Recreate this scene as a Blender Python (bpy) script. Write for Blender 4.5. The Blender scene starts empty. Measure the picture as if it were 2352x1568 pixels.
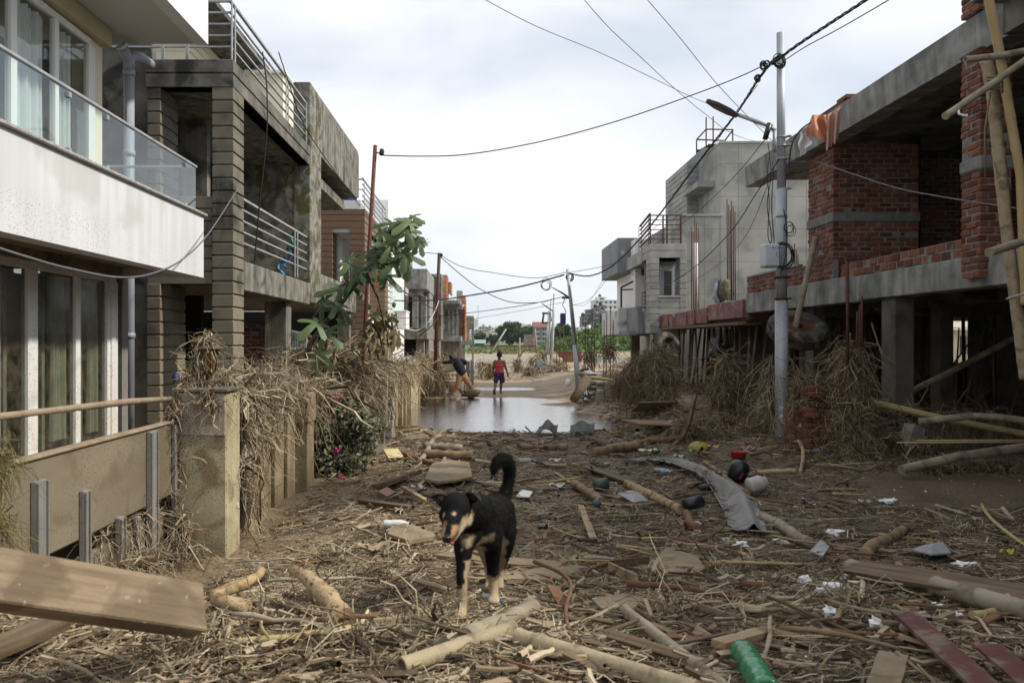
import bpy, math, random
import numpy as np
from mathutils import Vector, Matrix, noise, Quaternion

# ---------------------------------------------------------------- camera, sky, sun, exposure
SC = bpy.context.scene
CX, CY, F, EYE = 1105.0, 784.0, 1900.0, 1.9      # street vanishing point, focal length and eye height
cam = bpy.data.cameras.new("camera")
cam_o = bpy.data.objects.new("camera", cam)
SC.collection.objects.link(cam_o)
cam.sensor_width = 36.0
cam.lens = 36.0 * F / 2352.0
cam.shift_x = (1176.0 - CX) / 2352.0
cam.clip_start = 0.05
cam.clip_end = 20000
cam_o.location = (0, 0, EYE)
cam_o.rotation_euler = (math.radians(90), 0, 0)
cam.dof.use_dof = True
cam.dof.focus_distance = 16.0
cam.dof.aperture_fstop = 5.6
SC.camera = cam_o
SC.view_settings.view_transform = 'Standard'
SC.view_settings.look = 'None'
SC.view_settings.exposure = 0.5
SC.view_settings.gamma = 1.0
SC.cycles.max_bounces = 6
SC.cycles.transparent_max_bounces = 12
SC.cycles.volume_bounces = 0
SC.cycles.volume_max_steps = 16
SC.cycles.use_adaptive_sampling = True
SC.cycles.sample_clamp_indirect = 4
SC.cycles.sample_clamp_direct = 12

SUN_DIR = Vector((0.72, -0.1, 0.66)).normalized()        # towards the sun
W = bpy.data.worlds.new("World"); SC.world = W; W.use_nodes = True
nt = W.node_tree; nt.nodes.clear()
def wn(t, **k):
    n = nt.nodes.new(t)
    for a, b in k.items(): setattr(n, a, b)
    return n
sky = wn('ShaderNodeTexSky', sky_type='NISHITA', sun_disc=False)
sky.sun_elevation = math.asin(SUN_DIR.z); sky.sun_rotation = math.atan2(SUN_DIR.x, SUN_DIR.y)
sky.air_density = 1.0; sky.dust_density = 2.0
sm = wn('ShaderNodeMix', data_type='RGBA', blend_type='MULTIPLY'); sm.inputs[0].default_value = 1
nt.links.new(sky.outputs[0], sm.inputs[6]); sm.inputs[7].default_value = (0.11, 0.11, 0.11, 1)
tc = wn('ShaderNodeTexCoord'); mp = wn('ShaderNodeMapping'); mp.inputs['Scale'].default_value = (1.1, 1.1, 3.0)
mp.inputs['Location'].default_value = (3.3, 0.4, 0.2)
n1 = wn('ShaderNodeTexNoise'); n1.inputs['Scale'].default_value = 2.3; n1.inputs['Detail'].default_value = 7; n1.inputs['Roughness'].default_value = .5; n1.inputs['Distortion'].default_value = .3
nt.links.new(tc.outputs['Generated'], mp.inputs[0]); nt.links.new(mp.outputs[0], n1.inputs['Vector'])
cr = wn('ShaderNodeValToRGB')
e = cr.color_ramp.elements
e[0].position = .38; e[0].color = (.64, .69, .78, 1)
e[1].position = .62; e[1].color = (.93, .94, .95, 1)
m = cr.color_ramp.elements.new(.5); m.color = (.8, .83, .88, 1)
nt.links.new(n1.outputs[0], cr.inputs[0])
# cloud cover: only a little of the blue comes through
n2 = wn('ShaderNodeTexNoise'); n2.inputs['Scale'].default_value = 1.1; n2.inputs['Detail'].default_value = 4
nt.links.new(mp.outputs[0], n2.inputs['Vector'])
cv = wn('ShaderNodeMapRange'); cv.inputs[1].default_value = .3; cv.inputs[2].default_value = .5; cv.inputs[3].default_value = .72; cv.inputs[4].default_value = .97
nt.links.new(n2.outputs[0], cv.inputs[0])
mx = wn('ShaderNodeMix', data_type='RGBA'); nt.links.new(cv.outputs[0], mx.inputs[0])
nt.links.new(sm.outputs[2], mx.inputs[6]); nt.links.new(cr.outputs[0], mx.inputs[7])
# brighter cloud low over the street's end
sx = wn('ShaderNodeSeparateXYZ'); nt.links.new(tc.outputs['Generated'], sx.inputs[0])
hz = wn('ShaderNodeMapRange'); hz.inputs[1].default_value = 0; hz.inputs[2].default_value = .35; hz.inputs[3].default_value = .93; hz.inputs[4].default_value = .86
nt.links.new(sx.outputs[2], hz.inputs[0])
bg = wn('ShaderNodeBackground'); nt.links.new(mx.outputs[2], bg.inputs[0]); nt.links.new(hz.outputs[0], bg.inputs[1])
wo = wn('ShaderNodeOutputWorld'); nt.links.new(bg.outputs[0], wo.inputs[0])

sl = bpy.data.lights.new("sun", 'SUN'); sl.energy = 3.3; sl.angle = math.radians(3); sl.color = (1, .94, .84)
so = bpy.data.objects.new("sun", sl); SC.collection.objects.link(so)
so.rotation_euler = (-SUN_DIR).to_track_quat('-Z', 'Y').to_euler(); so.location = (0, 0, 30)

# ---------------------------------------------------------------- helpers
R = random.Random(7)
NR = np.random.default_rng(11)
COL = SC.collection
def P(px, py, Y): return Vector(((px - CX) / F * Y, Y, EYE - (py - CY) / F * Y))
def X(px, Y): return (px - CX) / F * Y
def Z(py, Y): return EYE - (py - CY) / F * Y
def sstep(a, b, x):
    t = min(1, max(0, (x - a) / (b - a))); return t * t * (3 - 2 * t)
_prof = [(-30, .75), (3.0, .72), (3.7, .66), (5.5, .36), (7, .18), (9, .07), (12, .02), (16, .0), (18.3, -.1), (19.9, -.24), (21, -.3), (28, -.3), (30.5, -.2), (31.7, -.14), (34.3, -.13), (35.6, -.25), (37.3, -.25), (39, -.13), (46, -.2), (52, -.29), (1e5, -.29)]
def prof(y):
    for (a, b), (c, d) in zip(_prof, _prof[1:]):
        if y <= c: return b + (d - b) * (y - a) / (c - a)
    return -.29
def H(x, y):
    b = prof(y)
    if y < 20: b -= max(0, b) * sstep(-.9, -2.1, x) * .85 * sstep(3.4, 5.8, y)
    if y > 17: # the muddy banks beside the puddle
        k = sstep(60, 45, y)
        b += .34 * sstep(2.9, 4.6, x) * k
        if y < 40: b -= .09 * math.exp(-((x - .7) / 2.3) ** 2) * sstep(17, 19, y) * sstep(33, 29, y)
    if 9 < y < 30: b += .22 * sstep(3.4, 5.6, x) * sstep(9, 13, y)
    if x > 1 and y > 22: b += .1 * sstep(1.5, 3.5, x) * sstep(60, 40, y)
    b += .15 * math.exp(-((y - 27.6) / .6) ** 2) * sstep(.9, 2.2, x)
    n = noise.noise((x * .9, y * .9, 1)) * .06 + noise.noise((x * 3.1, y * 3.1, 5)) * .022 + noise.noise((x * 9, y * 9, 5)) * .008
    if y > 50: n = noise.noise((x * .04, y * .2, 9)) * .16 + noise.noise((x * .2, y * .5, 2)) * .04 + .0
    elif 19.5 < y < 31: n = n * .5 + noise.noise((x * .45, y * 1.1, 3.3)) * .12 + noise.noise((x * 1.3, y * 2.2, 1.3)) * .1
    b += n * (.5 if y < 50 else 1)
    if y < 19: b += (noise.noise((x * 1.7, y * 1.3, 8)) * .055 + abs(noise.noise((x * 4.5, y * 3.5, 2))) * .035) * sstep(19, 16, y) * (1 - .9 * math.exp(-((x - .03) ** 2 + ((y - 4.0) * .8) ** 2) / .25)) - .02 * math.exp(-((x - .03) ** 2 + (y - 4.0) ** 2) / .4)
    if y > 130: b += .3 * sstep(130, 170, y)
    if y > 150 and x > 6:   # overgrown bank, right
        w = sstep(.08, .165, x / y)
        b += w * 6.3 * sstep(160, 270, y) * (1 + .18 * noise.noise((x * .03, y * .02, 4)))
    if y > 500: b += 14 * sstep(500, 1500, y) * (.8 + .4 * noise.noise((x * .002, y * .002, 4)))
    if y > 3000:
        b += 70 * sstep(3000, 5500, y) * (.5 + max(0, noise.noise((x * .0011 + 1.5, y * .0003, 4))) + .8 * math.exp(-((x / y - .045) / .03) ** 2))
    return b
def G(px, py, dz=0.0):
    dx, d = (px - CX) / F, (CY - py) / F
    y = 1.2
    while y < 4000:
        if EYE + d * y <= H(dx * y, y) + dz: break
        y *= 1.01
    return Vector((dx * y, y, EYE + d * y))

class MB:
    def __init__(s): s.v = []; s.f = []; s.sm = []
    def add(s, vs, fs, smooth=False):
        o = len(s.v); s.v += [tuple(v) for v in vs]; s.f += [tuple(i + o for i in f) for f in fs]; s.sm += [smooth] * len(fs); return s
    def box(s, x0, x1, y0, y1, z0, z1, M=None):
        if x0 > x1: x0, x1 = x1, x0
        if y0 > y1: y0, y1 = y1, y0
        if z0 > z1: z0, z1 = z1, z0
        vs = [(x, y, z) for z in (z0, z1) for y in (y0, y1) for x in (x0, x1)]
        if M is not None: vs = [M @ Vector(v) for v in vs]
        return s.add(vs, [(0, 2, 3, 1), (4, 5, 7, 6), (0, 1, 5, 4), (2, 6, 7, 3), (0, 4, 6, 2), (1, 3, 7, 5)])
    def bbox(s, x0, x1, y0, y1, z0, z1, b=.01, M=None):
        """box with chamfered edges"""
        if x0 > x1: x0, x1 = x1, x0
        if y0 > y1: y0, y1 = y1, y0
        if z0 > z1: z0, z1 = z1, z0
        b = min(b, (x1 - x0) * .45, (y1 - y0) * .45, (z1 - z0) * .45)
        vs = []
        for z, zi in ((z0, z0 + b), (z1, z1 - b)):
            for y, yi in ((y0, y0 + b), (y1, y1 - b)):
                for x, xi in ((x0, x0 + b), (x1, x1 - b)):
                    vs += [(x, yi, zi), (xi, y, zi), (xi, yi, z)]
        def c(i, k): return i * 3 + k
        q = [tuple(c(i, 0) for i in (0, 4, 6, 2)), tuple(c(i, 0) for i in (1, 3, 7, 5)), tuple(c(i, 1) for i in (0, 1, 5, 4)), tuple(c(i, 1) for i in (2, 6, 7, 3)),
             tuple(c(i, 2) for i in (0, 2, 3, 1)), tuple(c(i, 2) for i in (4, 5, 7, 6))]
        for i, j, a, d in ((0, 1, 1, 2), (2, 3, 1, 2), (4, 5, 1, 2), (6, 7, 1, 2), (0, 2, 0, 2), (1, 3, 0, 2), (4, 6, 0, 2), (5, 7, 0, 2), (0, 4, 0, 1), (1, 5, 0, 1), (2, 6, 0, 1), (3, 7, 0, 1)):
            q.append((c(i, a), c(j, a), c(j, d), c(i, d)))
        for i in range(8): q.append((c(i, 0), c(i, 1), c(i, 2)))
        if M is not None: vs = [M @ Vector(v) for v in vs]
        return s.add(vs, q)
    def tube(s, pts, r, n=8, cap=True, smooth=True, jit=0, sq=1.0, roll=0):
        pts = [Vector(p) for p in pts]; m = len(pts)
        rs = list(r) if hasattr(r, '__len__') else [r] * m
        if len(rs) != m: rs = [rs[0] + (rs[-1] - rs[0]) * i / (m - 1) for i in range(m)]
        t0 = (pts[1] - pts[0]).normalized()
        u = t0.cross(Vector((0, 0, 1)));
        if u.length < .05: u = t0.cross(Vector((0, 1, 0)))
        u.normalize(); vs = []
        for i in range(m):
            t = (pts[min(i + 1, m - 1)] - pts[max(i - 1, 0)]).normalized()
            u = (u - t * u.dot(t)).normalized(); w = t.cross(u)
            for k in range(n):
                a = 2 * math.pi * k / n + roll; rr = rs[i] * (1 + (R.uniform(-jit, jit) if jit else 0))
                vs.append(pts[i] + u * math.cos(a) * rr + w * math.sin(a) * rr * sq)
        fs = [(i * n + k, i * n + (k + 1) % n, (i + 1) * n + (k + 1) % n, (i + 1) * n + k) for i in range(m - 1) for k in range(n)]
        s.add(vs, fs, smooth)
        if cap:
            o = len(s.v) - m * n
            s.f += [tuple(o + k for k in reversed(range(n))), tuple(o + (m - 1) * n + k for k in range(n))]; s.sm += [False, False]
        return s
    def lathe(s, prof, M=Matrix(), n=16, smooth=True):
        vs = [M @ Vector((r * math.cos(2 * math.pi * k / n), r * math.sin(2 * math.pi * k / n), z)) for r, z in prof for k in range(n)]
        fs = [(i * n + k, i * n + (k + 1) % n, (i + 1) * n + (k + 1) % n, (i + 1) * n + k) for i in range(len(prof) - 1) for k in range(n)]
        return s.add(vs, fs, smooth)
    def prism(s, poly, axis, a, b, M=None):
        """polygon in the plane across axis ('x': (y,z), 'y': (x,z), 'z': (x,y)) extruded from a to b"""
        def q(p, t): return {'x': (t, p[0], p[1]), 'y': (p[0], t, p[1]), 'z': (p[0], p[1], t)}[axis]
        n = len(poly); vs = [q(p, a) for p in poly] + [q(p, b) for p in poly]
        if M is not None: vs = [M @ Vector(v) for v in vs]
        return s.add(vs, [tuple(range(n)), tuple(range(2 * n - 1, n - 1, -1))] + [(i, (i + 1) % n, n + (i + 1) % n, n + i) for i in range(n)])
    def grid(s, fn, nu, nv, smooth=True, thick=None):
        vs = [fn(i / (nu - 1), j / (nv - 1)) for j in range(nv) for i in range(nu)]
        fs = [(j * nu + i, j * nu + i + 1, (j + 1) * nu + i + 1, (j + 1) * nu + i) for j in range(nv - 1) for i in range(nu - 1)]
        s.add(vs, fs, smooth); return s
    def ball(s, c, r, n=12, m=8, jit=0, smooth=True, M=None):
        rx, ry, rz = r if hasattr(r, '__len__') else (r, r, r)
        vs = []
        for j in range(m + 1):
            th = math.pi * j / m
            for k in range(n):
                a = 2 * math.pi * k / n
                d = Vector((math.sin(th) * math.cos(a), math.sin(th) * math.sin(a), math.cos(th)))
                q = 1 + (noise.noise(d * 2.3 + Vector(c)) * jit if jit else 0)
                v = Vector((d.x * rx * q, d.y * ry * q, d.z * rz * q))
                if M is not None: v = M @ v
                vs.append(Vector(c) + v)
        return s.add(vs, [(j * n + k, (j + 1) * n + k, (j + 1) * n + (k + 1) % n, j * n + (k + 1) % n) for j in range(m) for k in range(n)], smooth)

BASE = {}
def mkmesh(name, verts, faces, sm, off, mat):
    me = bpy.data.meshes.new(name)
    me.from_pydata([(v[0] - off[0], v[1] - off[1], v[2] - off[2]) for v in verts], [], faces)
    me.polygons.foreach_set('use_smooth', sm)
    if mat: me.materials.append(mat)
    me.update(); return me
def tag(o, label=None, cat=None, group=None, kind=None):
    if label: o['label'] = label
    if cat: o['category'] = cat
    if group: o['group'] = group
    if kind: o['kind'] = kind
    return o
def thing(name, label, cat, loc, group=None):
    o = bpy.data.objects.new(name, None); COL.objects.link(o); o.location = loc; o.empty_display_size = .2
    BASE[o.name] = Vector(loc); return tag(o, label, cat, group)
def part(name, mb, mat, parent, label=None, mods=None):
    b = BASE[parent.name]
    if isinstance(mb, bpy.types.Mesh): me = mb; me.materials.clear(); me.materials.append(mat); me.transform(Matrix.Translation(-b))
    else: me = mkmesh(name, mb.v, mb.f, mb.sm, b, mat)
    o = bpy.data.objects.new(name, me); COL.objects.link(o); o.parent = parent; BASE[o.name] = b
    if label: o['label'] = label
    return o
def solo(name, label, cat, mb, mat, loc=None, group=None, kind=None):
    if isinstance(mb, bpy.types.Mesh):
        n = len(mb.vertices); a = np.empty(n * 3, dtype=np.float32); mb.vertices.foreach_get('co', a); a = a.reshape(-1, 3)
        if loc is None: loc = ((a[:, 0].min() + a[:, 0].max()) / 2, (a[:, 1].min() + a[:, 1].max()) / 2, a[:, 2].min())
        me = mb; me.materials.clear(); me.materials.append(mat); me.transform(Matrix.Translation(-Vector(loc)))
    else:
        if loc is None:
            xs = [v[0] for v in mb.v]; ys = [v[1] for v in mb.v]; zs = [v[2] for v in mb.v]
            loc = ((min(xs) + max(xs)) / 2, (min(ys) + max(ys)) / 2, min(zs))
        me = mkmesh(name, mb.v, mb.f, mb.sm, loc, mat)
    o = bpy.data.objects.new(name, me); COL.objects.link(o); o.location = loc; BASE[o.name] = Vector(loc)
    return tag(o, label, cat, group, kind)
def struct(name, mb, mat): 
    return solo(name, None, None, mb, mat, loc=(0, 0, 0), kind='structure')
def dup(root, loc, rotz=0, label=None, group=None, scale=None):
    r = root.copy(); COL.objects.link(r); r.location = loc; r.rotation_euler = (0, 0, rotz)
    if scale: r.scale = (scale, scale, scale)
    if label: r['label'] = label
    if group: r['group'] = group
    for ch in list(root.children):
        c = ch.copy(); COL.objects.link(c); c.parent = r
        for g in ch.children:
            d = g.copy(); COL.objects.link(d); d.parent = c
    return r
def strands(C, r, name='strands', n=3, taper=.5):
    """C: (N,K,3) polylines, r: (N,) radii -> one mesh of thin prisms"""
    N, K, _ = C.shape
    T = np.gradient(C, axis=1); T /= np.linalg.norm(T, axis=2, keepdims=True) + 1e-9
    up = NR.normal(size=(N, 1, 3)); U = np.cross(T, up); U /= np.linalg.norm(U, axis=2, keepdims=True) + 1e-9
    V = np.cross(T, U)
    rr = np.asarray(r)[:, None, None] * np.linspace(1, taper, K)[None, :, None]
    rings = [C + (U * math.cos(2 * math.pi * k / n) + V * math.sin(2 * math.pi * k / n)) * rr for k in range(n)]
    vs = np.stack(rings, axis=2).reshape(-1, 3).astype(np.float32)
    i = np.arange(N)[:, None, None] * K * n; j = np.arange(K - 1)[None, :, None] * n; k = np.arange(n)[None, None, :]
    k2 = (k + 1) % n
    q = np.stack([i + j + k, i + j + k2, i + j + n + k2, i + j + n + k], axis=-1).reshape(-1, 4)
    return rawmesh(name, vs, q)
def rawmesh(name, vs, q, smooth=False):
    me = bpy.data.meshes.new(name)
    me.vertices.add(len(vs)); me.vertices.foreach_set('co', np.ascontiguousarray(vs, dtype=np.float32).ravel())
    w = q.shape[1]
    me.loops.add(q.size); me.loops.foreach_set('vertex_index', q.astype(np.int32).ravel())
    me.polygons.add(len(q)); me.polygons.foreach_set('loop_start', (np.arange(len(q)) * w).astype(np.int32))
    me.polygons.foreach_set('loop_total', np.full(len(q), w, dtype=np.int32))
    me.update(calc_edges=True); me.polygons.foreach_set('use_smooth', [smooth] * len(q)); return me
def hang(p0, d, L, drop, K=5, wig=.15):
    """curves from p0 (N,3) leaving along d (N,3) and drooping"""
    t = np.linspace(0, 1, K)[None, :, None]; L = np.asarray(L)[:, None, None]; drop = np.asarray(drop)[:, None, None]
    g = np.array([0, 0, -1.0])[None, None, :]
    C = p0[:, None, :] + d[:, None, :] * L * t * (1 - drop * .6 * t) + g * L * drop * t ** 1.6
    C = C + np.cumsum(NR.normal(size=C.shape), axis=1) * L * wig * .12 * np.minimum(t * 3, 1)
    return C
def rdir(n, zs=1.0):
    d = NR.normal(size=(n, 3)); d[:, 2] *= zs; return d / np.linalg.norm(d, axis=1, keepdims=True)

# ---------------------------------------------------------------- materials
MATS = {}
def mk(name, cols, scale=4, rough=.85, bump=.25, bscale=60, island=0, mud=None, streak=0, metallic=0, speck=None, spec=.3, detail=6, stain=None, moss=None, stretch=None, mudcol=(.2, .145, .085), lines=None, grid=None, wave=None, hue=0, two=False, obj=False):
    if name in MATS: return MATS[name]
    m = bpy.data.materials.new(name); m.use_nodes = True; t = m.node_tree; N = t.nodes; L = t.links.new
    b = N['Principled BSDF']; b.inputs['Roughness'].default_value = rough; b.inputs['Metallic'].default_value = metallic
    b.inputs['Specular IOR Level'].default_value = spec
    geo = N.new('ShaderNodeNewGeometry'); pos = N.new('ShaderNodeTexCoord').outputs['Object'] if obj else geo.outputs['Position']
    def nz(sc, det=5, vec=None, dist=0):
        n = N.new('ShaderNodeTexNoise'); n.inputs['Scale'].default_value = sc; n.inputs['Detail'].default_value = det; n.inputs['Distortion'].default_value = dist
        L(vec or pos, n.inputs['Vector']); return n.outputs[0]
    def mapp(s):
        q = N.new('ShaderNodeMapping'); q.inputs['Scale'].default_value = s; L(pos, q.inputs[0]); return q.outputs[0]
    def rng(v, a, c, lo=0, hi=1):
        q = N.new('ShaderNodeMapRange'); L(v, q.inputs[0]); q.inputs[1].default_value = a; q.inputs[2].default_value = c; q.inputs[3].default_value = lo; q.inputs[4].default_value = hi; return q.outputs[0]
    def mix(f, a, c, mode='MIX'):
        q = N.new('ShaderNodeMix'); q.data_type = 'RGBA'; q.blend_type = mode
        if isinstance(f, (int, float)): q.inputs[0].default_value = f
        else: L(f, q.inputs[0])
        for i, z in ((6, a), (7, c)):
            if isinstance(z, tuple): q.inputs[i].default_value = (*z, 1) if len(z) == 3 else z
            else: L(z, q.inputs[i])
        return q.outputs[2]
    def math_(op, a, c):
        q = N.new('ShaderNodeMath'); q.operation = op
        for i, z in ((0, a), (1, c)):
            if isinstance(z, (int, float)): q.inputs[i].default_value = z
            else: L(z, q.inputs[i])
        return q.outputs[0]
    r = N.new('ShaderNodeValToRGB'); els = r.color_ramp.elements
    src = nz(scale, detail, mapp(stretch) if stretch else None)
    if island:
        f = math_('ADD', math_('MULTIPLY', geo.outputs['Random Per Island'], island), math_('MULTIPLY', src, 1 - island))
    else: f = src
    lo, hi = (.3, .7) if not island else (.5 - .2 * (1 - island) - .5 * island + .02, .5 + .2 * (1 - island) + .5 * island - .02)
    for i, c in enumerate(cols):
        p = lo + (hi - lo) * i / max(1, len(cols) - 1)
        el = els[0] if i == 0 else (els[len(els) - 1] if i == len(cols) - 1 else els.new(p))
        el.position = p; el.color = (*c, 1)
    if len(cols) == 1: els[1].color = (*cols[0], 1)
    L(f, r.inputs[0]); c = r.outputs[0]
    sep = N.new('ShaderNodeSeparateXYZ'); L(pos, sep.inputs[0])
    if streak:
        s = rng(nz(1.0, 5, mapp((6, 6, .5))), .42, .62, 0, streak); c = mix(s, c, mix(1.0, c, (.42, .40, .36), 'MULTIPLY'))
    if stain:   # (colour, scale, threshold, strength)
        s = rng(nz(stain[1], 7, None, .6), stain[2], stain[2] + .1, 0, stain[3]); c = mix(s, c, stain[0])
    if moss:
        s = rng(nz(moss[1], 8, None, .8), moss[2], moss[2] + .04, 0, .9); c = mix(s, c, moss[0])
    if lines:   # joints drawn in a rendered wall: (pitch_u, pitch_z, width, dark)
        u = math_('ADD', sep.outputs[0], sep.outputs[1])
        a1 = math_('LESS_THAN', math_('FRACT', math_('DIVIDE', u, lines[0]), 0), lines[2] / lines[0])
        a2 = math_('LESS_THAN', math_('FRACT', math_('DIVIDE', sep.outputs[2], lines[1]), 0), lines[2] / lines[1])
        c = mix(math_('MULTIPLY', math_('MAXIMUM', a1, a2), lines[3]), c, (.05, .05, .045))
    if wave:
        w = N.new('ShaderNodeTexWave'); w.inputs['Scale'].default_value = wave[0]; w.inputs['Distortion'].default_value = wave[1]; w.inputs['Detail'].default_value = 3
        L(mapp(wave[3]) if len(wave) > 3 else pos, w.inputs['Vector']); c = mix(rng(w.outputs[1], .2, .9, 0, wave[2]), c, mix(1.0, c, (.45, .42, .38), 'MULTIPLY'))
    if mud:     # (z_full, z_none, amount)
        zz = math_('ADD', sep.outputs[2], rng(nz(1.3, 5), 0, 1, -(mud[1] - mud[0]) * .6, (mud[1] - mud[0]) * .6))
        f1 = rng(zz, mud[0], mud[1], mud[2], 0)
        f1 = math_('MULTIPLY', f1, rng(nz(7, 6, mapp((1, 1, .6))), .3, .55, .45, 1))
        c = mix(f1, c, mudcol)
    if speck:   # (scale, threshold, colour, zmax, zfade)
        s = rng(nz(speck[0], 3, mapp((1, 1, 1.5))), speck[1], speck[1] + .03)
        s = math_('MULTIPLY', s, rng(sep.outputs[2], speck[3], speck[3] + speck[4], 1, 0)); s = math_('MULTIPLY', s, rng(nz(1.1, 6), .36, .56))
        c = mix(s, c, speck[2])
    if hue and island:
        h = N.new('ShaderNodeHueSaturation'); L(c, h.inputs['Color']); L(rng(geo.outputs['Random Per Island'], 0, 1, .5 - hue, .5 + hue), h.inputs['Hue']); c = h.outputs[0]
    L(c, b.inputs['Base Color'])
    if bump:
        bp = N.new('ShaderNodeBump'); bp.inputs['Strength'].default_value = bump; bp.inputs['Distance'].default_value = .02
        L(nz(bscale, 8), bp.inputs['Height']); L(bp.outputs[0], b.inputs['Normal'])
    MATS[name] = m; m['c'] = 1; return m
MUD = (.2, .15, .09)
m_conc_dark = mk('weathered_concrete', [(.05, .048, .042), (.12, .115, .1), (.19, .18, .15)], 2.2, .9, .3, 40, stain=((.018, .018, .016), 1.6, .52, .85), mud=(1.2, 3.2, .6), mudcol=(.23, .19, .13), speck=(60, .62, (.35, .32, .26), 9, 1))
m_conc_side = mk('board_marked_concrete', [(.11, .105, .09), (.2, .19, .16), (.27, .25, .21)], 3, .9, .25, 50, streak=.75, stain=((.035, .035, .03), 2.1, .55, .7), mud=(.5, 2.6, .6), mudcol=(.24, .2, .14))
m_conc_moss = mk('mossy_concrete', [(.1, .1, .085), (.2, .19, .16), (.28, .27, .24)], 4, .9, .3, 40, stain=((.03, .03, .025), 1.9, .5, .8), moss=((.09, .085, .02), 3.0, .54), speck=(50, .64, (.45, .43, .38), 9, 1))
m_conc_siding = mk('grooved_render', [(.085, .078, .062), (.15, .135, .105), (.19, .17, .13)], 2.5, .9, .2, 60, stain=((.022, .022, .02), 1.3, .53, .75), island=.12, mud=(1.4, 4.2, .8), mudcol=(.24, .2, .14), speck=(70, .63, (.4, .36, .3), 5, 2))
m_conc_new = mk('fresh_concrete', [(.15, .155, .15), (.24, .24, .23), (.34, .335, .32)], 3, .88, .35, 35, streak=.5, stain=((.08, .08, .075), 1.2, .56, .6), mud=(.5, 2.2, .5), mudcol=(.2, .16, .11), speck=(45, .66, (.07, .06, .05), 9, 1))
m_plaster_grey = mk('cement_plaster', [(.21, .21, .195), (.3, .3, .275), (.39, .385, .35)], .7, .9, .12, 60, detail=5, stain=((.15, .15, .14), .9, .52, .6), lines=(1.27, 1.22, .018, .55), mud=(.3, 2.0, .5))
m_plaster_siding = mk('grooved_cement', [(.2, .2, .19), (.29, .29, .27), (.37, .365, .34)], 1.3, .9, .15, 60, island=.1, stain=((.5, .5, .48), 2.6, .62, .5), mud=(.3, 2.0, .5))
m_plaster_blue = mk('grey_render', [(.17, .18, .19), (.24, .25, .26)], 1.5, .85, .1, 60, stain=((.6, .6, .6), 3, .66, .6))
m_peel = mk('peeling_whitewash', [(.5, .5, .49), (.6, .6, .6)], 1.5, .8, .1, 60, stain=((.2, .2, .19), .9, .56, 1))
m_white = mk('white_paint', [(.58, .59, .605), (.66, .67, .68)], .8, .6, .04, 40, stain=((.42, .41, .38), 1.0, .56, .45), speck=(44, .61, (.22, .18, .13), 3.2, .2), streak=.15)
m_white_clean = mk('white_plaster', [(.66, .66, .65), (.74, .74, .73)], .8, .6, .04, 40, mud=(.5, 2.4, .6), streak=.06)
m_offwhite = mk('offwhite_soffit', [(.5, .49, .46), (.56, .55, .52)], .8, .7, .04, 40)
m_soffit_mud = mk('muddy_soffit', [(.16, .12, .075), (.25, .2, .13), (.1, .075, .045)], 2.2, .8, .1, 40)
m_beige = mk('beige_paint', [(.44, .36, .22), (.5, .42, .27)], 1, .7, .04, 40)
m_cream = mk('cream_paint', [(.66, .61, .47), (.72, .67, .53)], 1, .7, .04, 40, mud=(.4, 2.0, .7))
m_brown = mk('brown_cladding', [(.15, .095, .06), (.19, .125, .08)], 1.2, .7, .08, 40, island=.2, mud=(.6, 2.9, .75), mudcol=(.26, .2, .13))
m_frame = mk('white_frame', [(.68, .68, .65), (.74, .74, .72)], 2, .45, .02, 40, mud=(.6, 2.1, .35), mudcol=(.4, .34, .24), speck=(50, .6, (.16, .12, .07), 2.9, .4), spec=.5)
m_steel = mk('grey_painted_steel', [(.22, .23, .24), (.32, .33, .34)], 5, .5, .05, 60, spec=.5, stain=((.12, .09, .06), 4, .6, .5))
m_galv = mk('galvanised_steel', [(.28, .31, .34), (.4, .43, .46), (.5, .53, .56)], 3, .5, .05, 60, metallic=.15, spec=.5, streak=.3, speck=(40, .58, (.09, .07, .045), 2.6, 1.2), stretch=(1, 1, .35))
m_pvc = mk('grey_pipe', [(.24, .26, .3), (.3, .32, .36)], 2, .45, .02, 60, mud=(.4, 2.0, .4))
m_rust = mk('rusty_steel', [(.05, .02, .014), (.09, .034, .022), (.06, .032, .024)], 9, .8, .15, 80)
m_redpole = mk('red_oxide_steel', [(.08, .025, .018), (.13, .04, .025), (.08, .03, .022)], 6, .7, .08, 80, mud=(.5, 2.0, .5))
m_redform = mk('red_formwork_steel', [(.11, .035, .033), (.17, .06, .055), (.25, .13, .12)], 3, .6, .08, 50, stain=((.3, .24, .2), 3.2, .56, .6), streak=.3)
m_brick = mk('clay_brick', [(.06, .025, .016), (.12, .041, .023), (.21, .072, .036), (.12, .048, .03)], 12, .9, .4, 60, island=.75, stain=((.3, .27, .25), 5, .66, .5), mud=(.3, 1.6, .5), mudcol=(.12, .09, .06))
m_brick_pale = mk('pale_brick', [(.3, .12, .06), (.42, .18, .09), (.5, .28, .16)], 12, .9, .3, 60, island=.6, stain=((.45, .42, .38), 1.2, .54, .6))
m_mortar = mk('mortar', [(.13, .125, .12), (.22, .215, .2)], 9, .95, .5, 50)
m_paver = mk('grey_pavers', [(.2, .2, .17), (.32, .31, .27), (.38, .36, .31)], 6, .9, .3, 50, island=.5, mud=(.0, .8, .6))
m_wallmud = mk('muddy_garden_wall', [(.16, .13, .08), (.26, .22, .145), (.33, .285, .19)], 2.5, .85, .15, 50, streak=.55, stain=((.16, .11, .06), 2.4, .5, .6), mud=(.0, 2.0, .4), mudcol=(.27, .2, .11), speck=(55, .57, (.08, .055, .03), 9, 1))
m_post = mk('cream_gatepost', [(.36, .32, .2), (.47, .42, .28)], 2.5, .8, .1, 50, stain=((.2, .145, .075), 3.2, .52, .8), streak=.22, speck=(60, .57, (.07, .05, .03), 9, 1), mud=(-.1, .3, .6))
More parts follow.
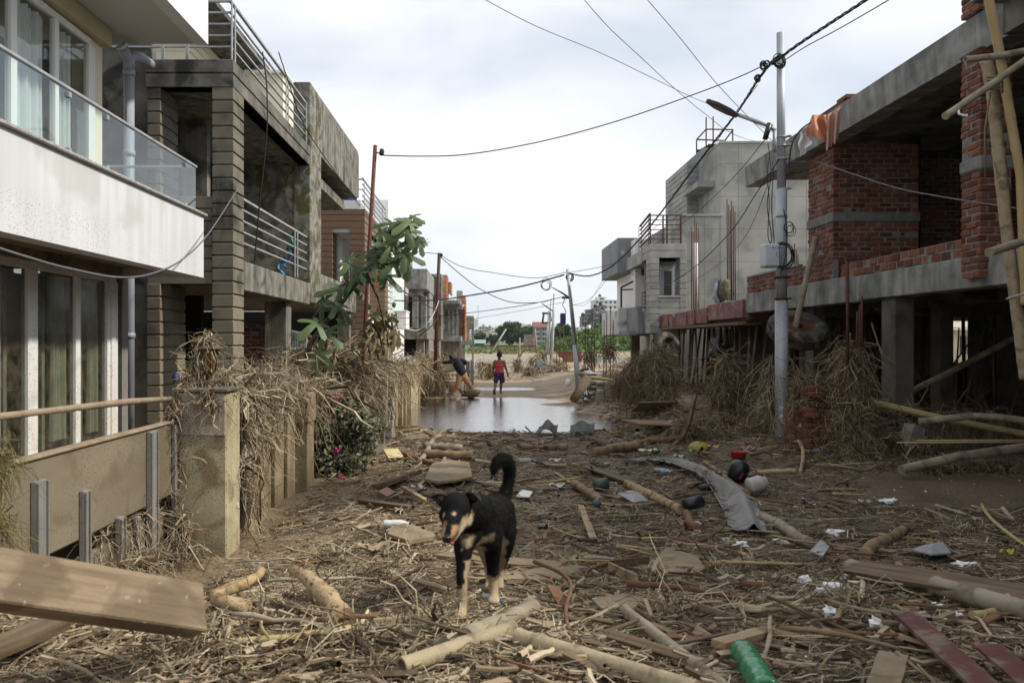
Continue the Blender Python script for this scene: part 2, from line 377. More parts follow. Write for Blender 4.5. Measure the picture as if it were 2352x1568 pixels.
m_postcap = mk('stained_gatepost_face', [(.28, .25, .2), (.4, .37, .29), (.2, .17, .12)], 5, .85, .15, 50, speck=(60, .57, (.07, .05, .03), 9, 1))
m_gate = mk('muddy_sheet_metal', [(.13, .105, .07), (.18, .15, .105), (.23, .195, .14)], 1.6, .6, .05, 50, stain=((.13, .09, .05), 3, .55, .5), speck=(50, .58, (.08, .055, .03), 9, 1), stretch=(1, .4, 1.5), spec=.4)
m_gateframe = mk('gate_channel', [(.17, .175, .175), (.25, .25, .245)], 4, .5, .05, 60, spec=.5, mud=(.2, 2.0, .35), speck=(60, .6, (.1, .07, .045), 9, 1))
m_mudrail = mk('mud_caked_rail', [(.2, .15, .095), (.3, .24, .165)], 9, .9, .4, 30)
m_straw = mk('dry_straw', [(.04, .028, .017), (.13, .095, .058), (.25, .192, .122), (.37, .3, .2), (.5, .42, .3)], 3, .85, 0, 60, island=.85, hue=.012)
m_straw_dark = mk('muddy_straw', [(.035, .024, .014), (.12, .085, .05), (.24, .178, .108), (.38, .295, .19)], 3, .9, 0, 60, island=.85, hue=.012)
m_chips = mk('bark_chips', [(.035, .022, .014), (.1, .066, .038), (.2, .145, .085), (.38, .31, .21)], 3, .9, 0, 60, island=.9)
m_wood = mk('driftwood', [(.12, .078, .043), (.23, .16, .093), (.31, .23, .145)], 7, .85, .35, 60, stretch=(1, 1, 1), stain=((.07, .045, .025), 5, .56, .6))
m_wood_pale = mk('pale_peeled_wood', [(.24, .165, .09), (.38, .28, .16), (.3, .21, .12)], 9, .85, .5, 35, stain=((.15, .08, .035), 9, .52, .85), speck=(40, .6, (.09, .06, .035), 9, 1))
m_wood_red = mk('reddish_bark', [(.09, .045, .026), (.18, .09, .048), (.14, .08, .05)], 9, .85, .4, 50)
m_bamboo = mk('bamboo', [(.21, .165, .105), (.34, .28, .18), (.27, .21, .135)], 7, .7, .3, 40, stain=((.12, .09, .055), 9, .53, .7), spec=.3)
m_bamboo_grey = mk('weathered_bamboo', [(.17, .14, .1), (.26, .22, .16), (.33, .28, .2)], 5, .75, .12, 50, stain=((.08, .06, .04), 6, .56, .6))
m_bamboo_gold = mk('golden_bamboo', [(.33, .25, .12), (.4, .31, .16)], 5, .6, .08, 50, stain=((.17, .12, .07), 6, .6, .5))
m_plank = mk('sawn_plank', [(.2, .14, .08), (.31, .22, .13), (.37, .28, .17)], 5, .8, .25, 50, stretch=(.3, 8, 8), stain=((.13, .085, .05), 5, .55, .7), obj=True)
m_plank_dark = mk('wet_dark_plank', [(.05, .033, .02), (.11, .075, .045), (.17, .12, .075)], 5, .8, .25, 50, stretch=(.4, 6, 6), obj=True)
m_beam = mk('squared_timber', [(.13, .09, .055), (.185, .135, .085), (.24, .18, .115), (.2, .145, .092)], 4, .8, .25, 90, stain=((.1, .068, .042), 4, .5, .7), stretch=(.5, 8, 8), detail=9, obj=True, speck=(30, .66, (.3, .235, .155), 9, 1))
m_redboard = mk('red_painted_board', [(.085, .028, .024), (.12, .045, .038)], 9, .7, .2, 60, stain=((.17, .13, .095), 9, .47, .9))
m_black = mk('black_plastic', [(.008, .008, .009), (.015, .015, .017)], 5, .4, .03, 60, spec=.5, stain=((.1, .075, .05), 6, .6, .5))
m_cable = mk('cable_sheath', [(.012, .012, .014), (.02, .02, .022)], 5, .6, 0)
m_wire = mk('thin_grey_wire', [(.09, .09, .1), (.13, .13, .14)], 5, .6, 0)
m_rubber = mk('tyre_rubber', [(.022, .021, .02), (.05, .046, .042)], 7, .85, .3, 60, stain=((.16, .125, .085), 5, .5, .8))
m_carpet = mk('grey_underlay', [(.17, .165, .16), (.25, .245, .235)], 3, .95, .1, 80, stain=((.12, .085, .05), 4, .6, .8), two=True)
m_foam = mk('white_foam', [(.72, .72, .71), (.8, .8, .79)], 8, .8, .25, 50, stain=((.35, .29, .2), 9, .62, .7))
m_slab = mk('mud_coated_board', [(.19, .145, .092), (.28, .215, .14)], 6, .9, .5, 25, stain=((.12, .085, .05), 7, .55, .6))
m_stone = mk('river_stone', [(.25, .2, .13), (.34, .28, .18)], 9, .85, .2, 50)
m_greybd = mk('grey_laminate', [(.22, .23, .25), (.3, .31, .33)], 4, .6, .04, 60, stain=((.25, .2, .13), 6, .55, .7))
m_dark = mk('dark_interior', [(.012, .011, .01), (.02, .018, .016)], 3, .9, 0)  # near-black: shade inside rooms put into the colour
m_floor = mk('muddy_tile_floor', [(.09, .058, .036), (.15, .1, .065)], 1.5, .45, .05, 50, spec=.5)
m_curtain = mk('pale_curtain', [(.66, .68, .67), (.78, .79, .78)], 3, .9, 0, stretch=(1, 1, .1))
m_iron = mk('black_iron', [(.03, .022, .018), (.06, .042, .032)], 8, .6, .1, 60)
m_zinc = mk('corrugated_zinc', [(.3, .33, .36), (.42, .45, .47)], 3, .5, .05, 60, stain=((.2, .15, .1), 4, .55, .6), metallic=.2)
m_box = mk('light_grey_plastic', [(.42, .45, .5), (.5, .53, .57)], 3, .5, .02, 60)
m_asph = m_slab
def colmat(name, c, rough=.6, c2=None, dirt=.4, spec=.4, sc=9):
    return mk(name, [c, c2 or tuple(x * .8 for x in c)], sc, rough, .04, 60, spec=spec, stain=((.14, .1, .06), sc * .9, .6, dirt))
def glass(name, tint, alpha, rough=.03, dirt=0.0, ior=1.45):
    m = bpy.data.materials.new(name); m.use_nodes = True; t = m.node_tree; N = t.nodes; N.clear(); L = t.links.new
    o = N.new('ShaderNodeOutputMaterial'); g = N.new('ShaderNodeBsdfGlossy'); g.inputs['Roughness'].default_value = rough; g.inputs['Color'].default_value = (.95, .97, 1, 1)
    tr = N.new('ShaderNodeBsdfTransparent'); tr.inputs['Color'].default_value = (*tint, 1)
    fr = N.new('ShaderNodeFresnel'); fr.inputs[0].default_value = ior
    a = N.new('ShaderNodeMath'); a.operation = 'ADD'; a.use_clamp = True; geo0 = N.new('ShaderNodeNewGeometry'); inv = N.new('ShaderNodeMath'); inv.operation = 'SUBTRACT'; inv.inputs[0].default_value = 1; L(geo0.outputs['Backfacing'], inv.inputs[1]); L(fr.outputs[0], a.inputs[0]); a.inputs[1].default_value = alpha; a2 = N.new('ShaderNodeMath'); a2.operation = 'MULTIPLY'; L(a.outputs[0], a2.inputs[0]); L(inv.outputs[0], a2.inputs[1])
    x = N.new('ShaderNodeMixShader'); L(a2.outputs[0], x.inputs[0]); L(tr.outputs[0], x.inputs[1]); L(g.outputs[0], x.inputs[2])
    last = x
    if dirt:
        d = N.new('ShaderNodeBsdfDiffuse'); d.inputs['Color'].default_value = (.25, .2, .14, 1)
        n = N.new('ShaderNodeTexNoise'); n.inputs['Scale'].default_value = 9; n.inputs['Detail'].default_value = 8
        geo = N.new('ShaderNodeNewGeometry'); L(geo.outputs['Position'], n.inputs['Vector'])
        q = N.new('ShaderNodeMapRange'); L(n.outputs[0], q.inputs[0]); q.inputs[1].default_value = .35; q.inputs[2].default_value = .75; q.inputs[4].default_value = dirt
        y = N.new('ShaderNodeMixShader'); L(q.outputs[0], y.inputs[0]); L(x.outputs[0], y.inputs[1]); L(d.outputs[0], y.inputs[2]); last = y
    L(last.outputs[0], o.inputs[0]); MATS[name] = m; return m
m_glass_rail = glass('balcony_glass', (.9, .96, .965), .04, .03, .02, 1.42)
m_glass_win = glass('window_glass', (.88, .9, .89), .02, .04, .03, 1.4)
m_glass_mud = glass('muddy_window_glass', (.68, .7, .64), .02, .06, .2)
m_pet = glass('clear_plastic', (.8, .84, .86), .12, .15, .35)
m_pet_green = glass('green_clear_plastic', (.05, .35, .12), .06, .12, .2)
# ---------------------------------------------------------------- ground and water
def ground():
    ys = [-25, -12, -5, -1, .4]; y = 1.2
    while y < 7000: ys.append(y); y *= 1.0125 if y < 60 else 1.035
    us = [math.sinh(k / 90 * 5.2) / math.sinh(5.2) for k in range(-90, 91)]
    vs = []
    for y in ys:
        w = 30 + max(0, y) * 1.2
        # fine columns across the street, coarse beyond
        for u in us: x = u * w * 1.0; vs.append((x, y, H(x, y)))
    n = len(us); f = [(j * n + i, j * n + i + 1, (j + 1) * n + i + 1, (j + 1) * n + i) for j in range(len(ys) - 1) for i in range(n - 1)]
    mb = MB(); mb.v = vs; mb.f = f; mb.sm = [True] * len(f)
    m = mk('ground_mud', [(.14, .098, .058), (.23, .166, .1), (.3, .222, .137)], .8, .8, .5, 14, stain=((.085, .058, .035), 1.4, .52, .75), spec=.35, detail=9)
    t = m.node_tree; N = t.nodes; L = t.links.new; b = N['Principled BSDF']
    old = b.inputs['Base Color'].links[0].from_socket
    geo = N.new('ShaderNodeNewGeometry'); sp = N.new('ShaderNodeSeparateXYZ'); L(geo.outputs['Position'], sp.inputs[0])
    def rng(v, a, c, lo=0, hi=1):
        q = N.new('ShaderNodeMapRange'); L(v, q.inputs[0]); q.inputs[1].default_value = a; q.inputs[2].default_value = c; q.inputs[3].default_value = lo; q.inputs[4].default_value = hi; return q.outputs[0]
    def mul(a, c, op='MULTIPLY'):
        q = N.new('ShaderNodeMath'); q.operation = op
        for i, z in ((0, a), (1, c)):
            if isinstance(z, (int, float)): q.inputs[i].default_value = z
            else: L(z, q.inputs[i])
        return q.outputs[0]
    def mix(fa, a, c):
        q = N.new('ShaderNodeMix'); q.data_type = 'RGBA'; L(fa, q.inputs[0]); L(a, q.inputs[6])
        if isinstance(c, tuple): q.inputs[7].default_value = (*c, 1)
        else: L(c, q.inputs[7])
        return q.outputs[2]
    nn = N.new('ShaderNodeTexNoise'); nn.inputs['Scale'].default_value = 32; nn.inputs['Detail'].default_value = 8; nn.inputs['Roughness'].default_value = .7; L(geo.outputs['Position'], nn.inputs['Vector'])
    lit = mul(rng(nn.outputs[0], .46, .6), rng(sp.outputs[1], 16, 20, 1, 0))       # crumbled bark and leaf litter trodden into the mud
    c1 = mix(mul(lit, .75), old, (.06, .04, .025))
    wet = N.new('ShaderNodeTexNoise'); wet.inputs['Scale'].default_value = .8; wet.inputs['Detail'].default_value = 6; L(geo.outputs['Position'], wet.inputs['Vector'])
    wx = mul(sp.outputs[0], rng(wet.outputs[0], .25, .75, -1.6, 1.6), 'ADD'); wf = mul(rng(wx, .2, 2.2), mul(rng(sp.outputs[1], 3.6, 5.5), rng(sp.outputs[1], 18, 21, 1, 0)))
    c1 = mix(mul(wf, .6), c1, (.062, .043, .028))  # right side tone: dark wet mud, with street shade put into the colour
    # dried, paler silt of the open plain, and grass beyond
    pl = N.new('ShaderNodeTexNoise'); pl.inputs['Scale'].default_value = .12; pl.inputs['Detail'].default_value = 8
    mpn = N.new('ShaderNodeMapping'); mpn.inputs['Scale'].default_value = (.3, 1, 1); L(geo.outputs['Position'], mpn.inputs[0]); L(mpn.outputs[0], pl.inputs['Vector'])
    c2 = mix(mul(rng(sp.outputs[1], 20, 40), mul(rng(pl.outputs[0], .35, .6), .75)), c1, (.31, .235, .15))
    g2 = N.new('ShaderNodeTexNoise'); g2.inputs['Scale'].default_value = .35; g2.inputs['Detail'].default_value = 8; L(geo.outputs['Position'], g2.inputs['Vector'])
    gr = N.new('ShaderNodeValToRGB'); gr.color_ramp.elements[0].position = .35; gr.color_ramp.elements[0].color = (.035, .07, .015, 1); gr.color_ramp.elements[1].position = .65; gr.color_ramp.elements[1].color = (.11, .15, .045, 1); L(g2.outputs[0], gr.inputs[0])
    yy = mul(sp.outputs[1], rng(pl.outputs[0], .2, .8, -30, 30), 'ADD')
    c3 = mix(rng(yy, 150, 165), c2, gr.outputs[0])
    L(c3, b.inputs['Base Color'])
    rr = rng(nn.outputs[0], .35, .7, .55, .95); L(rr, b.inputs['Roughness'])
    struct('ground', mb, m)
ground()
def water_mat():
    m = bpy.data.materials.new('muddy_water'); m.use_nodes = True; t = m.node_tree; b = t.nodes['Principled BSDF']; L = t.links.new
    b.inputs['Base Color'].default_value = (.2, .125, .06, 1); b.inputs['Roughness'].default_value = .045; b.inputs['IOR'].default_value = 1.9; b.inputs['Specular IOR Level'].default_value = .9
    gl = t.nodes.new('ShaderNodeBsdfGlossy'); gl.inputs['Roughness'].default_value = .09; fr = t.nodes.new('ShaderNodeFresnel'); fr.inputs[0].default_value = 1.45; ml = t.nodes.new('ShaderNodeMath'); ml.operation = 'MULTIPLY'; ml.inputs[1].default_value = 1.75; ml.use_clamp = True; L(fr.outputs[0], ml.inputs[0]); mxs = t.nodes.new('ShaderNodeMixShader'); df = t.nodes.new('ShaderNodeBsdfDiffuse'); df.inputs['Color'].default_value = (.3, .22, .14, 1)
    L(ml.outputs[0], mxs.inputs[0]); L(df.outputs[0], mxs.inputs[1]); L(gl.outputs[0], mxs.inputs[2]); L(mxs.outputs[0], t.nodes['Material Output'].inputs[0])
    g = t.nodes.new('ShaderNodeNewGeometry'); q = t.nodes.new('ShaderNodeMapping'); q.inputs['Scale'].default_value = (1, 4.5, 1); L(g.outputs['Position'], q.inputs[0])
    n = t.nodes.new('ShaderNodeTexNoise'); n.inputs['Scale'].default_value = 2.6; n.inputs['Detail'].default_value = 6; L(q.outputs[0], n.inputs['Vector'])
    bp = t.nodes.new('ShaderNodeBump'); bp.inputs['Strength'].default_value = .5; bp.inputs['Distance'].default_value = .028; L(n.outputs[0], bp.inputs['Height']); L(bp.outputs[0], gl.inputs['Normal'])
    return m
mb = MB(); mb.add([(-9, 18, -.205), (6, 18, -.205), (6, 46, -.205), (-9, 46, -.205)], [(0, 1, 2, 3)]); m_water = water_mat(); struct('puddle_water', mb, m_water)
mb = MB(); mb.add([(-60, 46.2, -.29), (90, 46.2, -.29), (90, 150, -.29), (-60, 150, -.29)], [(0, 1, 2, 3)]); struct('flood_water', mb, m_water)

# ---------------------------------------------------------------- far background
m_leaf1 = mk('tree_leaves', [(.016, .035, .01), (.035, .07, .018), (.065, .115, .03)], .35, .7, 0, 60, island=.5, spec=.25)
m_leaf2 = mk('bank_leaves', [(.03, .06, .012), (.07, .12, .025), (.13, .19, .05)], .12, .7, 0, 60, island=.45, spec=.25)
m_bark = mk('tree_bark', [(.06, .045, .03), (.1, .08, .055)], 3, .9, .2)
def leafcloud(name, centers, radii, n, size, seed=0):
    rg = np.random.default_rng(seed); c = np.array(centers); r = np.array(radii, dtype=float)
    if r.ndim == 1: r = np.stack([r, r, r * .8], axis=1)
    w = r.prod(axis=1) ** .67; k = rg.choice(len(c), n, p=w / w.sum())
    d = rg.normal(size=(n, 3)); d /= np.linalg.norm(d, axis=1, keepdims=True)
    p = c[k] + d * r[k] * (rg.random((n, 1)) ** .25) * (1 + .12 * rg.normal(size=(n, 1)))
    u = rg.normal(size=(n, 3)); u /= np.linalg.norm(u, axis=1, keepdims=True)
    nn = d * .7 + rg.normal(size=(n, 3)) * .6; v = np.cross(nn, u); v /= np.linalg.norm(v, axis=1, keepdims=True); u = np.cross(v, nn); u /= np.linalg.norm(u, axis=1, keepdims=True)
    s = size * rg.uniform(.5, 1.3, (n, 1))
    vs = np.stack([p - u * s, p + v * s * .5, p + u * s, p - v * s * .5], axis=1).reshape(-1, 3)
    return rawmesh(name, vs, np.arange(n * 4).reshape(-1, 4))
def tree(px, ybase, Y, hgt, wid, label, seed, n=3500, size=.45, group='trees on the far bank', low=.25):
    b = Vector((X(px, Y), Y, Z(ybase, Y))); rg = random.Random(seed)
    t = thing('tree', label, 'tree', b, group)
    cs = []; rs = []
    for i in range(15):
        a = rg.uniform(0, 6.28); q = rg.uniform(0, 1) ** .6; hh = rg.uniform(low + .12, .85)
        lim = math.sin(min(1, max(.12, (hh - low * .3) / 1.0)) * math.pi) ** .5
        cs.append(b + Vector((math.cos(a) * q * wid * .36 * lim, math.sin(a) * q * wid * .36 * lim, hh * hgt))); rs.append(wid * rg.uniform(.12, .2))
    part('crown', leafcloud('crown', cs, rs, n, size, seed), m_leaf1, t)
    mb = MB(); mb.tube([b - Vector((0, 0, .5)), b + Vector((.1, 0, hgt * .3)), b + Vector((0, .1, hgt * .7))], [wid * .04, wid * .03, wid * .012], 7)
    for i in range(6):
        c = cs[i * 2]; mb.tube([b + Vector((0, 0, hgt * (.2 + .06 * i))), (b + Vector((0, 0, hgt * .4)) + c) / 2, c], [wid * .02, wid * .012, .04], 5)
    part('trunk', mb, m_bark, t)
tree(1170, 796, 300, 9.3, 12.4, 'broad round dark green tree left of the red-roofed house', 1, 5200, .5, low=.1)
tree(1219, 793, 370, 9.4, 12, 'dark tree with a domed top just behind the red-roofed house', 2, 3500, .55)
tree(1288, 800, 230, 7.2, 7.6, 'dense dark tree right of the red-roofed house, behind the leaning street lamp', 3, 3600, .42, low=.05)
tree(1132, 797, 330, 5.2, 6, 'low tree with a rounded top left of the small white hall', 4, 2200, .5, low=.05)
tree(1103, 797, 330, 6.0, 7, 'wide dark trees edge against the last grey house on the left', 5, 2600, .5, low=.05)
tree(1256, 800, 300, 3.8, 5, 'small bushy tree at the foot of the red-roofed house', 6, 1500, .4, low=.05)
def bank_bushes():
    cs = []; rs = []; rg = random.Random(5)
    for i in range(420):
        Y = rg.uniform(165, 275); px = rg.uniform(1262, 1660); x = X(px, Y)
        if px < 1300 and Y > 225: continue
        s = rg.uniform(1.1, 2.6); cs.append((x, Y, H(x, Y) + s * .25)); rs.append((s * 1.5, s * 1.2, s * .8))
    solo('bank_bushes', None, None, leafcloud('bank_bushes', cs, rs, 42000, .42, 8), m_leaf2, kind='stuff')
    cs = []; rs = []
    for i in range(260):
        Y = rg.uniform(140, 300); px = rg.uniform(1080, 1420); x = X(px, Y); s = rg.uniform(.2, .5); cs.append((x, Y, H(x, Y) + .05)); rs.append((s * 3, s * 2, s * .6))
    solo('meadow_grass', None, None, leafcloud('meadow_grass', cs, rs, 12000, .28, 9), mk('meadow_leaves', [(.07, .09, .025), (.14, .16, .05), (.22, .21, .09)], .1, .8, 0, island=.4), kind='stuff')
bank_bushes()
def farhouse(x0, x1, y0, y1, z0, z1, wall, floors, cols, label, winc=None, roof=None, name='house', group=None, side=2, trim=None, tank=False, wsz=.5):
    t = thing(name, label, 'house' if name == 'house' else 'building', ((x0 + x1) / 2, y0, z0), group)
    mb = MB(); mb.box(x0, x1, y0, y1, z0, z1)
    h = (z1 - z0) / floors
    for i in range(1, floors + 1): mb.box(x0 - .25, x1 + .25, y0 - .25, y1 + .2, z0 + i * h - .16, z0 + i * h + .1)
    w = part('wall', mb, wall, t)
    if side:
        for f in range(floors):
            for k in range(cols):
                cx = x0 + (x1 - x0) * (k + .5) / cols; cz = z0 + f * h + h * .52; ww = (x1 - x0) / cols * wsz * .5; hh = h * .23
                m2 = MB(); m2.box(cx - ww, cx + ww, y0 - .06, y0 + .1, cz - hh, cz + hh); wi = part('window', m2, winc or m_dark, t)
                if trim: m3 = MB(); m3.box(cx - ww - .12, cx + ww + .12, y0 - .09, y0 - .061, cz - hh - .25, cz - hh - .02); m3.box(cx - .05, cx + .05, y0 - .09, y0 - .061, cz - hh, cz + hh); part('sill', m3, trim, wi)
    if roof:
        m2 = MB(); o = .5; zz = z1 + .1
        if roof[1] == 'gable': m2.prism([(x0 - o, zz), (x1 + o, zz), ((x0 + x1) / 2, zz + (x1 - x0) * .32)], 'y', y0 - o, y1 + o)
        elif roof[1] == 'side': m2.prism([(y0 - o, zz), (y1 + o, zz), ((y0 + y1) / 2, zz + (y1 - y0) * .22)], 'x', x0 - o, x1 + o)
        part('roof', m2, roof[0], t)
    if tank: m2 = MB(); m2.lathe([(0, z1), (.8, z1), (.8, z1 + 1.3), (.3, z1 + 1.7), (0, z1 + 1.7)], Matrix.Translation(((x0 * .6 + x1 * .4), (y0 + y1) / 2, 0)), 10); part('water_tank', m2, m_black, t)
    return t
def FH(px0, px1, pyt, pyb, Y, d, *a, **k): return farhouse(X(px0, Y), X(px1, Y), Y, Y + d, Z(pyb, Y), Z(pyt, Y), *a, **k)
m_fwhite = colmat('white_render', (.7, .7, .69), .8, (.62, .62, .61), .1, sc=.5); m_fgrey = mk('stained_render', [(.16, .15, .135), (.27, .26, .235), (.36, .35, .32)], .5, .9, 0, stain=((.06, .055, .05), .6, .52, .8))
m_fwin = colmat('far_window_dark', (.03, .035, .045), .3, None, 0); m_fred = colmat('red_roof', (.2, .09, .065), .9); m_forange = colmat('orange_brick_render', (.45, .16, .08), .9)
m_fgr2 = mk('grey_house_render', [(.24, .235, .22), (.34, .33, .31)], .6, .9, 0, stain=((.14, .13, .12), .5, .54, .6)); m_slate = colmat('dark_sheet_roof', (.06, .062, .07), .7)
FH(1115, 1150, 769, 789, 330, 12, m_fwhite, 1, 3, 'small white flat-roofed hall beside the broad round tree', winc=m_fwin, wsz=.8)
FH(1088, 1112, 789, 796, 250, 5, colmat('green_sheet', (.05, .14, .11), .7), 1, 1, 'low green sheet-metal shed at the left edge of the far bank', winc=m_fwin, roof=(colmat('pale_green_roof', (.25, .33, .31), .6), 'side'), side=0)
# the lone grey house with the red roof
t = FH(1228, 1258, 752, 796, 290, 9, m_fgr2, 4, 2, 'grey four storey house with red gable roof and white windows', winc=m_fwin, roof=(m_fred, 'side'), trim=m_fwhite, name='house', tank=True)
FH(1206, 1228, 769, 796, 288, 9, m_fgr2, 2, 2, 'lower flat wing with orange brick corners, joined to the red-roofed house', winc=m_forange, name='house')
# big white hotel and its grey neighbours on the bank
FH(1366, 1470, 689, 745, 430, 16, m_fwhite, 5, 10, 'long white five storey block with rows of windows above the green bank', winc=m_fwin, name='building', trim=m_fwhite)
FH(1372, 1392, 682, 690, 434, 8, m_fwhite, 1, 1, 'small white stair tower standing on the long white block', winc=m_fwin, name='building', tank=True)
FH(1366, 1378, 707, 745, 330, 8, m_fgrey, 3, 1, 'narrow stained grey house with a black tank, centre of the bank cluster', winc=m_fwin, tank=True, trim=m_fwhite)
FH(1349, 1366, 711, 745, 335, 8, m_fgrey, 3, 2, 'grey house with white-framed windows below the white block', winc=m_fwin, trim=m_fwhite)
FH(1378, 1390, 701, 745, 332, 8, m_fgrey, 3, 1, 'tallest grey weathered house of the bank cluster', winc=m_fwin, tank=True)
FH(1337, 1349, 727, 750, 330, 8, m_fgrey, 2, 2, 'low dark house at the left end of the bank cluster', winc=m_fwin, tank=True)
FH(1386, 1406, 729, 752, 325, 8, m_fgr2, 2, 2, 'pale house under a dark sheet roof next to the grey cluster', winc=m_fwin, roof=(m_slate, 'side'))
FH(1404, 1424, 729, 750, 322, 8, m_fwhite, 2, 2, 'white house under a dark pitched roof at the right of the cluster', winc=m_fwin, roof=(m_slate, 'side'))
FH(1362, 1374, 738, 752, 318, 6, m_fgr2, 1, 1, 'tiny grey hut with a steep dark roof in front of the cluster', winc=m_fwin, roof=(m_slate, 'gable'))
# distant town
rg = random.Random(3)
tw = [m_fwhite, m_cream, m_fgr2, colmat('pink_render', (.5, .38, .34), .8, sc=.5), colmat('tan_render', (.48, .42, .33), .8, sc=.5)]
for i in range(46):
    Y = rg.uniform(850, 1250); px = 1089 + i * 4.7 + rg.uniform(-3, 3) if i < 36 else 1264 + (i - 36) * 8; w = rg.uniform(7, 13); x = X(px, Y); z = H(x, Y) - 1; fl = rg.randint(2, 4)
    top = max(z + 3 * fl, EYE + (784 - rg.uniform(748, 772)) / F * Y)
    mb = MB(); mb.box(x - w / 2, x + w / 2, Y, Y + 10, z - 6, top); mb.box(x - w * .15, x + w * .2, Y + 3, Y + 7, top, top + 2.2)
    o = solo('town_house', '%s from the left of the tiny %s houses far off in the hazy town' % (['first', 'second', 'third', 'fourth', 'fifth', 'sixth', 'seventh', 'eighth', 'ninth', 'tenth'][i // 5], ['white', 'cream', 'grey', 'pinkish', 'tan'][i % 5]), 'house', mb, tw[i % 5], (x, Y, z), 'distant houses of the town'); BASE[o.name] = Vector((x, Y, z))
    m2 = MB(); nf = max(2, int((top - z) / 3.2))
    for f in range(nf):
        for k in range(3): cx = x - w / 2 + w * (k + .5) / 3; cz = top - 1.7 - 3.1 * f; m2.box(cx - .8, cx + .8, Y - .1, Y + .2, cz - .7, cz + .7)
    part('window', m2, m_fwin, o)
mb = MB(); x = X(1092.5, 1300); mb.box(x - 3.5, x + 3.5, 1300, 1310, 15, Z(733, 1300))
for k in range(14): mb.box(x + 2.2, x + 5.2, 1298, 1308, 18 + k * 3, 19 + k * 3)
solo('tower_block', 'slim white tower block far beyond the last grey house', 'tower', mb, m_fwhite)
# brick boundary walls of the plain
for (a, b, yb, yt, Y, lab) in ((1282, 1336, 829, 808, 95, 'short low red brick wall in the flood, behind the leaning lamp post'), (1466, 1600, 828, 808, 97, 'long low red brick wall in the flood, seen below the grey house balcony'), (1080, 1232, 802, 793, 262, 'long dark brick wall along the foot of the far bank')):
    mb = MB(); x0, x1 = X(a, Y), X(b, Y); mb.box(x0, x1, Y, Y + .25, -.6, Z(yt, Y)); mb.box(x0 - .03, x1 + .03, Y - .04, Y + .29, Z(yt, Y), Z(yt, Y) + .07)
    for k in range(int((x1 - x0) / 3) + 1): mb.box(x0 + k * 3, x0 + k * 3 + .35, Y - .07, Y - .001, -.6, Z(yt, Y) - .01)
    solo('brick_wall', lab, 'wall', mb, mk('far_brick', [(.12, .045, .028), (.2, .08, .05)], 1.2, .9, 0))
# white pickup on the bank
def pickup():
    Y = 215; b = Vector((X(1293, Y), Y, H(X(1293, Y), Y) + .5)); b.z = Z(803, Y) + .1
    M = Matrix.Translation(b) @ Matrix.Rotation(math.radians(-24), 4, 'Z') @ Matrix.Scale(.72, 4)
    t = thing('pickup_truck', 'white pickup with a dark canvas rear on the green bank', 'pickup', b)
    mw = colmat('white_car_paint', (.7, .7, .7), .35, None, .1)
    mb = MB(); mb.prism([(-2.4, .45), (-2.4, .95), (-1.5, 1.12), (-.95, 1.75), (.3, 1.78), (.35, 1.1), (2.4, 1.1), (2.4, .45)], 'y', -.85, .85, M); part('body', mb, mw, t)
    mb = MB(); mb.prism([(-1.42, 1.14), (-.95, 1.66), (.2, 1.68), (.22, 1.14)], 'y', -.87, .87, M); part('window', mb, m_fwin, t)
    mb = MB(); mb.prism([(.45, 1.1), (.45, 2.0), (2.35, 2.0), (2.35, 1.1)], 'y', -.82, .82, M); part('canvas', mb, m_black, t)
    for x in (-1.6, 1.5):
        for y in (-.86, .7):
            mb = MB(); mb.lathe([(0, 0), (.38, 0), (.38, .18), (0, .18)], M @ Matrix.Translation((x, y, .38)) @ Matrix.Rotation(math.radians(-90), 4, 'X'), 14); part('wheel', mb, m_rubber, t)
pickup()
# ---------------------------------------------------------------- building pieces
def siding(mb, x0, x1, y0, y1, z0, z1, pitch=.222, g=.03, d=.028):
    if z1 < z0: z0, z1 = z1, z0
    mb.box(x0 + d, x1 - d, y0 + d, y1 - d, z0, z1)
    n = max(1, round((z1 - z0) / pitch)); p = (z1 - z0) / n
    for i in range(n): mb.bbox(x0, x1, y0, y1, z0 + i * p + (g / 2 if i else 0), z0 + (i + 1) * p - (g / 2 if i < n - 1 else 0), .008)
    return mb
def railing(parent, a, b, z0, z1, n, posts, r=.02, mat=None, pr=.028):
    """horizontal bars from a to b (x,y) between z0..z1; posts = fractions"""
    a = Vector((*a, 0)); b = Vector((*b, 0)); u = (b - a).normalized(); M = Matrix(((u.x, -u.y, 0, 0), (u.y, u.x, 0, 0), (0, 0, 1, 0), (0, 0, 0, 1)))
    L = (b - a).length; T = Matrix.Translation(a) @ M
    for i in range(n):
        z = z0 + (z1 - z0) * (i + 1) / n; mb = MB(); rr = r * (1.3 if i == n - 1 else .9)
        mb.box(0, L, -rr, rr, z - rr * .8, z + rr * .8, T); part('rail', mb, mat or m_steel, parent)
    for q in posts:
        mb = MB(); mb.box(L * q - pr, L * q + pr, -pr * .6 - r * 1.4, -r * 1.4, z0 - .1, z1 - .01, T); part('post', mb, mat or m_steel, parent)
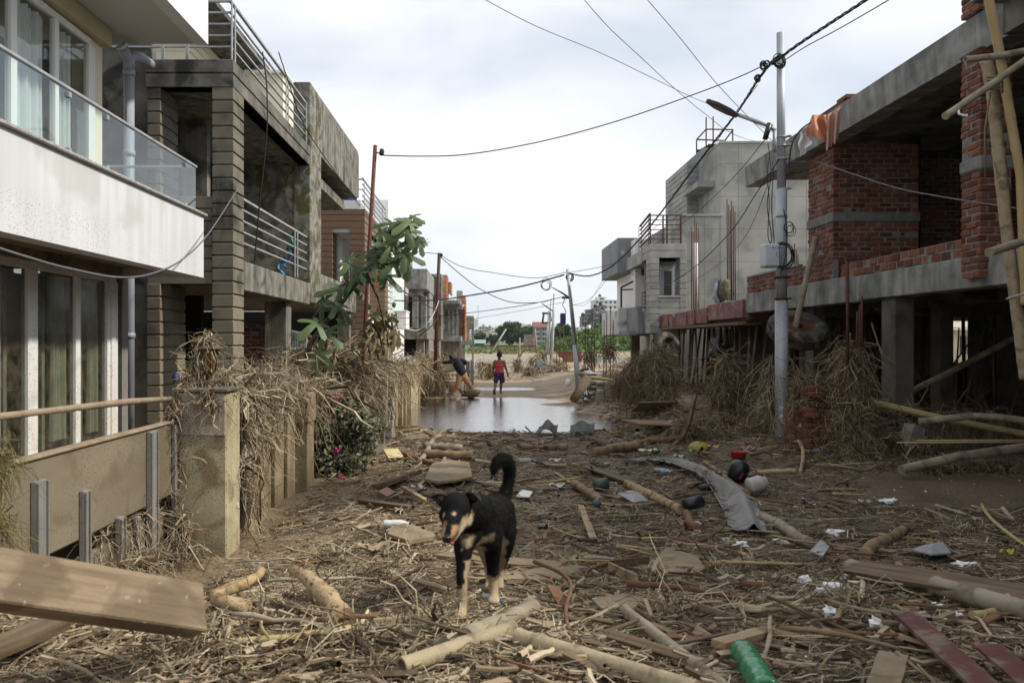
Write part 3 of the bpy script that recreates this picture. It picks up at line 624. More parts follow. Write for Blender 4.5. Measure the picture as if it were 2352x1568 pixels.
def bricks(mb, mo, o, u, w, L, h, th=.11, seed=0, bl=.235, bh=.072, gap=.017, rag=0, band=None):
    """brick courses on plane from o along unit u (x,y), outward normal w; thickness th; mortar core into mo"""
    rg = random.Random(seed); u = Vector((*u, 0)); w = Vector((*w, 0)); o = Vector(o)
    def M4(): return Matrix(((u.x, w.x, 0, o.x), (u.y, w.y, 0, o.y), (0, 0, 1, o.z), (0, 0, 0, 1)))
    T = M4(); mo.box(gap, L - gap, -th + .004, -.012, 0, h - .004, T)
    nz = int(h / (bh + gap)); H_ = h / max(1, nz)
    for j in range(nz):
        z = j * H_
        if band and band[0] < z + H_ / 2 < band[1]: continue
        s = -(bl / 2) * (j % 2) - rg.uniform(0, .04); lim = L - (rg.uniform(0, rag) if rag else 0)
        while s < lim:
            a = max(0, s); e2 = min(lim, s + bl)
            if e2 - a > .04:
                d = rg.uniform(-.013, .011); dz = rg.uniform(-.006, .006)
                MM = T @ Matrix.Translation(((a + e2) / 2, -th / 2 + d, z + H_ / 2 + dz)) @ Matrix.Rotation(rg.uniform(-.022, .022), 4, 'Y') @ Matrix.Rotation(rg.uniform(-.02, .02), 4, 'Z')
                hw = (e2 - a) / 2 - gap * .4; mb.bbox(-hw, hw, -th / 2, th / 2, -H_ / 2 + gap * .5, H_ / 2 - gap * .5, .009, MM)
            s += bl + gap
def slidedoor(parent, x, ys, z0, z1, mat, gm, fw=.055, curtain=True, dx=1):
    """glazed wall in the plane x, frames at the ys"""
    fr = MB()
    for i, (y, w) in enumerate(ys): fr.bbox(x - .04, x + .05, y - w / 2, y + w / 2, z0, z1, .006)
    fr.bbox(x - .035, x + .044, ys[0][0], ys[-1][0], z1, z1 + .1, .006); fr.bbox(x - .035, x + .044, ys[0][0], ys[-1][0], z0 - .07, z0, .006)
    fo = part('door_frame', fr, mat, parent)
    for (a, wa), (b, wb) in zip(ys, ys[1:]):
        g = MB(); g.box(x - .006, x + .006, a + wa / 2, b - wb / 2, z0 + .001, z1 - .001); part('pane', g, gm, fo)
    return fo

# ================================================================ white house with glass balcony (left foreground)
def white_house():
    t = thing('white_house', 'white house with glass balcony and sliding doors, nearest on the left', 'house', (-6, 10, 0))
    y0, y1 = 2.6, 13.0
    mb = MB(); mb.box(-4.6, -4.36, y0, y1, 2.9, 3.86); mb.box(-6.6, -4.6, y1 - .24, y1, 2.9, 3.86); part('balcony_parapet', mb, m_white, t)
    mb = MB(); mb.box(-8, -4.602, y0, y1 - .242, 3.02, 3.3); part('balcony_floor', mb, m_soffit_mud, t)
    mb = MB(); mb.bbox(-4.64, -4.31, y0, y1 + .05, 3.862, 3.905, .01); mb.bbox(-6.0, -4.642, y1 - .28, y1 + .05, 3.862, 3.905, .01); part('coping', mb, mk('granite_coping', [(.2, .19, .17), (.4, .38, .35)], 30, .6, .1), t)
    # glass balustrade, three panes and the return
    gy = [2.6, 6.1, 9.35, 12.88]
    for a, b in zip(gy, gy[1:]):
        mb = MB(); mb.box(-4.456, -4.444, a + .008, b - .008, 3.91, 4.6); part('glass_panel', mb, m_glass_rail, t)
    mb = MB(); mb.box(-5.9, -4.45, 12.884, 12.896, 3.91, 4.6); part('glass_panel', mb, m_glass_rail, t)
    mb = MB(); mb.bbox(-4.475, -4.425, y0, 12.91, 4.602, 4.64, .006); mb.bbox(-5.9, -4.476, 12.87, 12.91, 4.602, 4.64, .006); part('handrail', mb, m_steel, t)
    for y in (5.6, 8.9, 9.8, 12.4, 4.2, 7.4):
        for z in (4.52, 3.92): mb = MB(); mb.bbox(-4.47, -4.415, y - .03, y + .03, z, z + .06, .004); part('glass_clip', mb, m_steel, t)
    # upper storey: wall, doors, header beam, roof slab with fascia
    mb = MB(); mb.box(-6.3, -6.0, 12.72, 13.1, 3.3, 6.82); mb.box(-6.3, -6.0, y0, 12.72, 6.5, 6.82); mb.box(-6.3, -6.0, y0, 6, 3.3, 6.5); part('upper_wall', mb, m_cream, t)
    mb = MB(); mb.bbox(-6.4, -5.84, y0, 13.1, 6.55, 6.819, .01); part('header_beam', mb, m_beige, t)
    slidedoor(t, -6.0, [(6.1, .1), (7.8, .06), (9.2, .06), (10.55, .14), (11.62, .1), (12.66, .2)], 3.42, 6.42, m_frame, m_glass_win)
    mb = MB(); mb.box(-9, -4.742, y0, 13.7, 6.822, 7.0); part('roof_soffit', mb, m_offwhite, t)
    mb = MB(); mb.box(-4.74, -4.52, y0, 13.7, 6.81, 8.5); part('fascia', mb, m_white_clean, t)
    # curtains behind both storeys' doors
    def curtain(ya, yb, z0, z1, x, k):
        mb = MB(); mb.grid(lambda u, v: (x + .05 * math.sin(u * k * 6.28) + .02 * math.sin(u * 17 + v * 2), ya + (yb - ya) * u, z0 + (z1 - z0) * v), int(k * 8), 4)
        part('curtain', mb, m_curtain, t)
    curtain(7.9, 10.4, 3.45, 6.4, -6.12, 12); curtain(10.75, 11.55, 3.45, 6.4, -6.12, 6); curtain(11.9, 12.3, 3.45, 6.4, -6.12, 3)
    for y, w in ((9.3, .3), (10.25, .14), (10.75, .4), (11.35, .15), (11.75, .3)): curtain(y, y + w, .6, 2.75, -5.62, 4)
    for y in (9.7, 10.55, 11.55): mb = MB(); mb.bbox(-5.66, -5.6, y, y + .07, .5, 2.77, .005); part('inner_frame', mb, m_frame, t)
    mb = MB(); mb.box(-6.9, -6.8, 8, 12.8, .45, 2.9); part('room_wall', mb, colmat('pale_room_wall', (.45, .44, .38), .9), t)
    mb = MB(); mb.box(-7.6, -7.4, y0, 13.1, .3, 6.6); mb.box(-7.4, -5.6, 12.9, 13.12, .3, 2.89); mb.box(-7.4, -6.31, 12.9, 13.1, 3.3, 6.6); part('inner_wall', mb, colmat('dim_inner_wall', (.2, .19, .17), .9), t)
    # ground floor glazed doors
    slidedoor(t, -5.5, [(7.3, .1), (8.7, .1), (9.35, .06), (10.07, .22), (11.2, .13), (12.12, .09), (12.36, .12)], .5, 2.78, m_frame, m_glass_mud)
    mb = MB(); mb.bbox(-5.48, -5.42, 12.16, 12.3, .43, 2.88, .01); part('door_post', mb, m_frame, t)
    mb = MB(); mb.bbox(-6.2, -6.14, 8.7, 11.2, 1.25, 1.33, .01); part('inner_rail', mb, m_frame, t)
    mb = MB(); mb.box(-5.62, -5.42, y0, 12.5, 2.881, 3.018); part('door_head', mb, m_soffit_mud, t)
    mb = MB(); mb.box(-9, -3.0, y0, 13.2, .05, .42); part('terrace', mb, m_floor, t)
    mb = MB(); b = [(-5.71, 13.42, -.1), (-5.71, 13.42, 6.3)]; mb.tube(b, .082, 16)
    for z in (6.2, 4.9, 1.95): mb.tube([(-5.71, 13.42, z), (-5.71, 13.42, z + .09)], .095, 16)
    dp = thing('downpipe', 'thick grey rainwater pipe with elbow rising beside the white house', 'pipe', (-5.71, 13.42, 0))
    part('pipe', mb, m_pvc, dp)
    mb = MB(); mb.tube([(-5.71, 13.42, 6.3), (-5.71, 13.42, 6.45), (-5.69, 13.47, 6.54), (-5.62, 13.7, 6.58), (-5.6, 14.0, 6.58)], .088, 16); mb.tube([(-5.71, 13.42, 6.42), (-5.76, 13.3, 6.62)], .085, 16); part('elbow', mb, m_pvc, dp)
    mb = MB(); mb.tube([(-5.76, 13.3, 6.62), (-5.775, 13.27, 6.65)], .1, 16); part('grate', mb, m_box, dp)
white_house()

# ================================================================ dark unfinished concrete house
def concrete_house():
    t = thing('concrete_house', 'blackened unfinished concrete house with grooved columns, second on the left', 'house', (-6, 18, 0))
    X0 = -4.3; Yf = 14.36
    mb = MB(); siding(mb, -4.67, X0, Yf, 15.0, -.2, 6.31); part('grooved_column', mb, m_conc_siding, t)
    mb = MB(); siding(mb, -5.8, -5.57, Yf, 15.6, -.2, 2.9); siding(mb, -5.8, -5.57, Yf + .01, 15.2, 4.42, 6.31); part('grooved_column', mb, m_conc_siding, t)
    mb = MB(); siding(mb, -5.8, -4.674, Yf + .02, 14.6, 2.9, 4.42); part('grooved_panel', mb, m_conc_siding, t)
    mb = MB(); siding(mb, -5.82, X0 + .003, Yf - .01, 14.7, 6.312, 6.79); part('grooved_beam', mb, m_conc_dark, t)
    mb = MB(); siding(mb, -4.6, X0 + .003, 14.702, 20.78, 6.312, 6.79); part('grooved_beam', mb, m_conc_dark, t)
    mb = MB(); mb.bbox(-4.65, X0, 15.01, 20.78, 2.82, 3.36, .02); part('edge_beam', mb, m_conc_side, t)
    # floors and inner walls
    mb = MB(); mb.box(-10, -4.66, 15.01, 27.9, 2.92, 3.1); mb.box(-10, -4.61, 14.71, 27.9, 6.32, 6.6); part('floor_slab', mb, m_conc_side, t)
    mb = MB(); mb.box(-7.2, -5.81, 14.5, 14.8, -.2, 7.3); part('side_wall', mb, m_conc_dark, t)
    mb = MB(); mb.box(-6.4, -5.5, 16.6, 16.8, 3.1, 6.32); part('inner_wall', mb, m_conc_side, t)
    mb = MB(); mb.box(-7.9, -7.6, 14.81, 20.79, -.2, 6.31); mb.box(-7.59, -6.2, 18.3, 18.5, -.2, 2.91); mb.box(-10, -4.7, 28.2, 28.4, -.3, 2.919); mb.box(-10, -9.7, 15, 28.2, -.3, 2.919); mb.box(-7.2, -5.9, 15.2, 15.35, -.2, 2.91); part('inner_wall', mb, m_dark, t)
    mb = MB(); mb.box(-7.59, -4.31, 20.8, 21.1, 3.101, 6.319); part('mossy_wall', mb, m_conc_moss, t)
    mb = MB(); mb.bbox(-4.72, X0 + .01, 20.79, 22.2, 2.88, 8.42, .02); part('pier', mb, m_conc_moss, t)
    mb = MB(); mb.prism([(22.2, 6.86), (22.2, 8.42), (28.9, 8.52), (29.1, 8.4), (29.1, 6.95), (28.7, 6.86)], 'x', -4.62, X0, None); part('roof_parapet', mb, m_conc_side, t)
    mb = MB(); mb.box(-10, -4.621, 22.21, 28.9, 6.87, 7.1); part('roof_soffit', mb, m_conc_dark, t)
    mb = MB(); mb.bbox(-4.6, X0 + .02, 20.78, 28.5, 2.87, 3.72, .02) if False else mb.bbox(-4.6, X0 - .005, 22.21, 28.5, 2.87, 3.72, .02); part('balcony_parapet', mb, m_conc_moss, t)
    mb = MB(); mb.box(-6.2, -5.9, 19.5, 19.9, -.2, 2.91); mb.bbox(-4.95, -4.45, 18.9, 19.4, -.2, 2.81, .01); mb.bbox(-4.8, -4.4, 27.6, 28, -.2, 2.86, .01); part('column', mb, m_conc_side, t)
    mb = MB(); mo = MB(); bricks(mb, mo, (-6.0, 19.0, -.2), (1, 0), (0, -1), 1.05, 2.5, seed=3); bo = part('brick_infill', mb, m_brick, t); part('mortar', mo, m_mortar, bo)
    railing(t, (-4.38, 14.42), (-4.38, 20.7), 6.84, 7.84, 5, (.0, .03, .64, .67, .98))
    railing(t, (-6.5, 14.45), (-4.38, 14.45), 6.84, 7.84, 5, (.45, .65))
    railing(t, (-4.36, 15.02), (-4.36, 20.6), 3.5, 4.5, 5, (.75, .8))
    c = thing('stair_tower', 'cream stair tower on the roof behind the blackened concrete house', 'tower', (-6.2, 24, 7.1))
    mb = MB(); mb.box(-6.75, -5.75, 24, 27, 7.11, 9.65); part('wall', mb, m_cream, c); mb = MB(); mb.bbox(-6.85, -5.65, 23.9, 27.1, 9.652, 9.75, .01); part('roof', mb, m_white_clean, c)
    c = thing('roof_room', 'cream rooftop room with grooved wall behind the front railing', 'room', (-8.5, 21, 7.1))
    mb = MB(); siding(mb, -9.6, -7.4, 21, 25, 7.11, 9.9); part('wall', mb, m_cream, c); mb = MB(); mb.bbox(-9.7, -6.3, 19.5, 25, 9.902, 10.05, .01); part('roof', mb, m_conc_dark, c)
    # zinc sheet leaning in the ground floor opening
    mb = MB(); mb.grid(lambda u, v: (-4.75 + u * .06 + v * .1, 22.4 + u * 1.3 + .0, .3 + v * 1.9 + 0) if False else (X(656 + 46 * u, 20.0) , 20.0 + .03 * math.sin(u * 70) + .2 * v, .1 + 2.1 * v * (1 - .05 * u)), 60, 3)
    solo('zinc_sheet', 'corrugated zinc sheet propped against the ground floor column behind the straw', 'sheet', mb, m_zinc)
concrete_house()
# torn plastic caught on the railing
for i, (px, py, c, nm) in enumerate(((665, 545, (.02, .35, .3), 'green'), (660, 575, (.03, .16, .5), 'blue'), (648, 590, (.04, .25, .55), 'pale blue'))):
    mb = MB(); p = P(px, py, 19.6 - .4 * i); mb.grid(lambda u, v: p + Vector((.08 * math.sin(5 * v + i), .12 * (u - .5) + .06 * math.sin(v * 7), -.4 * v + .05 * math.sin(u * 9))), 5, 7)
    solo('plastic_scrap', '%s torn plastic caught on the mid-level balcony railing' % nm, 'plastic scrap', mb, colmat('plastic_' + nm.replace(' ', '_'), c))

# ================================================================ brown clad house
def brown_house():
    t = thing('brown_house', 'brown board-clad house with white window recess, third on the left', 'house', (-5.5, 34, 0))
    Y0, Y1, X0 = 30.6, 38.0, -4.3
    mb = MB(); siding(mb, -7.5, -5.5, Y0, Y0 + .9, -.3, 6.1); part('front_cladding', mb, m_brown, t)
    mb = MB(); siding(mb, -4.86, X0, Y0, Y0 + 1.2, -.3, 6.1); part('front_cladding', mb, m_brown, t)
    mb = MB(); siding(mb, -7.5, X0, Y0 - .003, Y0 + 1.2, 6.1, 6.8); siding(mb, -5.2, X0, Y0 + 1.2, Y1, 6.1, 6.8); part('head_cladding', mb, m_brown, t)
    mb = MB(); siding(mb, -5.5, -4.87, Y0 + .01, Y0 + .9, -.3, .9) ; siding(mb, -5.0, X0, Y1 - 1, Y1, -.3, 6.1); part('front_cladding', mb, m_brown, t)
    mb = MB(); mb.box(-5.49, -4.6, 32.6, 32.8, 2.9, 6.09); mb.box(-5.6, -5.45, Y0 + .9, 32.6, 2.9, 6.09); mb.box(-7.4, -4.7, Y0 + .05, Y1 - 1.2, 2.7, 2.95); mb.box(-7.4, -4.5, Y0 + .1, Y1 - .1, 5.95, 6.1); mb.box(-5.2, -5.0, 33, Y1 - 1, 3, 6); part('reveal', mb, m_white_clean, t)
    mb = MB(); mb.box(-5.22, -4.75, 32.5, 32.59, 3.2, 5.6); wf = part('window', mb, m_frame, t); mb = MB(); mb.box(-5.16, -5.02, 32.47, 32.499, 3.3, 5.5); mb.box(-4.97, -4.8, 32.47, 32.499, 3.3, 5.5); part('pane', mb, colmat('dark_pane', (.05, .06, .06), .1), wf)
    mb = MB(); mb.box(-7.4, -4.45, 32.4, 32.6, -.3, 2.69); part('ground_wall', mb, mk('muddy_inner', [(.15, .11, .07), (.2, .15, .1)]), t)
    mb = MB(); mb.box(-7.4, -4.5, Y0 + .2, Y1, 6.803, 7.15); part('roof_parapet', mb, m_white_clean, t)
    railing(t, (-4.4, Y0 + .1), (-4.4, Y1), 6.9, 7.95, 5, (.02, .4, .44, .8, .98), r=.025); railing(t, (-5.5, Y0 + .1), (-4.9, Y0 + .1), 3.6, 4.1, 2, (), r=.03)
    railing(t, (-6.5, Y0 + .3), (-4.4, Y0 + .3), 7.2, 7.95, 2, (.1, .5), r=.025)
    c = solo('water_drum', 'blue plastic drum lying on the white roof parapet of the brown house', 'drum', MB().tube([(-5.3, 31.2, 7.3), (-4.7, 31.3, 7.3)], .16, 14), colmat('blue_plastic', (.03, .08, .4)))
brown_house()
def white_house2():
    t = thing('white_row_house', 'tall white rendered house with balcony, behind the fig tree', 'house', (-6, 42, 0))
    mb = MB(); mb.prism([(38.3, -.3), (38.3, 8.45), (40.5, 8.62), (46.2, 8.2), (46.2, -.3)], 'x', -9, -4.3); part('wall', mb, m_white_clean, t)
    mb = MB(); mb.bbox(-4.35, -3.66, 40.4, 42.2, 2.5, 3.35, .01); mb.bbox(-4.35, -3.63, 40.35, 42.25, 3.352, 3.42, .01); part('balcony', mb, m_white_clean, t)
    mb = MB(); mb.box(-3.72, -3.70, 40.4, 42.18, 3.43, 4.55); mb.box(-4.29, -3.73, 40.4, 40.42, 3.43, 4.55); part('glass_panel', mb, m_glass_rail, t)
    railing(t, (-4.2, 38.2), (-4.2, 40.3), 3.0, 4.6, 6, (.2, .8), r=.03, mat=m_frame)
    mb = MB(); mb.box(-4.295, -4.27, 38.6, 39.6, 4.6, 6.2); part('window', mb, colmat('dark_pane2', (.06, .07, .07), .2), t)
    mb = MB(); mb.box(-4.295, -4.2, 38.6, 39.2, .1, 2.2); part('door', mb, m_galv, t)
white_house2()
def box_house():
    t = thing('concrete_box_house', 'bare concrete house with a boxy overhanging top, behind the dark red pole', 'house', (-5, 52, 0))
    Y = 50; xr = X(981, Y)
    xl = X(905, Y); zt, zb = Z(617, Y), Z(664, Y)
    mb = MB(); mb.bbox(-9, xr, Y, Y + 7.4, zb, zt, .02); part('top_box', mb, m_conc_new, t)
    mb = MB(); mb.box(-9, X(966, Y), Y + .3, Y + 7, zb - .35, zb - .002); mb.bbox(X(945, Y), X(958, Y), Y + .5, Y + 1, Z(752, Y), zb - .36, .01); mb.bbox(X(963, Y), X(976, Y), Y + 1.2, Y + 1.9, Z(752, Y), zb - .36, .01); mb.box(xr - .5, xr - .05, Y + 3, Y + 7, Z(752, Y), zb - .01); part('upper_columns', mb, m_conc_new, t)
    mb = MB(); mb.bbox(-9, xr + .02, Y - .3, Y + 7.4, Z(779, Y), Z(752, Y), .02); part('floor_band', mb, m_conc_side, t)
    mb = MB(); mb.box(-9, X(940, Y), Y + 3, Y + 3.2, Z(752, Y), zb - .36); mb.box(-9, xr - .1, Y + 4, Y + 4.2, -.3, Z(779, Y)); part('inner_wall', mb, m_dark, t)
    mb = MB(); mb.bbox(X(955, Y), X(973, Y), Y + .2, Y + 1, -.3, Z(779, Y) - .003, .01); mb.bbox(X(980, Y) - .2, xr - .02, Y + 2, Y + 7, -.3, Z(779, Y) - .003, .01); part('ground_column', mb, m_conc_side, t)
    g = thing('roof_ladder_frame', 'small steel ladder frame on top of the boxy concrete house', 'frame', (X(935, 54), 54, zt))
    mb = MB()
    for px in (925, 932, 940, 946): mb.box(X(px, 54) - .03, X(px, 54) + .03, 54, 54.06, zt, zt + 1.1)
    for k in range(6): mb.box(X(925, 54), X(946, 54), 54.0, 54.05, zt + .15 + .17 * k, zt + .2 + .17 * k)
    part('ladder', mb, m_steel, g); mb = MB(); mb.box(X(915, 54), X(947, 54), 53.9, 54.4, zt + .35, zt + .45); part('platform', mb, m_rust, g)
box_house()
def end_houses():
    Y = 58; t = thing('grooved_tower_house', 'narrow grooved concrete wing beside the boxy house', 'house', (X(1005, Y), Y, 0))
    mb = MB(); siding(mb, X(990, Y) - 2, X(1013, Y), Y, Y + 3, Z(779, Y), Z(637, Y)); part('grooved_wall', mb, m_conc_siding, t); mb = MB(); mb.bbox(X(990, Y) - 2, X(1014, Y), Y - .1, Y + 3, Z(637, Y), Z(629, Y), .02); part('coping', mb, m_conc_new, t)
    mb = MB(); mb.box(X(990, Y) - 2, X(1008, Y), Y + .2, Y + 3, -.3, Z(780, Y)); part('ground_wall', mb, m_conc_side, t)
    Y = 64; t = thing('brick_house', 'orange brick house with stepped towers and thin canopy, near the left row end', 'house', (X(1040, Y), Y, 0))
    for (a, b, top, bot, dy) in ((1000, 1027, 631, 706, 2), (1024, 1036, 647, 675, 3)):
        mb = MB(); mo = MB(); x0, x1 = X(a, Y + dy), X(b, Y + dy)
        bricks(mb, mo, (x0, Y + dy, Z(bot, Y + dy)), (1, 0), (0, -1), x1 - x0, Z(top, Y + dy) - Z(bot, Y + dy), seed=a, bl=.24, bh=.1); bricks(mb, mo, (x1, Y + dy, Z(bot, Y + dy)), (0, 1), (1, 0), 3, Z(top, Y + dy) - Z(bot, Y + dy), seed=a + 1, bl=.24, bh=.1)
        w = part('brick_tower', mb, m_brick_pale, t); part('mortar', mo, m_mortar, w)
    mb = MB(); mo = MB(); x1 = X(1070, Y + 3); z0, z1 = Z(700, Y + 3), Z(679, Y + 3); x0 = X(1015, Y + 3)
    bricks(mb, mo, (x0, Y + 3, Z(770, Y + 3)), (1, 0), (0, -1), x1 - x0, Z(705, Y) - Z(770, Y + 3), seed=5, bh=.1)
    bricks(mb, mo, (X(1058, Y + 1), Y + 2.5, z0), (1, 0), (0, -1), x1 - X(1058, Y + 1), z1 - z0, seed=6, bh=.1); bricks(mb, mo, (x1, Y + 2.5, Z(782, Y + 3)), (0, 1), (1, 0), 3, Z(679, Y) - Z(782, Y + 3), seed=7, bh=.1)
    w = part('brick_wall', mb, m_brick_pale, t); part('mortar', mo, m_mortar, w)
    mb = MB(); mb.bbox(X(1000, Y), X(1058, Y), Y - 1.5, Y + 2.4, Z(699, Y), Z(691, Y), .02); mb.bbox(X(1015, Y), X(1062, Y), Y + .3, Y + 2.4, Z(709, Y), Z(699, Y) - .002, .02); part('canopy', mb, m_conc_new, t)
    mb = MB(); mb.bbox(X(1000, Y), X(1060, Y), Y - 1, Y + 5, Z(784, Y), Z(772, Y), .02); part('floor_slab', mb, m_conc_new, t)
    for px in (1018, 1031, 1041, 1050): mb = MB(); mb.bbox(X(px - 3, Y), X(px + 2, Y), Y + .5, Y + .8, Z(772, Y) + .002, Z(709, Y) - .002, .01); part('upper_column', mb, m_conc_new, t)
    for px in (1015, 1030, 1045, 1057): mb = MB(); mb.bbox(X(px - 3, Y), X(px + 3, Y), Y + .5, Y + .8, -.3, Z(784, Y) - .002, .01); part('ground_column', mb, m_conc_side, t)
    mb = MB(); mb.box(X(1000, Y), X(1052, Y), Y + 2, Y + 2.2, Z(772, Y), Z(709, Y)); mb.box(X(1000, Y), X(1056, Y), Y + 3, Y + 3.2, -.3, Z(784, Y)); part('inner_wall', mb, m_conc_dark, t)
    Y = 84; t = thing('grey_end_house', 'plain grey concrete house closing the left row, next to the open plain', 'house', (X(1080, Y), Y, 0))
    mb = MB(); mb.bbox(X(1040, Y), X(1088, Y), Y, Y + 7, Z(754, Y), Z(725, Y), .02); mb.bbox(X(1040, Y), X(1077, Y), Y, Y + 7, Z(780, Y), Z(754, Y), .02) ; mb.bbox(X(1040, Y), X(1089, Y), Y - .2, Y + 7, Z(792, Y), Z(780, Y), .02); mb.bbox(X(1084, Y), X(1088, Y), Y, Y + .5, -.3, Z(754, Y), .01); mb.bbox(X(1060, Y), X(1068, Y), Y, Y + .5, -.3, Z(792, Y), .01); part('wall', mb, m_conc_side, t)
    mb = MB(); siding(mb, X(1046, Y), X(1060, Y), Y + 4, Y + 7, Z(725, Y), Z(662, Y)); part('stair_tower', mb, m_plaster_siding, t)
    mb = MB(); mb.bbox(X(1044, Y), X(1069, Y), Y + 3, Y + 7, Z(704, Y), Z(699, Y), .02); part('eave', mb, m_conc_new, t)
end_houses()

# ================================================================ right: brick shell in the foreground
def brick_shell():
    t = thing('brick_shell_house', 'unfinished red brick and concrete house on columns, nearest on the right', 'house', (8, 14, 0))
    X0 = 6.4; lz0, lz1 = 2.58, 3.02; uz0, uz1 = 5.62, 6.1
    mb = MB(); mb.bbox(X0, 6.75, 14.6, 20, lz0, lz1 + .02, .015); mb.bbox(X0 + .1, 6.85, 14.2, 14.598, lz0, lz1 + .01, .015); mb.bbox(X0 + .04, 6.8, 8.0, 14.198, lz0 + .02, lz1, .015); part('edge_beam', mb, m_conc_new, t)
    mb = MB(); mb.box(6.76, 16, 8, 20, 2.8, 3.01); 
    for y in (11, 14.4, 17.6): mb.box(6.86, 16, y, y + .3, lz0 + .04, 2.799)
    for x in (9.5, 13): mb.box(x, x + .3, 8, 20, lz0 + .05, 2.798)
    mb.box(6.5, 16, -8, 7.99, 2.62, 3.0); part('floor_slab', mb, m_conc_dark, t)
    mb = MB(); mb.box(6.3, 16, -8, 9.985, 5.6, 5.97); mb.box(11.5, 11.8, -8, 9.9, -.3, 5.59); mb.box(6.5, 11.49, -6, -5.8, -.3, 5.59); part('unseen_near_bay', mb, m_conc_dark, t)  # unseen near bay, its walls added to keep sky light off the ground floor
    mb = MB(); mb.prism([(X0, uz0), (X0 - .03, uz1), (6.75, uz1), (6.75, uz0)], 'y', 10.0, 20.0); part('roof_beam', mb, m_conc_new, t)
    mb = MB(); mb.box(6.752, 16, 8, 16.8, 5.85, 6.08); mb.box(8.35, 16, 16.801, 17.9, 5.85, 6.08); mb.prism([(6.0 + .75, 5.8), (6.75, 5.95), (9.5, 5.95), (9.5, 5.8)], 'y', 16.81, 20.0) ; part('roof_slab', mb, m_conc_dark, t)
    mb = MB(); mb.bbox(X0 - .5, 8.0, 8.0, 9.99, uz0 + .35, 7.6, .015); part('roof_upstand', mb, m_conc_new, t)
    mb = MB(); mo = MB()
    bricks(mb, mo, (6.62, 15.55, lz1 + .02), (1, 0), (0, -1), 1.62, 2.57, seed=21, band=(1.1, 1.3)); bricks(mb, mo, (6.62, 16.75, lz1 + .02), (0, -1), (-1, 0), 1.2, 2.57, seed=22, band=(1.1, 1.3))
    w = part('brick_wall', mb, m_brick, t); part('mortar', mo, m_mortar, w)
    mb = MB(); mb.bbox(6.6, 8.25, 15.53, 15.7, lz1 + 1.13, lz1 + 1.31, .01); mb.bbox(6.6, 6.78, 15.701, 16.77, lz1 + 1.13, lz1 + 1.31, .01); part('lintel_band', mb, m_mortar, t)
    mb = MB(); mo = MB(); bricks(mb, mo, (8.4, 17.4, lz1), (1, 0), (0, -1), 4.2, 2.8, seed=23); w = part('brick_wall', mb, m_brick, t); part('mortar', mo, m_mortar, w)
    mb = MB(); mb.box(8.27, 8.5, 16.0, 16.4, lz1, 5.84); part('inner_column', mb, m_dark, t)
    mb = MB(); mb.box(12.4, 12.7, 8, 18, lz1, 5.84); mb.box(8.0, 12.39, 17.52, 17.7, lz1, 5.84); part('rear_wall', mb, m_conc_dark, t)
    # low brick parapet on the edge beam, ragged
    mb = MB(); mo = MB(); bricks(mb, mo, (X0 + .02, 20.0, lz1 + .02), (0, -1), (-1, 0), 4.9, .36, seed=24, rag=.1); bricks(mb, mo, (X0 + .12, 15.0, lz1 + .02), (0, -1), (-1, 0), 4.4, .25, seed=25, rag=.3)
    w = part('brick_parapet', mb, m_brick, t); part('mortar', mo, m_mortar, w)
    mb = MB(); mb.bbox(X0 + .01, X0 + .15, 16.8, 20.0, lz1 + .385, lz1 + .45, .02); part('mortar_cap', mb, m_mortar, t)
    # near brick pillar
    mb = MB(); mo = MB(); x = 6.33
    for (z0, hh, s) in ((lz1 - .3, 1.35, 31), (lz1 + 1.25, 1.37, 32), (uz1 + .02, 1.3, 33)):
        mb = MB(); mo = MB(); bricks(mb, mo, (x, 10.5, z0), (1, 0), (0, -1), .42, hh, seed=s); bricks(mb, mo, (x, 10.92, z0), (0, -1), (-1, 0), .42, hh, seed=s + 10)
        w = part('brick_pillar', mb, m_brick, t); part('mortar', mo, m_mortar, w)
    mb = MB(); mb.bbox(x - .02, x + .44, 10.48, 10.94, lz1 + 1.055, lz1 + 1.245, .03); mb.bbox(x - .02, x + .44, 10.48, 10.94, lz1 + 2.625, uz0 - .002, .03); part('pillar_band', mb, m_mortar, t)
    # columns of the ground floor
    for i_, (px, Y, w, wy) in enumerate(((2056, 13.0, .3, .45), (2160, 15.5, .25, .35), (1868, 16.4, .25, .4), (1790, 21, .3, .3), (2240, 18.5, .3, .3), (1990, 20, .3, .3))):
        x = X(px, Y); mb = MB(); mb.bbox(x, x + w, Y, Y + wy, -.3, lz0 + .02, .01); part('column', mb, mk('shade_dark_concrete', [(.04, .037, .032), (.085, .08, .07), (.12, .112, .1)], 3, .9, .3, 40, mud=(.3, 2.4, .6), mudcol=(.12, .09, .06)), t)  # darker concrete for these columns: under-slab shade put into the colour
    mb = MB(); mo = MB(); bricks(mb, mo, (9.6, 23.5, -.3), (1, 0), (0, -1), 9, 1.6, seed=41); w = part('rear_brick_wall', mb, m_brick, t); part('mortar', mo, m_mortar, w)
    mb = MB(); mb.box(16, 16.3, -8, 24, -.3, 2.6); mb.box(9.8, 11.2, 20.2, 20.4, -.3, 2.5); mb.box(8.6, 9.0, 22, 22.3, -.3, 2.5); mb.box(12.4, 12.9, 20.2, 20.6, -.3, 2.5); mb.box(16, 16.3, 8, 24, -.3, 2.6); mb.box(7.4, 9.4, 24, 24.2, -.3, 2.3); mb.box(8.0, 10.4, 20.6, 20.8, -.3, 2.45); mb.box(11.9, 12.2, 18, 20.1, -.3, 2.5); part('inner_wall', mb, m_conc_dark, t)  # closing walls added to shut sky light out from under the shell
    mb = MB(); mb.box(6.9, 18, 20.01, 24.5, 2.5, 2.75); part('rear_slab', mb, m_conc_dark, t)
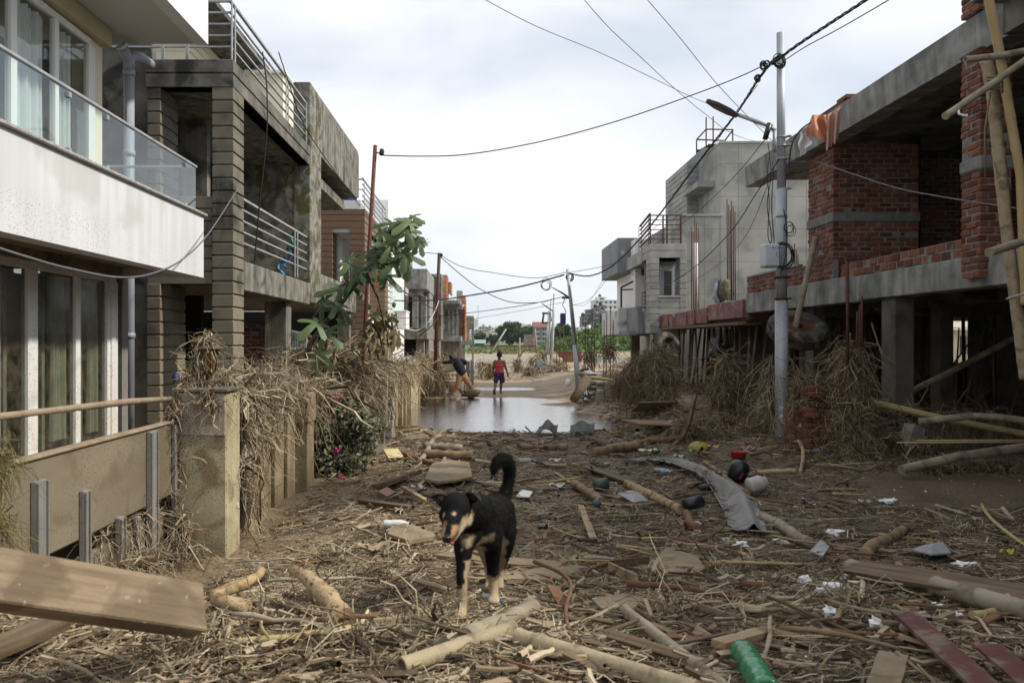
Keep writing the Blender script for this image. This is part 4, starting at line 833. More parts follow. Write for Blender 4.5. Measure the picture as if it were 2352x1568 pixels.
    for i, (px, py0, py1, Y) in enumerate(((1947, 600, 775, 12.2), (1967, 715, 790, 12.4), (1978, 680, 790, 12.4), (1973, 700, 790, 12.8))):
        mb = MB(); mb.tube([P(px, py1 + 60, Y), P(px + (2 if i else -1), py0, Y)], .022 if i == 0 else .016, 6); part('reinforcing_bar', mb, m_rust, t)
brick_shell()
# prop poles beneath the right-hand slabs
def prop(px0, py0, px1, py1, Y0, Y1, mat, label, grp='shoring poles under the right-hand slabs', r=.035):
    mb = MB(); a = P(px0, py0, Y0); b = P(px1, py1, Y1); mb.tube([a, (a + b) / 2 + Vector((R.uniform(-.02, .02), 0, 0)), b], r, 7); 
    if R.random() < .4: c = a.lerp(b, R.uniform(.4, .6)); mb.tube([c, c + (b - a).normalized() * .06], r * 1.7, 7)
    return solo('prop_pole', label, 'prop pole', mb, mat, group=grp)
m_iron2 = mk('muddy_steel_prop', [(.07, .058, .045), (.13, .11, .085)], 6, .8, .1, 60)
ORD = ['first', 'second', 'third', 'fourth', 'fifth', 'sixth', 'seventh', 'eighth', 'ninth', 'tenth']
rg = random.Random(12)
ppx = [1511, 1530, 1548, 1560, 1572, 1597, 1611, 1627, 1640, 1655, 1672, 1690, 1702, 1722, 1740]
for i, px in enumerate(ppx):
    Y = 6.9 * 1900 / (px - 1105) if False else 6.7 * 1900 / (px - 1105 + rg.uniform(-4, 4)); Y += rg.uniform(0, 1.0)
    prop(px + rg.uniform(-10, 10) - (24 if i % 4 == 2 else 0), CY + (EYE + .1) / Y * F, px, CY - (2.36 - EYE) / Y * F, Y, Y, m_iron2 if i % 3 else m_rust, '%s prop pole from the left under the red formwork slab' % ['first','second','third','fourth','fifth','sixth','seventh','eighth','ninth','tenth','eleventh','twelfth','thirteenth','fourteenth','fifteenth'][i])
for i in range(20):
    Y = rg.uniform(20.5, 29.5); xx = 7.1 + (i % 4) * .8 + rg.uniform(-.2, .2); px = CX + xx / Y * F; k = rg.choice((-1, 1)) * rg.uniform(4, 22)
    prop(px + k, CY + (EYE + .1) / Y * F, px, CY - (2.36 - EYE) / Y * F, Y, Y, m_rust if i % 2 else m_plank_dark, '%s %s prop in the dim rows behind the front props' % (ORD[i // 2], 'rusty' if i % 2 else 'dark wooden'), r=.04)
mb = MB(); mb.box(10.9, 11.0, 20.3, 30.2, -.3, 2.39); mb.box(8.3, 10.89, 30.22, 30.3, -.3, 2.39); solo('added_dark_wall', 'added dark wall closing the space behind the props', 'wall', mb, m_conc_dark)  # wall added in dark concrete so the space behind the props reads dark
for i in range(16):
    px = 1885 + i * 27 + rg.uniform(-8, 8); Y = rg.uniform(17, 21)
    if X(px, Y) < 7: continue
    prop(px + rg.uniform(-14, 14), CY + (EYE + .1) / Y * F, px, CY - (2.45 - EYE) / Y * F, Y, Y, m_rust, 'dark rusty prop pole deep under the brick shell, %s from the left' % ['first','second','third','fourth','fifth','sixth','seventh','eighth','ninth','tenth','eleventh','twelfth','thirteenth','fourteenth','fifteenth','sixteenth'][i], r=.04)
ORD = ['first', 'second', 'third', 'fourth', 'fifth', 'sixth', 'seventh', 'eighth', 'ninth', 'tenth', 'eleventh', 'twelfth', 'thirteenth', 'fourteenth', 'fifteenth', 'sixteenth', 'seventeenth', 'eighteenth', 'nineteenth', 'twentieth']
kk = [0, 0]
for i in range(34):
    Y = rg.uniform(13.5, 19.5); px = 1835 + 15 * i + rg.uniform(-7, 7)
    if X(px, Y) < 6.9: continue
    mb = MB(); g0 = V3 = Vector((X(px, Y), Y, H(X(px, Y), Y) - .05)); e1 = g0 + Vector((rg.uniform(-1.3, 1.3), rg.uniform(-.8, .8), rg.uniform(.5, 2.4))); mb.tube([g0, (g0 + e1) / 2 + Vector((rg.uniform(-.06, .06), 0, 0)), e1], [rg.uniform(.02, .045), .02, .012], 6)
    kk[px >= 2056] += 1; solo('leaning_stick', '%s dark stick leaning under the brick shell, counted %s of the wide column' % (ORD[kk[px >= 2056] - 1], 'left' if px < 2056 else 'right'), 'stick', mb, m_plank_dark if i % 2 else m_conc_dark, group='sticks leaning in the dark under the brick shell')
# ================================================================ formwork slab
def formwork():
    t = thing('formwork_slab', 'slab edge in dark red steel formwork beside the grey house, on prop poles', 'formwork', (6.6, 25, 2.3))
    for i, (ya, yb, dz, col) in enumerate(((20.05, 23.2, .06, m_redform), (23.22, 24.6, .0, m_redform), (24.62, 25.5, -.02, m_redform), (25.52, 27.4, -.03, m_redform), (27.42, 28, -.12, m_conc_side), (28.02, 30.2, -.03, m_redform))):
        mb = MB(); mb.bbox(6.36 + .03 * (i % 2), 6.5, ya, yb, 2.42 + dz, 2.86 + dz, .01); mb.box(6.33, 6.359 + .03 * (i % 2), ya, ya + .05, 2.42 + dz, 2.86 + dz)
        part('formwork_panel', mb, col, t)
    mb = MB(); mb.box(6.51, 11, 20.3, 30.1, 2.4, 2.7); mb.bbox(6.3, 6.9, 20.3, 29, 2.3, 2.38, .01); part('deck', mb, m_plank_dark, t)
    mb = MB(); mb.bbox(6.36, 8.4, 20.02, 20.048, 2.48, 2.93, .004); part('end_panel', mb, m_redform, t)
    for px, top, bot, Y, n in ((1600, 500, 712, 27, 3), (1592, 520, 712, 27, 2), (1674, 458, 690, 24.0, 3), (1684, 462, 690, 24.2, 3), (1829, 560, 650, 22, 3), (1820, 610, 650, 22, 2)):
        for k in range(n):
            mb = MB(); mb.tube([P(px + k * 4 - 3, bot, Y), P(px + k * 4 - 4, top + 12 * k, Y)], .016, 5); part('reinforcing_bar', mb, m_rust, t)
    mb = MB(); mb.tube([P(1598, 712, 28), P(1597, 558, 28)], .09, 10); solo('white_drain_pipe', 'white plastic drain pipe between rebar against the grey house wall', 'pipe', mb, m_frame)
formwork()
# ================================================================ grey three-storey house on the right
def grey_house():
    t = thing('grey_house', 'grey plastered three storey house with balconies, mid distance on the right', 'house', (9, 33, 0))
    Y = 31.0
    x0 = X(1567, Y); x1 = 15.0
    zr = Z(330, Y); zm = Z(497, Y)
    # high block facing the camera, with a window bay to its left
    mb = MB(); mb.box(X(1655, Y), x1, Y, Y + 9, -.3, zr); mb.bbox(X(1653, Y), x1, Y - .03, Y + 9, zr, zr + .1, .02); part('upper_wall', mb, m_plaster_grey, t)
    mb = MB(); mb.box(x0, X(1655, Y) - .002, Y + .01, Y + 9, -.3, zm); mb.bbox(x0 - .03, X(1660, Y), Y - .05, Y + .6, zm, zm + .08, .01); part('lower_wall', mb, m_plaster_grey, t)
    Yb = Y + 3.2
    mb = MB(); siding(mb, X(1578, Yb), X(1622, Yb), Yb, Yb + 4, zm + .08, Z(372, Yb)); part('bay', mb, m_plaster_siding, t)
    mb = MB(); mb.box(X(1622, Yb) - .015, X(1655, Y) - .004, Yb - .8, Yb + 4, zm + .08, Z(350, Yb)); part('bay_wall', mb, m_plaster_blue, t)
    mb = MB(); mb.bbox(X(1567, Yb), X(1655, Y), Yb - 2.4, Yb - .2, Z(420, Y), Z(406, Y), .01); part('sunshade', mb, m_plaster_siding, t)
    wx0, wx1 = X(1628, Yb), X(1648, Y + 1)
    mb = MB(); mb.bbox(wx0 - .1, wx1 + .1, Yb - .9, Yb - .805, zm + .12, Z(432, Y), .01); w = part('window', mb, m_frame, t); mb = MB(); mb.box(wx0 + .05, wx1 - .02, Yb - .93, Yb - .905, zm + .2, Z(440, Y)); part('pane', mb, m_dark, w)
    # roof frame
    fx = X(1600, Y + 4); fz = Z(372, Y + 4) 
    f = thing('roof_frame', 'rusty steel angle frame on top of the grey three storey house', 'frame', (fx + .7, Y + 4, fz))
    def ln(a, b, r=.03): mb = MB(); mb.tube([a, b], r, 4); part('bar', mb, m_rust, f)
    q = lambda px, py, y=Y + 4: P(px, py, y)
    for px, pt in ((1600, 322), (1622, 270), (1638, 268), (1683, 298)): ln(q(px, 372), q(px, pt))
    ln(q(1622, 297), q(1684, 298)); ln(q(1600, 321), q(1665, 323)); ln(q(1600, 321), q(1622, 297)); ln(q(1665, 323), q(1684, 298)); ln(q(1600, 345), q(1650, 346))
    for k in range(6): ln(q(1601 + 5 * k, 348 - 3 * k), q(1640 + 5 * k, 348 - 3 * k), .04)
    # first floor box bay with window opening and terrace on top
    Yx = 29.6; bx0, bx1 = X(1493, Yx), X(1577, Yx); bt, bb = Z(560, Yx), Z(765, Yx)
    wl, wr, wt, wb = X(1514, Yx), X(1562, Yx), Z(592, Yx), Z(680, Yx)
    for a in ((bx0, wl, bb, wt), (wr, bx1, bb, wt), (wl + .002, wr - .002, bb, wb), (bx0, bx1, wt + .002, bt)):
        mb = MB(); siding(mb, a[0], a[1], Yx + (.005 if a[2] == bb and a[0] > wl - .1 and a[1] < wr + .1 else 0), Yx + (.7 if a[3] != bt else 1.5), a[2], a[3], d=.02, g=.03); part('grooved_bay', mb, m_plaster_siding, t)
    mb = MB(); mb.box(bx0 + .1, x0, Yx + 1.4, Yx + 1.5, bb, bt - .5); part('bay_back', mb, m_plaster_blue, t)
    mb = MB(); mb.bbox(X(1530, Yx), wr, Yx + .9, Yx + 1.0, wb, wt - .2, .01); w = part('window', mb, m_box, t); mb = MB(); mb.box(X(1538, Yx), wr - .1, Yx + .87, Yx + .899, wb + .1, wt - .4); part('pane', mb, colmat('dull_pane', (.07, .07, .07), .2), w)
    mb = MB(); mb.bbox(bx0 - .05, bx1 + .3, Yx - .1, Yx + 1.5, wb - .09, wb - .002, .01) if False else mb.bbox(wl - .05, wr + .05, Yx - .06, Yx + .1, wb - .05, wb + .012, .01); part('sill', mb, m_plaster_siding, t)
    mb = MB(); mb.box(bx0, x0 + 2, Yx + 1.51, Y + 6, bt - .55, bt - .05); mb.box(bx0 + .15, x0, Yx + 1.5, Y + 6.5, bb, bb + .3); part('terrace_slab', mb, m_plaster_siding, t)
    # left end: upper box, white side wall, balcony
    Yl = 34.5
    mb = MB(); mb.bbox(X(1418, Yl), X(1466, Yl), Yl, 39, Z(627, Yl), Z(546, Yl), .02); part('roof_box', mb, m_plaster_blue, t)
    mb = MB(); mb.box(X(1449, Yl), X(1462, Yl), 33.5, 34.49, bb, Z(548, 33.5)); mb.box(X(1449, Yl), X(1462, Yl), 34.5, 38, bb, Z(628, Yl)); part('white_side_wall', mb, m_white_clean, t)
    mb = MB(); mb.bbox(X(1420, 33.5), X(1452, 33.5), 33.5, 33.7, Z(768, 33.5), Z(706, 33.5), .02); mb.bbox(X(1420, 33.5), X(1420, 33.5) + .2, 33.702, 38, Z(768, 33.5), Z(712, 33.5), .02); part('balcony_front', mb, m_peel, t)
    mb = MB(); mb.prism([(X(1452, 33.5), Z(770, 33.5)), (X(1452, 33.5), Z(706, 33.5) - .05), (X(1462, 31.4), Z(706, 33.5) - .05), (X(1462, 31.4), Z(770, 33.5))], 'y', 31.4, 33.69); mb.bbox(X(1462, 31.4) + .002, bx0 + .1, 31.2, 31.4, bb - .02, Z(714, 31), .02); part('balcony_side', mb, m_plaster_blue, t)
    mb = MB(); mb.box(X(1422, 33.5), x0, 31.42, 38, bb - .05, bb + .1); part('floor_slab', mb, m_plaster_blue, t)
    railing(t, (X(1470, 33), 33), (X(1493, 29.8), 29.8), bt + .1, bt + 1.1, 6, (0, .3, .98), mat=m_rust, r=.025); railing(t, (X(1493, 29.8), 29.8), (X(1563, 29.8), 29.8), bt + .02, bt + 1.05, 6, (.0, .42, .55, 1), mat=m_rust, r=.018)
    railing(t, (X(1477, 31.3), 31.3), (X(1492, 30), 30), Z(714, 31), Z(690, 31) + .3, 5, (0, 1), mat=m_rust, r=.025)
    mb = MB(); a = P(1427, 712, 34); b = P(1427, 660, 34); c = P(1466, 640, 34); mb.tube([a, b], .04, 5); mb.tube([b, c], .04, 5); mb.tube([b + Vector((0, 0, -.1)), P(1466, 664, 34)], .03, 5); part('balcony_frame', mb, m_rust, t)
    for px, Yc in ((1459, 35), (1512, 30.5), (1575, 32)):
        mb = MB(); mb.bbox(X(px, Yc) - .15, X(px, Yc) + .2, Yc, Yc + .3, -.3, bb - .06, .01); part('column', mb, m_conc_side, t)
    mb = MB(); siding(mb, X(1500, 30.2), X(1532, 30.2), 30.2, 30.8, -.3, bb - .03); part('grooved_column', mb, m_plaster_siding, t)
    mb = MB(); mb.box(X(1530, 33), x1, 35, 35.2, -.3, bb - .06); part('ground_wall', mb, m_conc_dark, t)
grey_house()
# cream building glimpsed beneath the brick shell
t = thing('cream_house', 'cream house with barred windows glimpsed under the brick shell house', 'house', (X(2240, 30), 30, 0))
mb = MB(); mb.box(X(2170, 30), X(2352, 30) + 4, 30, 36, -.3, 3.1); part('wall', mb, m_cream, t)
mb = MB(); mb.bbox(X(2160, 30), X(2352, 30) + 4, 29.6, 30, 2.3, 2.45, .01); part('ledge', mb, m_white_clean, t)
for px in (2205, 2222):
    mb = MB(); mb.box(X(px, 30), X(px + 13, 30), 29.95, 29.998, 1.45, 2.1); w = part('window', mb, m_fwin, t)
# ================================================================ left garden walls, gatepost and gate
def gate_and_walls():
    t = thing('gatepost', 'tall cream gatepost with a stained front, caked in straw, nearest the camera', 'post', (-2.43, 7.33, 0))
    mb = MB(); mb.bbox(-2.62, -2.2, 7.15, 7.55, -.3, 1.46, .012); part('shaft', mb, m_post, t)
    mb = MB(); mb.bbox(-2.61, -2.21, 7.135, 7.149, 1.09, 1.455, .003); part('front_face', mb, m_postcap, t)
    mb = MB(); mb.bbox(-2.66, -2.17, 7.1, 7.6, 1.462, 1.5, .01); part('cap', mb, m_conc_dark, t)
    g = thing('metal_gate', 'muddy grey sheet metal gate with channel uprights, hinged at the cream gatepost', 'gate', (-2.66, 5.5, 0))
    mb = MB(); mb.bbox(-2.69, -2.64, 3.8, 7.08, .6, 1.2, .004); part('upper_sheet', mb, m_gate, g)
    mb = MB(); mb.bbox(-2.70, -2.65, 3.8, 6.9, -.15, .46, .004); part('lower_sheet', mb, m_gate, g)
    mb = MB(); mb.tube([(-2.67, 3.8, 1.5), (-2.66, 5.0, 1.475), (-2.65, 6.2, 1.45), (-2.64, 7.1, 1.41)], [.027, .022, .026, .02], 8, jit=.12); part('top_rail', mb, m_mudrail, g)
    mb = MB(); mb.bbox(-2.7, -2.62, 3.8, 7.09, 1.2, 1.225, .008); part('sheet_edge', mb, m_mudrail, g)
    for y, w, zt in ((4.9, .12, 1.08), (5.46, .07, .92), (6.0, .08, .63), (6.3, .05, .57), (6.58, .13, 1.19), (7.06, .04, 1.19)):
        mb = MB(); mb.bbox(-2.638, -2.6, y - w / 2, y + w / 2, -.15, zt, .005)
        if w > .05: mb.bbox(-2.6, -2.585, y - w / 2, y - w / 2 + .012, -.15, zt - .01, .003); mb.bbox(-2.6, -2.585, y + w / 2 - .012, y + w / 2, -.15, zt - .01, .003)
        part('upright', mb, m_gateframe, g)
    # garden wall with piers, running down the street
    wl = thing('garden_wall', 'muddy cream rendered garden wall beyond the gatepost, draped with straw', 'wall', (-2.4, 9.5, 0))
    mb = MB(); mb.bbox(-2.52, -2.36, 7.55, 10.5, -.3, 1.28, .01)
    for y in (8.1, 8.7, 9.3, 9.9): mb.bbox(-2.359, -2.31, y, y + .28, -.3, 1.2, .01)
    part('panel', mb, m_wallmud, wl)
    mb = MB(); mb.bbox(-2.6, -2.2, 10.5, 10.9, -.3, .86, .012); mb.bbox(-2.6, -2.18, 10.48, 10.92, .862, 1.24, .012); part('pier', mb, m_wallmud, wl)
    w2 = thing('garden_wall', 'second stretch of muddy garden wall, behind the bougainvillea', 'wall', (-2.4, 13.5, 0))
    mb = MB(); mb.bbox(-2.55, -2.4, 10.95, 17.9, -.3, 1.2, .01); part('panel', mb, m_wallmud, w2)
    mb = MB(); mo = MB(); bricks(mb, mo, (-2.1, 13.45, -.3), (1, 0), (0, -1), .16, .75, seed=61); bricks(mb, mo, (-1.94, 13.45, -.3), (0, 1), (1, 0), .3, .75, seed=62); b = part('brick_pier', mb, m_brick, w2); part('mortar', mo, m_mortar, b)
    w3 = thing('garden_wall', 'third stretch of garden wall with brick and concrete piers by the puddle', 'wall', (-2.3, 23, 0))
    mb = MB(); mb.bbox(-2.5, -2.38, 18, 34.0, -.4, 1.15, .01); part('panel', mb, m_wallmud, w3)
    for y, mat, w, h in ((18.4, m_paver, .4, 1.3), (21.2, m_wallmud, .5, 1.35), (22.9, m_wallmud, .3, .75), (24.0, m_wallmud, .35, .8), (29.2, m_wallmud, .5, 1.2), (33.3, m_wallmud, .5, 1.15)):
        mb = MB(); mb.bbox(-2.377, -2.18, y, y + w, -.4, h, .012); part('pier', mb, mat, w3)
    mb = MB(); mb.bbox(-2.4, -2.17, 25.8, 28.6, -.4, 1.28, .012); part('cream_pier', mb, m_post, w3)
    mb = MB(); mo = MB(); bricks(mb, mo, (-2.36, 19.6, -.3), (1, 0), (0, -1), .2, 1.45, seed=63, bl=.22); bricks(mb, mo, (-2.16, 19.6, -.3), (0, 1), (1, 0), .25, 1.45, seed=64, bl=.22); b = part('brick_pier', mb, m_brick, w3); part('mortar', mo, m_mortar, b)
    for k in range(22): # spikes on the far wall
        mb = MB(); y = 24.2 + k * .22; mb.tube([(-2.42, y, 1.1), (-2.42, y, 1.42)], .012, 4); part('spike', mb, m_galv, w3)
    for k in range(9):
        mb = MB(); y = 7.7 + k * .16; mb.tube([(-2.44, y, 1.2), (-2.44, y, 1.44)], .014, 4); part('spike', mb, m_galv, wl)
    w4 = thing('low_wall', 'two pale concrete block posts and low wall beyond the man in the black jacket', 'wall', (X(1085, 38), 38, 0))
    mb = MB(); mb.bbox(X(1070, 38), X(1079, 38), 38, 38.2, -.3, Z(829, 38), .02); part('post', mb, m_conc_new, w4); mb = MB(); mb.bbox(X(1080, 39), X(1088, 39), 39, 39.2, -.3, Z(826, 39), .02); part('post', mb, m_paver, w4)
gate_and_walls()
def lantern():
    b = Vector((-2.41, 7.33, 1.5)); t = thing('lantern', 'small carriage lantern on the cream gatepost, wrapped in straw', 'lantern', b)
    T = Matrix.Translation(b)
    mb = MB(); mb.lathe([(.0, 0), (.07, 0), (.06, .03), (.025, .05), (.025, .1), (.05, .12), (.052, .135)], T, 12); part('base', mb, m_iron, t)
    mb = MB(); mb.lathe([(.05, .135), (.085, .33), (0, .33)], T, 6, False); part('lamp_glass', mb, mk('amber_dirty_glass', [(.12, .07, .02), (.2, .12, .04)], 8, .25, 0, stain=((.2, .15, .09), 9, .5, .7)), t)
    mb = MB()
    for k in range(6): a = k * math.pi / 3; mb.tube([b + Vector((.052 * math.cos(a), .052 * math.sin(a), .135)), b + Vector((.088 * math.cos(a), .088 * math.sin(a), .33))], .006, 5)
    part('cage', mb, m_iron, t)
    mb = MB(); mb.lathe([(.0, .33), (.125, .33), (.12, .345), (.07, .38), (.06, .42), (.02, .45), (.012, .48), (0, .5)], T, 14); part('cap', mb, mk('tarnished_cap', [(.05, .035, .025), (.16, .12, .085)], 8, .5, .1), t)
lantern()
# meter cabinet and paver heaps by the wall
def cabinet():
    Y = 15.2; t = thing('meter_cabinet', 'grey steel meter cabinet standing by the garden wall under the straw', 'cabinet', (X(868, Y), Y, 0))
    mb = MB(); mb.bbox(X(850, Y), X(888, Y), Y, Y + .2, Z(982, Y), Z(895, Y), .008); part('box', mb, colmat('cabinet_paint', (.3, .31, .27), .6, (.26, .27, .23), .35), t)
    mb = MB(); mb.bbox(X(852, Y), X(886, Y), Y - .014, Y - .002, Z(979, Y), Z(898, Y), .004); d = part('door', mb, colmat('cabinet_paint', (.3, .31, .27)), t); mb = MB(); mb.lathe([(0, 0), (.014, 0), (.014, .02), (0, .02)], Matrix.Translation((X(879, Y), Y - .016, Z(935, Y))) @ Matrix.Rotation(math.radians(90), 4, 'X'), 10); part('lock', mb, m_black, d)
    mb = MB(); mb.box(X(856, Y), X(859, Y), Y + .05, Y + .15, -.2, Z(982, Y)); mb.box(X(879, Y), X(882, Y), Y + .05, Y + .15, -.2, Z(982, Y)); part('leg', mb, m_steel, t)
cabinet()
def paver_pile(name, label, x, y, z, nx, ny, nz, seed, sz=(.2, .1, .08), tum=0, mat=None):
    rg = random.Random(seed); mb = MB()
    for k in range(nz):
        for i in range(nx):
            for j in range(ny):
                if k > nz * .55 and rg.random() < .25 * (k / nz): continue
                M = Matrix.Translation((x + i * (sz[0] + .012) + rg.uniform(-.008, .008), y + j * (sz[1] + .01) + rg.uniform(-.012, .012), z + k * (sz[2] + .006))) @ Matrix.Rotation(rg.uniform(-.05, .05), 4, 'Z')
                mb.bbox(0, sz[0], 0, sz[1], 0, sz[2], .008, M)
    for i in range(tum):
        M = Matrix.Translation((x + rg.uniform(-.3, nx * sz[0] + .2), y - rg.uniform(.05, .5), z + rg.uniform(0, .25))) @ Matrix.Rotation(rg.uniform(-1, 1), 4, 'Y') @ Matrix.Rotation(rg.uniform(-1, 1), 4, 'X') @ Matrix.Rotation(rg.uniform(-1, 1), 4, 'Z')
        mb.bbox(0, sz[0], 0, sz[1], 0, sz[2], .008, M)
    return solo(name, label, 'pile', mb, mat or m_paver)
paver_pile('paver_pile', 'heap of grey paving blocks sliding down beside the meter cabinet', -2.15, 16.2, -.25, 2, 4, 12, 3, tum=14)
paver_pile('paver_pile', 'few grey paving blocks behind the brick pier near the bougainvillea', -2.2, 14.0, -.2, 2, 3, 7, 4, tum=4)
paver_pile('paver_pile', 'scattered paving blocks at the feet of the leaning man', -1.9, 32.5, -.3, 3, 4, 8, 5, tum=18)
paver_pile('paver_pile', 'neat square stack of paving blocks on the right bank, under a bamboo pole', X(1341, 27), 27, -.1, 3, 3, 9, 6, sz=(.21, .11, .075), tum=8)
paver_pile('paver_pile', 'second stack of paving blocks, nearer and closer to the straw clump', X(1372, 25.5), 25.5, -.3, 3, 3, 12, 7, sz=(.21, .11, .075), tum=4)
paver_pile('paver_pile', 'far stack of paving blocks on the sand bar behind the plastic chair', X(1256, 52), 52, -.2, 5, 3, 8, 8, tum=3)
# brick stack right of the pole
def brickstack():
    mb = MB(); rg = random.Random(9); x, y, z = 4.98, 12.7, -.05
    for k in range(16):
        h = .075
        for i in range(5 if k < 5 else (4 if k < 12 else 3)):
            for j in range(4):
                if k > 9 and rg.random() < .25: continue
                M = Matrix.Translation((x + i * .21 + (.12 if k > 11 else 0) + rg.uniform(-.012, .012), y + j * .24 + rg.uniform(-.03, .02), z + k * .078)) @ Matrix.Rotation(rg.uniform(-.06, .06), 4, 'Z')
                if (k // 2) % 2: mb.bbox(0, .2, 0, .1, 0, h, .01, M); mb.bbox(0, .2, .115, .22, 0, h, .01, M)
                else: mb.bbox(0, .1, 0, .22, 0, h, .01, M); mb.bbox(.11, .205, 0, .22, 0, h, .01, M)
    solo('brick_stack', 'stack of loose red bricks behind the utility pole, topped with straw', 'bricks', mb, m_brick)
brickstack()

# ================================================================ poles, lamps and wires
def pole_main():
    Y = 14.7; b = P(1795, 985, Y); t = thing('utility_pole', 'tall galvanised steel utility pole on the right, the nearest pole', 'pole', b)
    zt = Z(76, Y); zm = Z(462, Y); mb = MB(); mb.tube([b - Vector((0, 0, .5)), (b.x, Y, Z(690, Y))], .113, 20); part('lower_tube', mb, m_galv, t)
    mb = MB(); mb.tube([(b.x, Y, Z(690, Y)), (b.x, Y, Z(435, Y))], .095, 20); mb.tube([(b.x, Y, Z(500, Y)), (b.x, Y, Z(492, Y))], .101, 20); part('middle_tube', mb, m_galv, t)
    mb = MB(); mb.tube([(b.x, Y, Z(435, Y)), (b.x - .02, Y, zt)], [.078, .066], 20); part('upper_tube', mb, m_galv, t)
    for py in (318, 338, 368, 437, 640, 688):
        mb = MB(); z = Z(py, Y); mb.tube([(b.x, Y, z), (b.x, Y, z + .035)], .125 if py > 500 else .09, 20); mb.bbox(b.x + .06, b.x + .13, Y - .14, Y - .06, z, z + .03, .004); part('band', mb, m_steel if py < 600 else m_rust, t)
    L = thing('street_lamp', 'flat black street lamp on a slanting arm of the nearest pole', 'lamp', P(1778, 345, Y))
    mb = MB(); mb.tube([P(1779, 350, Y - .1), P(1779, 300, Y - .1)], .035, 10); mb.tube([P(1781, 300, Y - .1), P(1760, 287, Y - .1), P(1690, 262, Y - .15)], .036, 10); part('arm', mb, m_galv, L)
    a = P(1694, 266, Y - .15); c = P(1622, 230, Y - .2); u = (c - a).normalized(); mb = MB()
    w = Vector((0, 1, 0)); n = u.cross(w).normalized()
    M = Matrix(((u.x, w.x, n.x, a.x), (u.y, w.y, n.y, a.y), (u.z, w.z, n.z, a.z), (0, 0, 0, 1)))
    mb.prism([(0, -.05), (.18, -.12), (.42, -.12), (.6, -.05), (.62, 0), (.6, .05), (.42, .12), (.18, .12), (0, .05)], 'z', -.02, .03, M); h = part('lamp_head', mb, m_black, L)
    mb = MB(); mb.bbox(.22, .42, -.09, .09, .03, .045, .005, M) if M.col[2].z < 0 else mb.bbox(.22, .42, -.09, .09, -.035, -.021, .005, M); part('lens', mb, m_glass_win, h)
    mb = MB(); a = P(1757, 320, Y - .2); mb.tube([a, P(1768, 284, Y - .2)], [.045, .05], 10); mb.tube([P(1768, 284, Y - .2), P(1774, 290, Y)], .02, 6); solo('cable_joint', 'black cable joint box hanging under the arm of the nearest street lamp', 'joint box', mb, m_black)
    q = thing('meter_box', 'light grey plastic meter box strapped to the nearest pole', 'box', P(1770, 615, Y - .1))
    mb = MB(); mb.bbox(X(1752, Y - .3), X(1789, Y - .3), Y - .36, Y - .12, Z(614, Y - .3), Z(560, Y - .3), .025); part('case', mb, m_box, q)
    mb = MB(); mb.bbox(X(1755, Y - .3), X(1786, Y - .3), Y - .376, Y - .362, Z(611, Y - .3), Z(563, Y - .3), .006); dr = part('door', mb, m_box, q)
    mb = MB(); mb.bbox(X(1779, Y - .3), X(1781, Y - .3), Y - .39, Y - .377, Z(590, Y - .3), Z(580, Y - .3), .003); part('latch', mb, m_steel, dr)
    # faint blue stencilled marks
    mb = MB()
    for k, wd in enumerate((.03, .012, .02, .024, .02, .026)): mb.box(X(1757, Y) + .034 * k + (.02 if k > 0 else 0), X(1757, Y) + .034 * k + wd + (.02 if k > 0 else 0), Y - .379, Y - .3775, Z(572, Y - .3), Z(572, Y - .3) + .022)
    part('marking', mb, colmat('blue_print', (.05, .12, .4)), dr)
    s = thing('pole_sticker', 'white and blue paper sticker on the foot of the nearest pole', 'sticker', P(1789, 960, Y - .12))
    mb = MB(); z0, z1 = Z(958, Y), Z(930, Y)
    def sk(mb, za, zb, rr=.1155, a0=-2.25, a1=-1.6): mb.grid(lambda u, v: (b.x + rr * math.cos(a0 + (a1 - a0) * u), Y + rr * math.sin(a0 + (a1 - a0) * u), za + (zb - za) * v), 6, 2)
    sk(mb, z0, z1); part('paper', mb, colmat('sticker_white', (.62, .66, .7), .6, None, .3), s); mb = MB(); sk(mb, z0 + .085, z0 + .13, .1165); sk(mb, z1 - .012, z1, .1165); sk(mb, z0, z0 + .01, .1165); part('stripe', mb, colmat('sticker_blue', (.08, .3, .6)), s)
    mb = MB(); 
    for k in range(6): sk(mb, z0 + .1, z0 + .12, .117, -2.2 + k * .09, -2.15 + k * .09)
    part('lettering', mb, colmat('sticker_white', (.6, .64, .7)), s)
pole_main()
def cable(pts, r, label, mat=None, twist=0, group=None, sag=0, name='cable'):
    ps = [P(*p) for p in pts]; out = []
    n = len(ps)
    for i in range(n - 1): # Catmull-Rom
        p0, p1, p2, p3 = ps[max(0, i - 1)], ps[i], ps[i + 1], ps[min(n - 1, i + 2)]
        for k in range(8):
            t = k / 8; out.append(.5 * ((2 * p1) + (p2 - p0) * t + (2 * p0 - 5 * p1 + 4 * p2 - p3) * t * t + (3 * p1 - p0 - 3 * p2 + p3) * t ** 3))
    out.append(ps[-1]); mb = MB()
    if twist:
        for s in range(3):
            q = []; acc = 0
            for a, b in zip(out, out[1:]):
                m = max(2, int((b - a).length / .09))
                for k in range(m):
                    acc += (b - a).length / m; c = a.lerp(b, k / m); an = acc / twist * 6.283 + s * 2.094
                    u = (b - a).normalized(); v = u.cross(Vector((0, 0, 1))).normalized(); w = u.cross(v); q.append(c + (v * math.cos(an) + w * math.sin(an)) * r * .9)
            mb.tube(q, r * .62, 5)
    else: mb.tube(out, r, 5)
    return solo(name, label, 'cable', mb, mat or m_cable, group=group)
cable([(1772, 148, 14.6), (1830, 105, 13.8), (1905, 55, 12.8), (1995, -4, 11.6), (2060, -55, 10.8)], .019, 'thick twisted cable bundle rising from the nearest pole to the upper right', twist=.75)
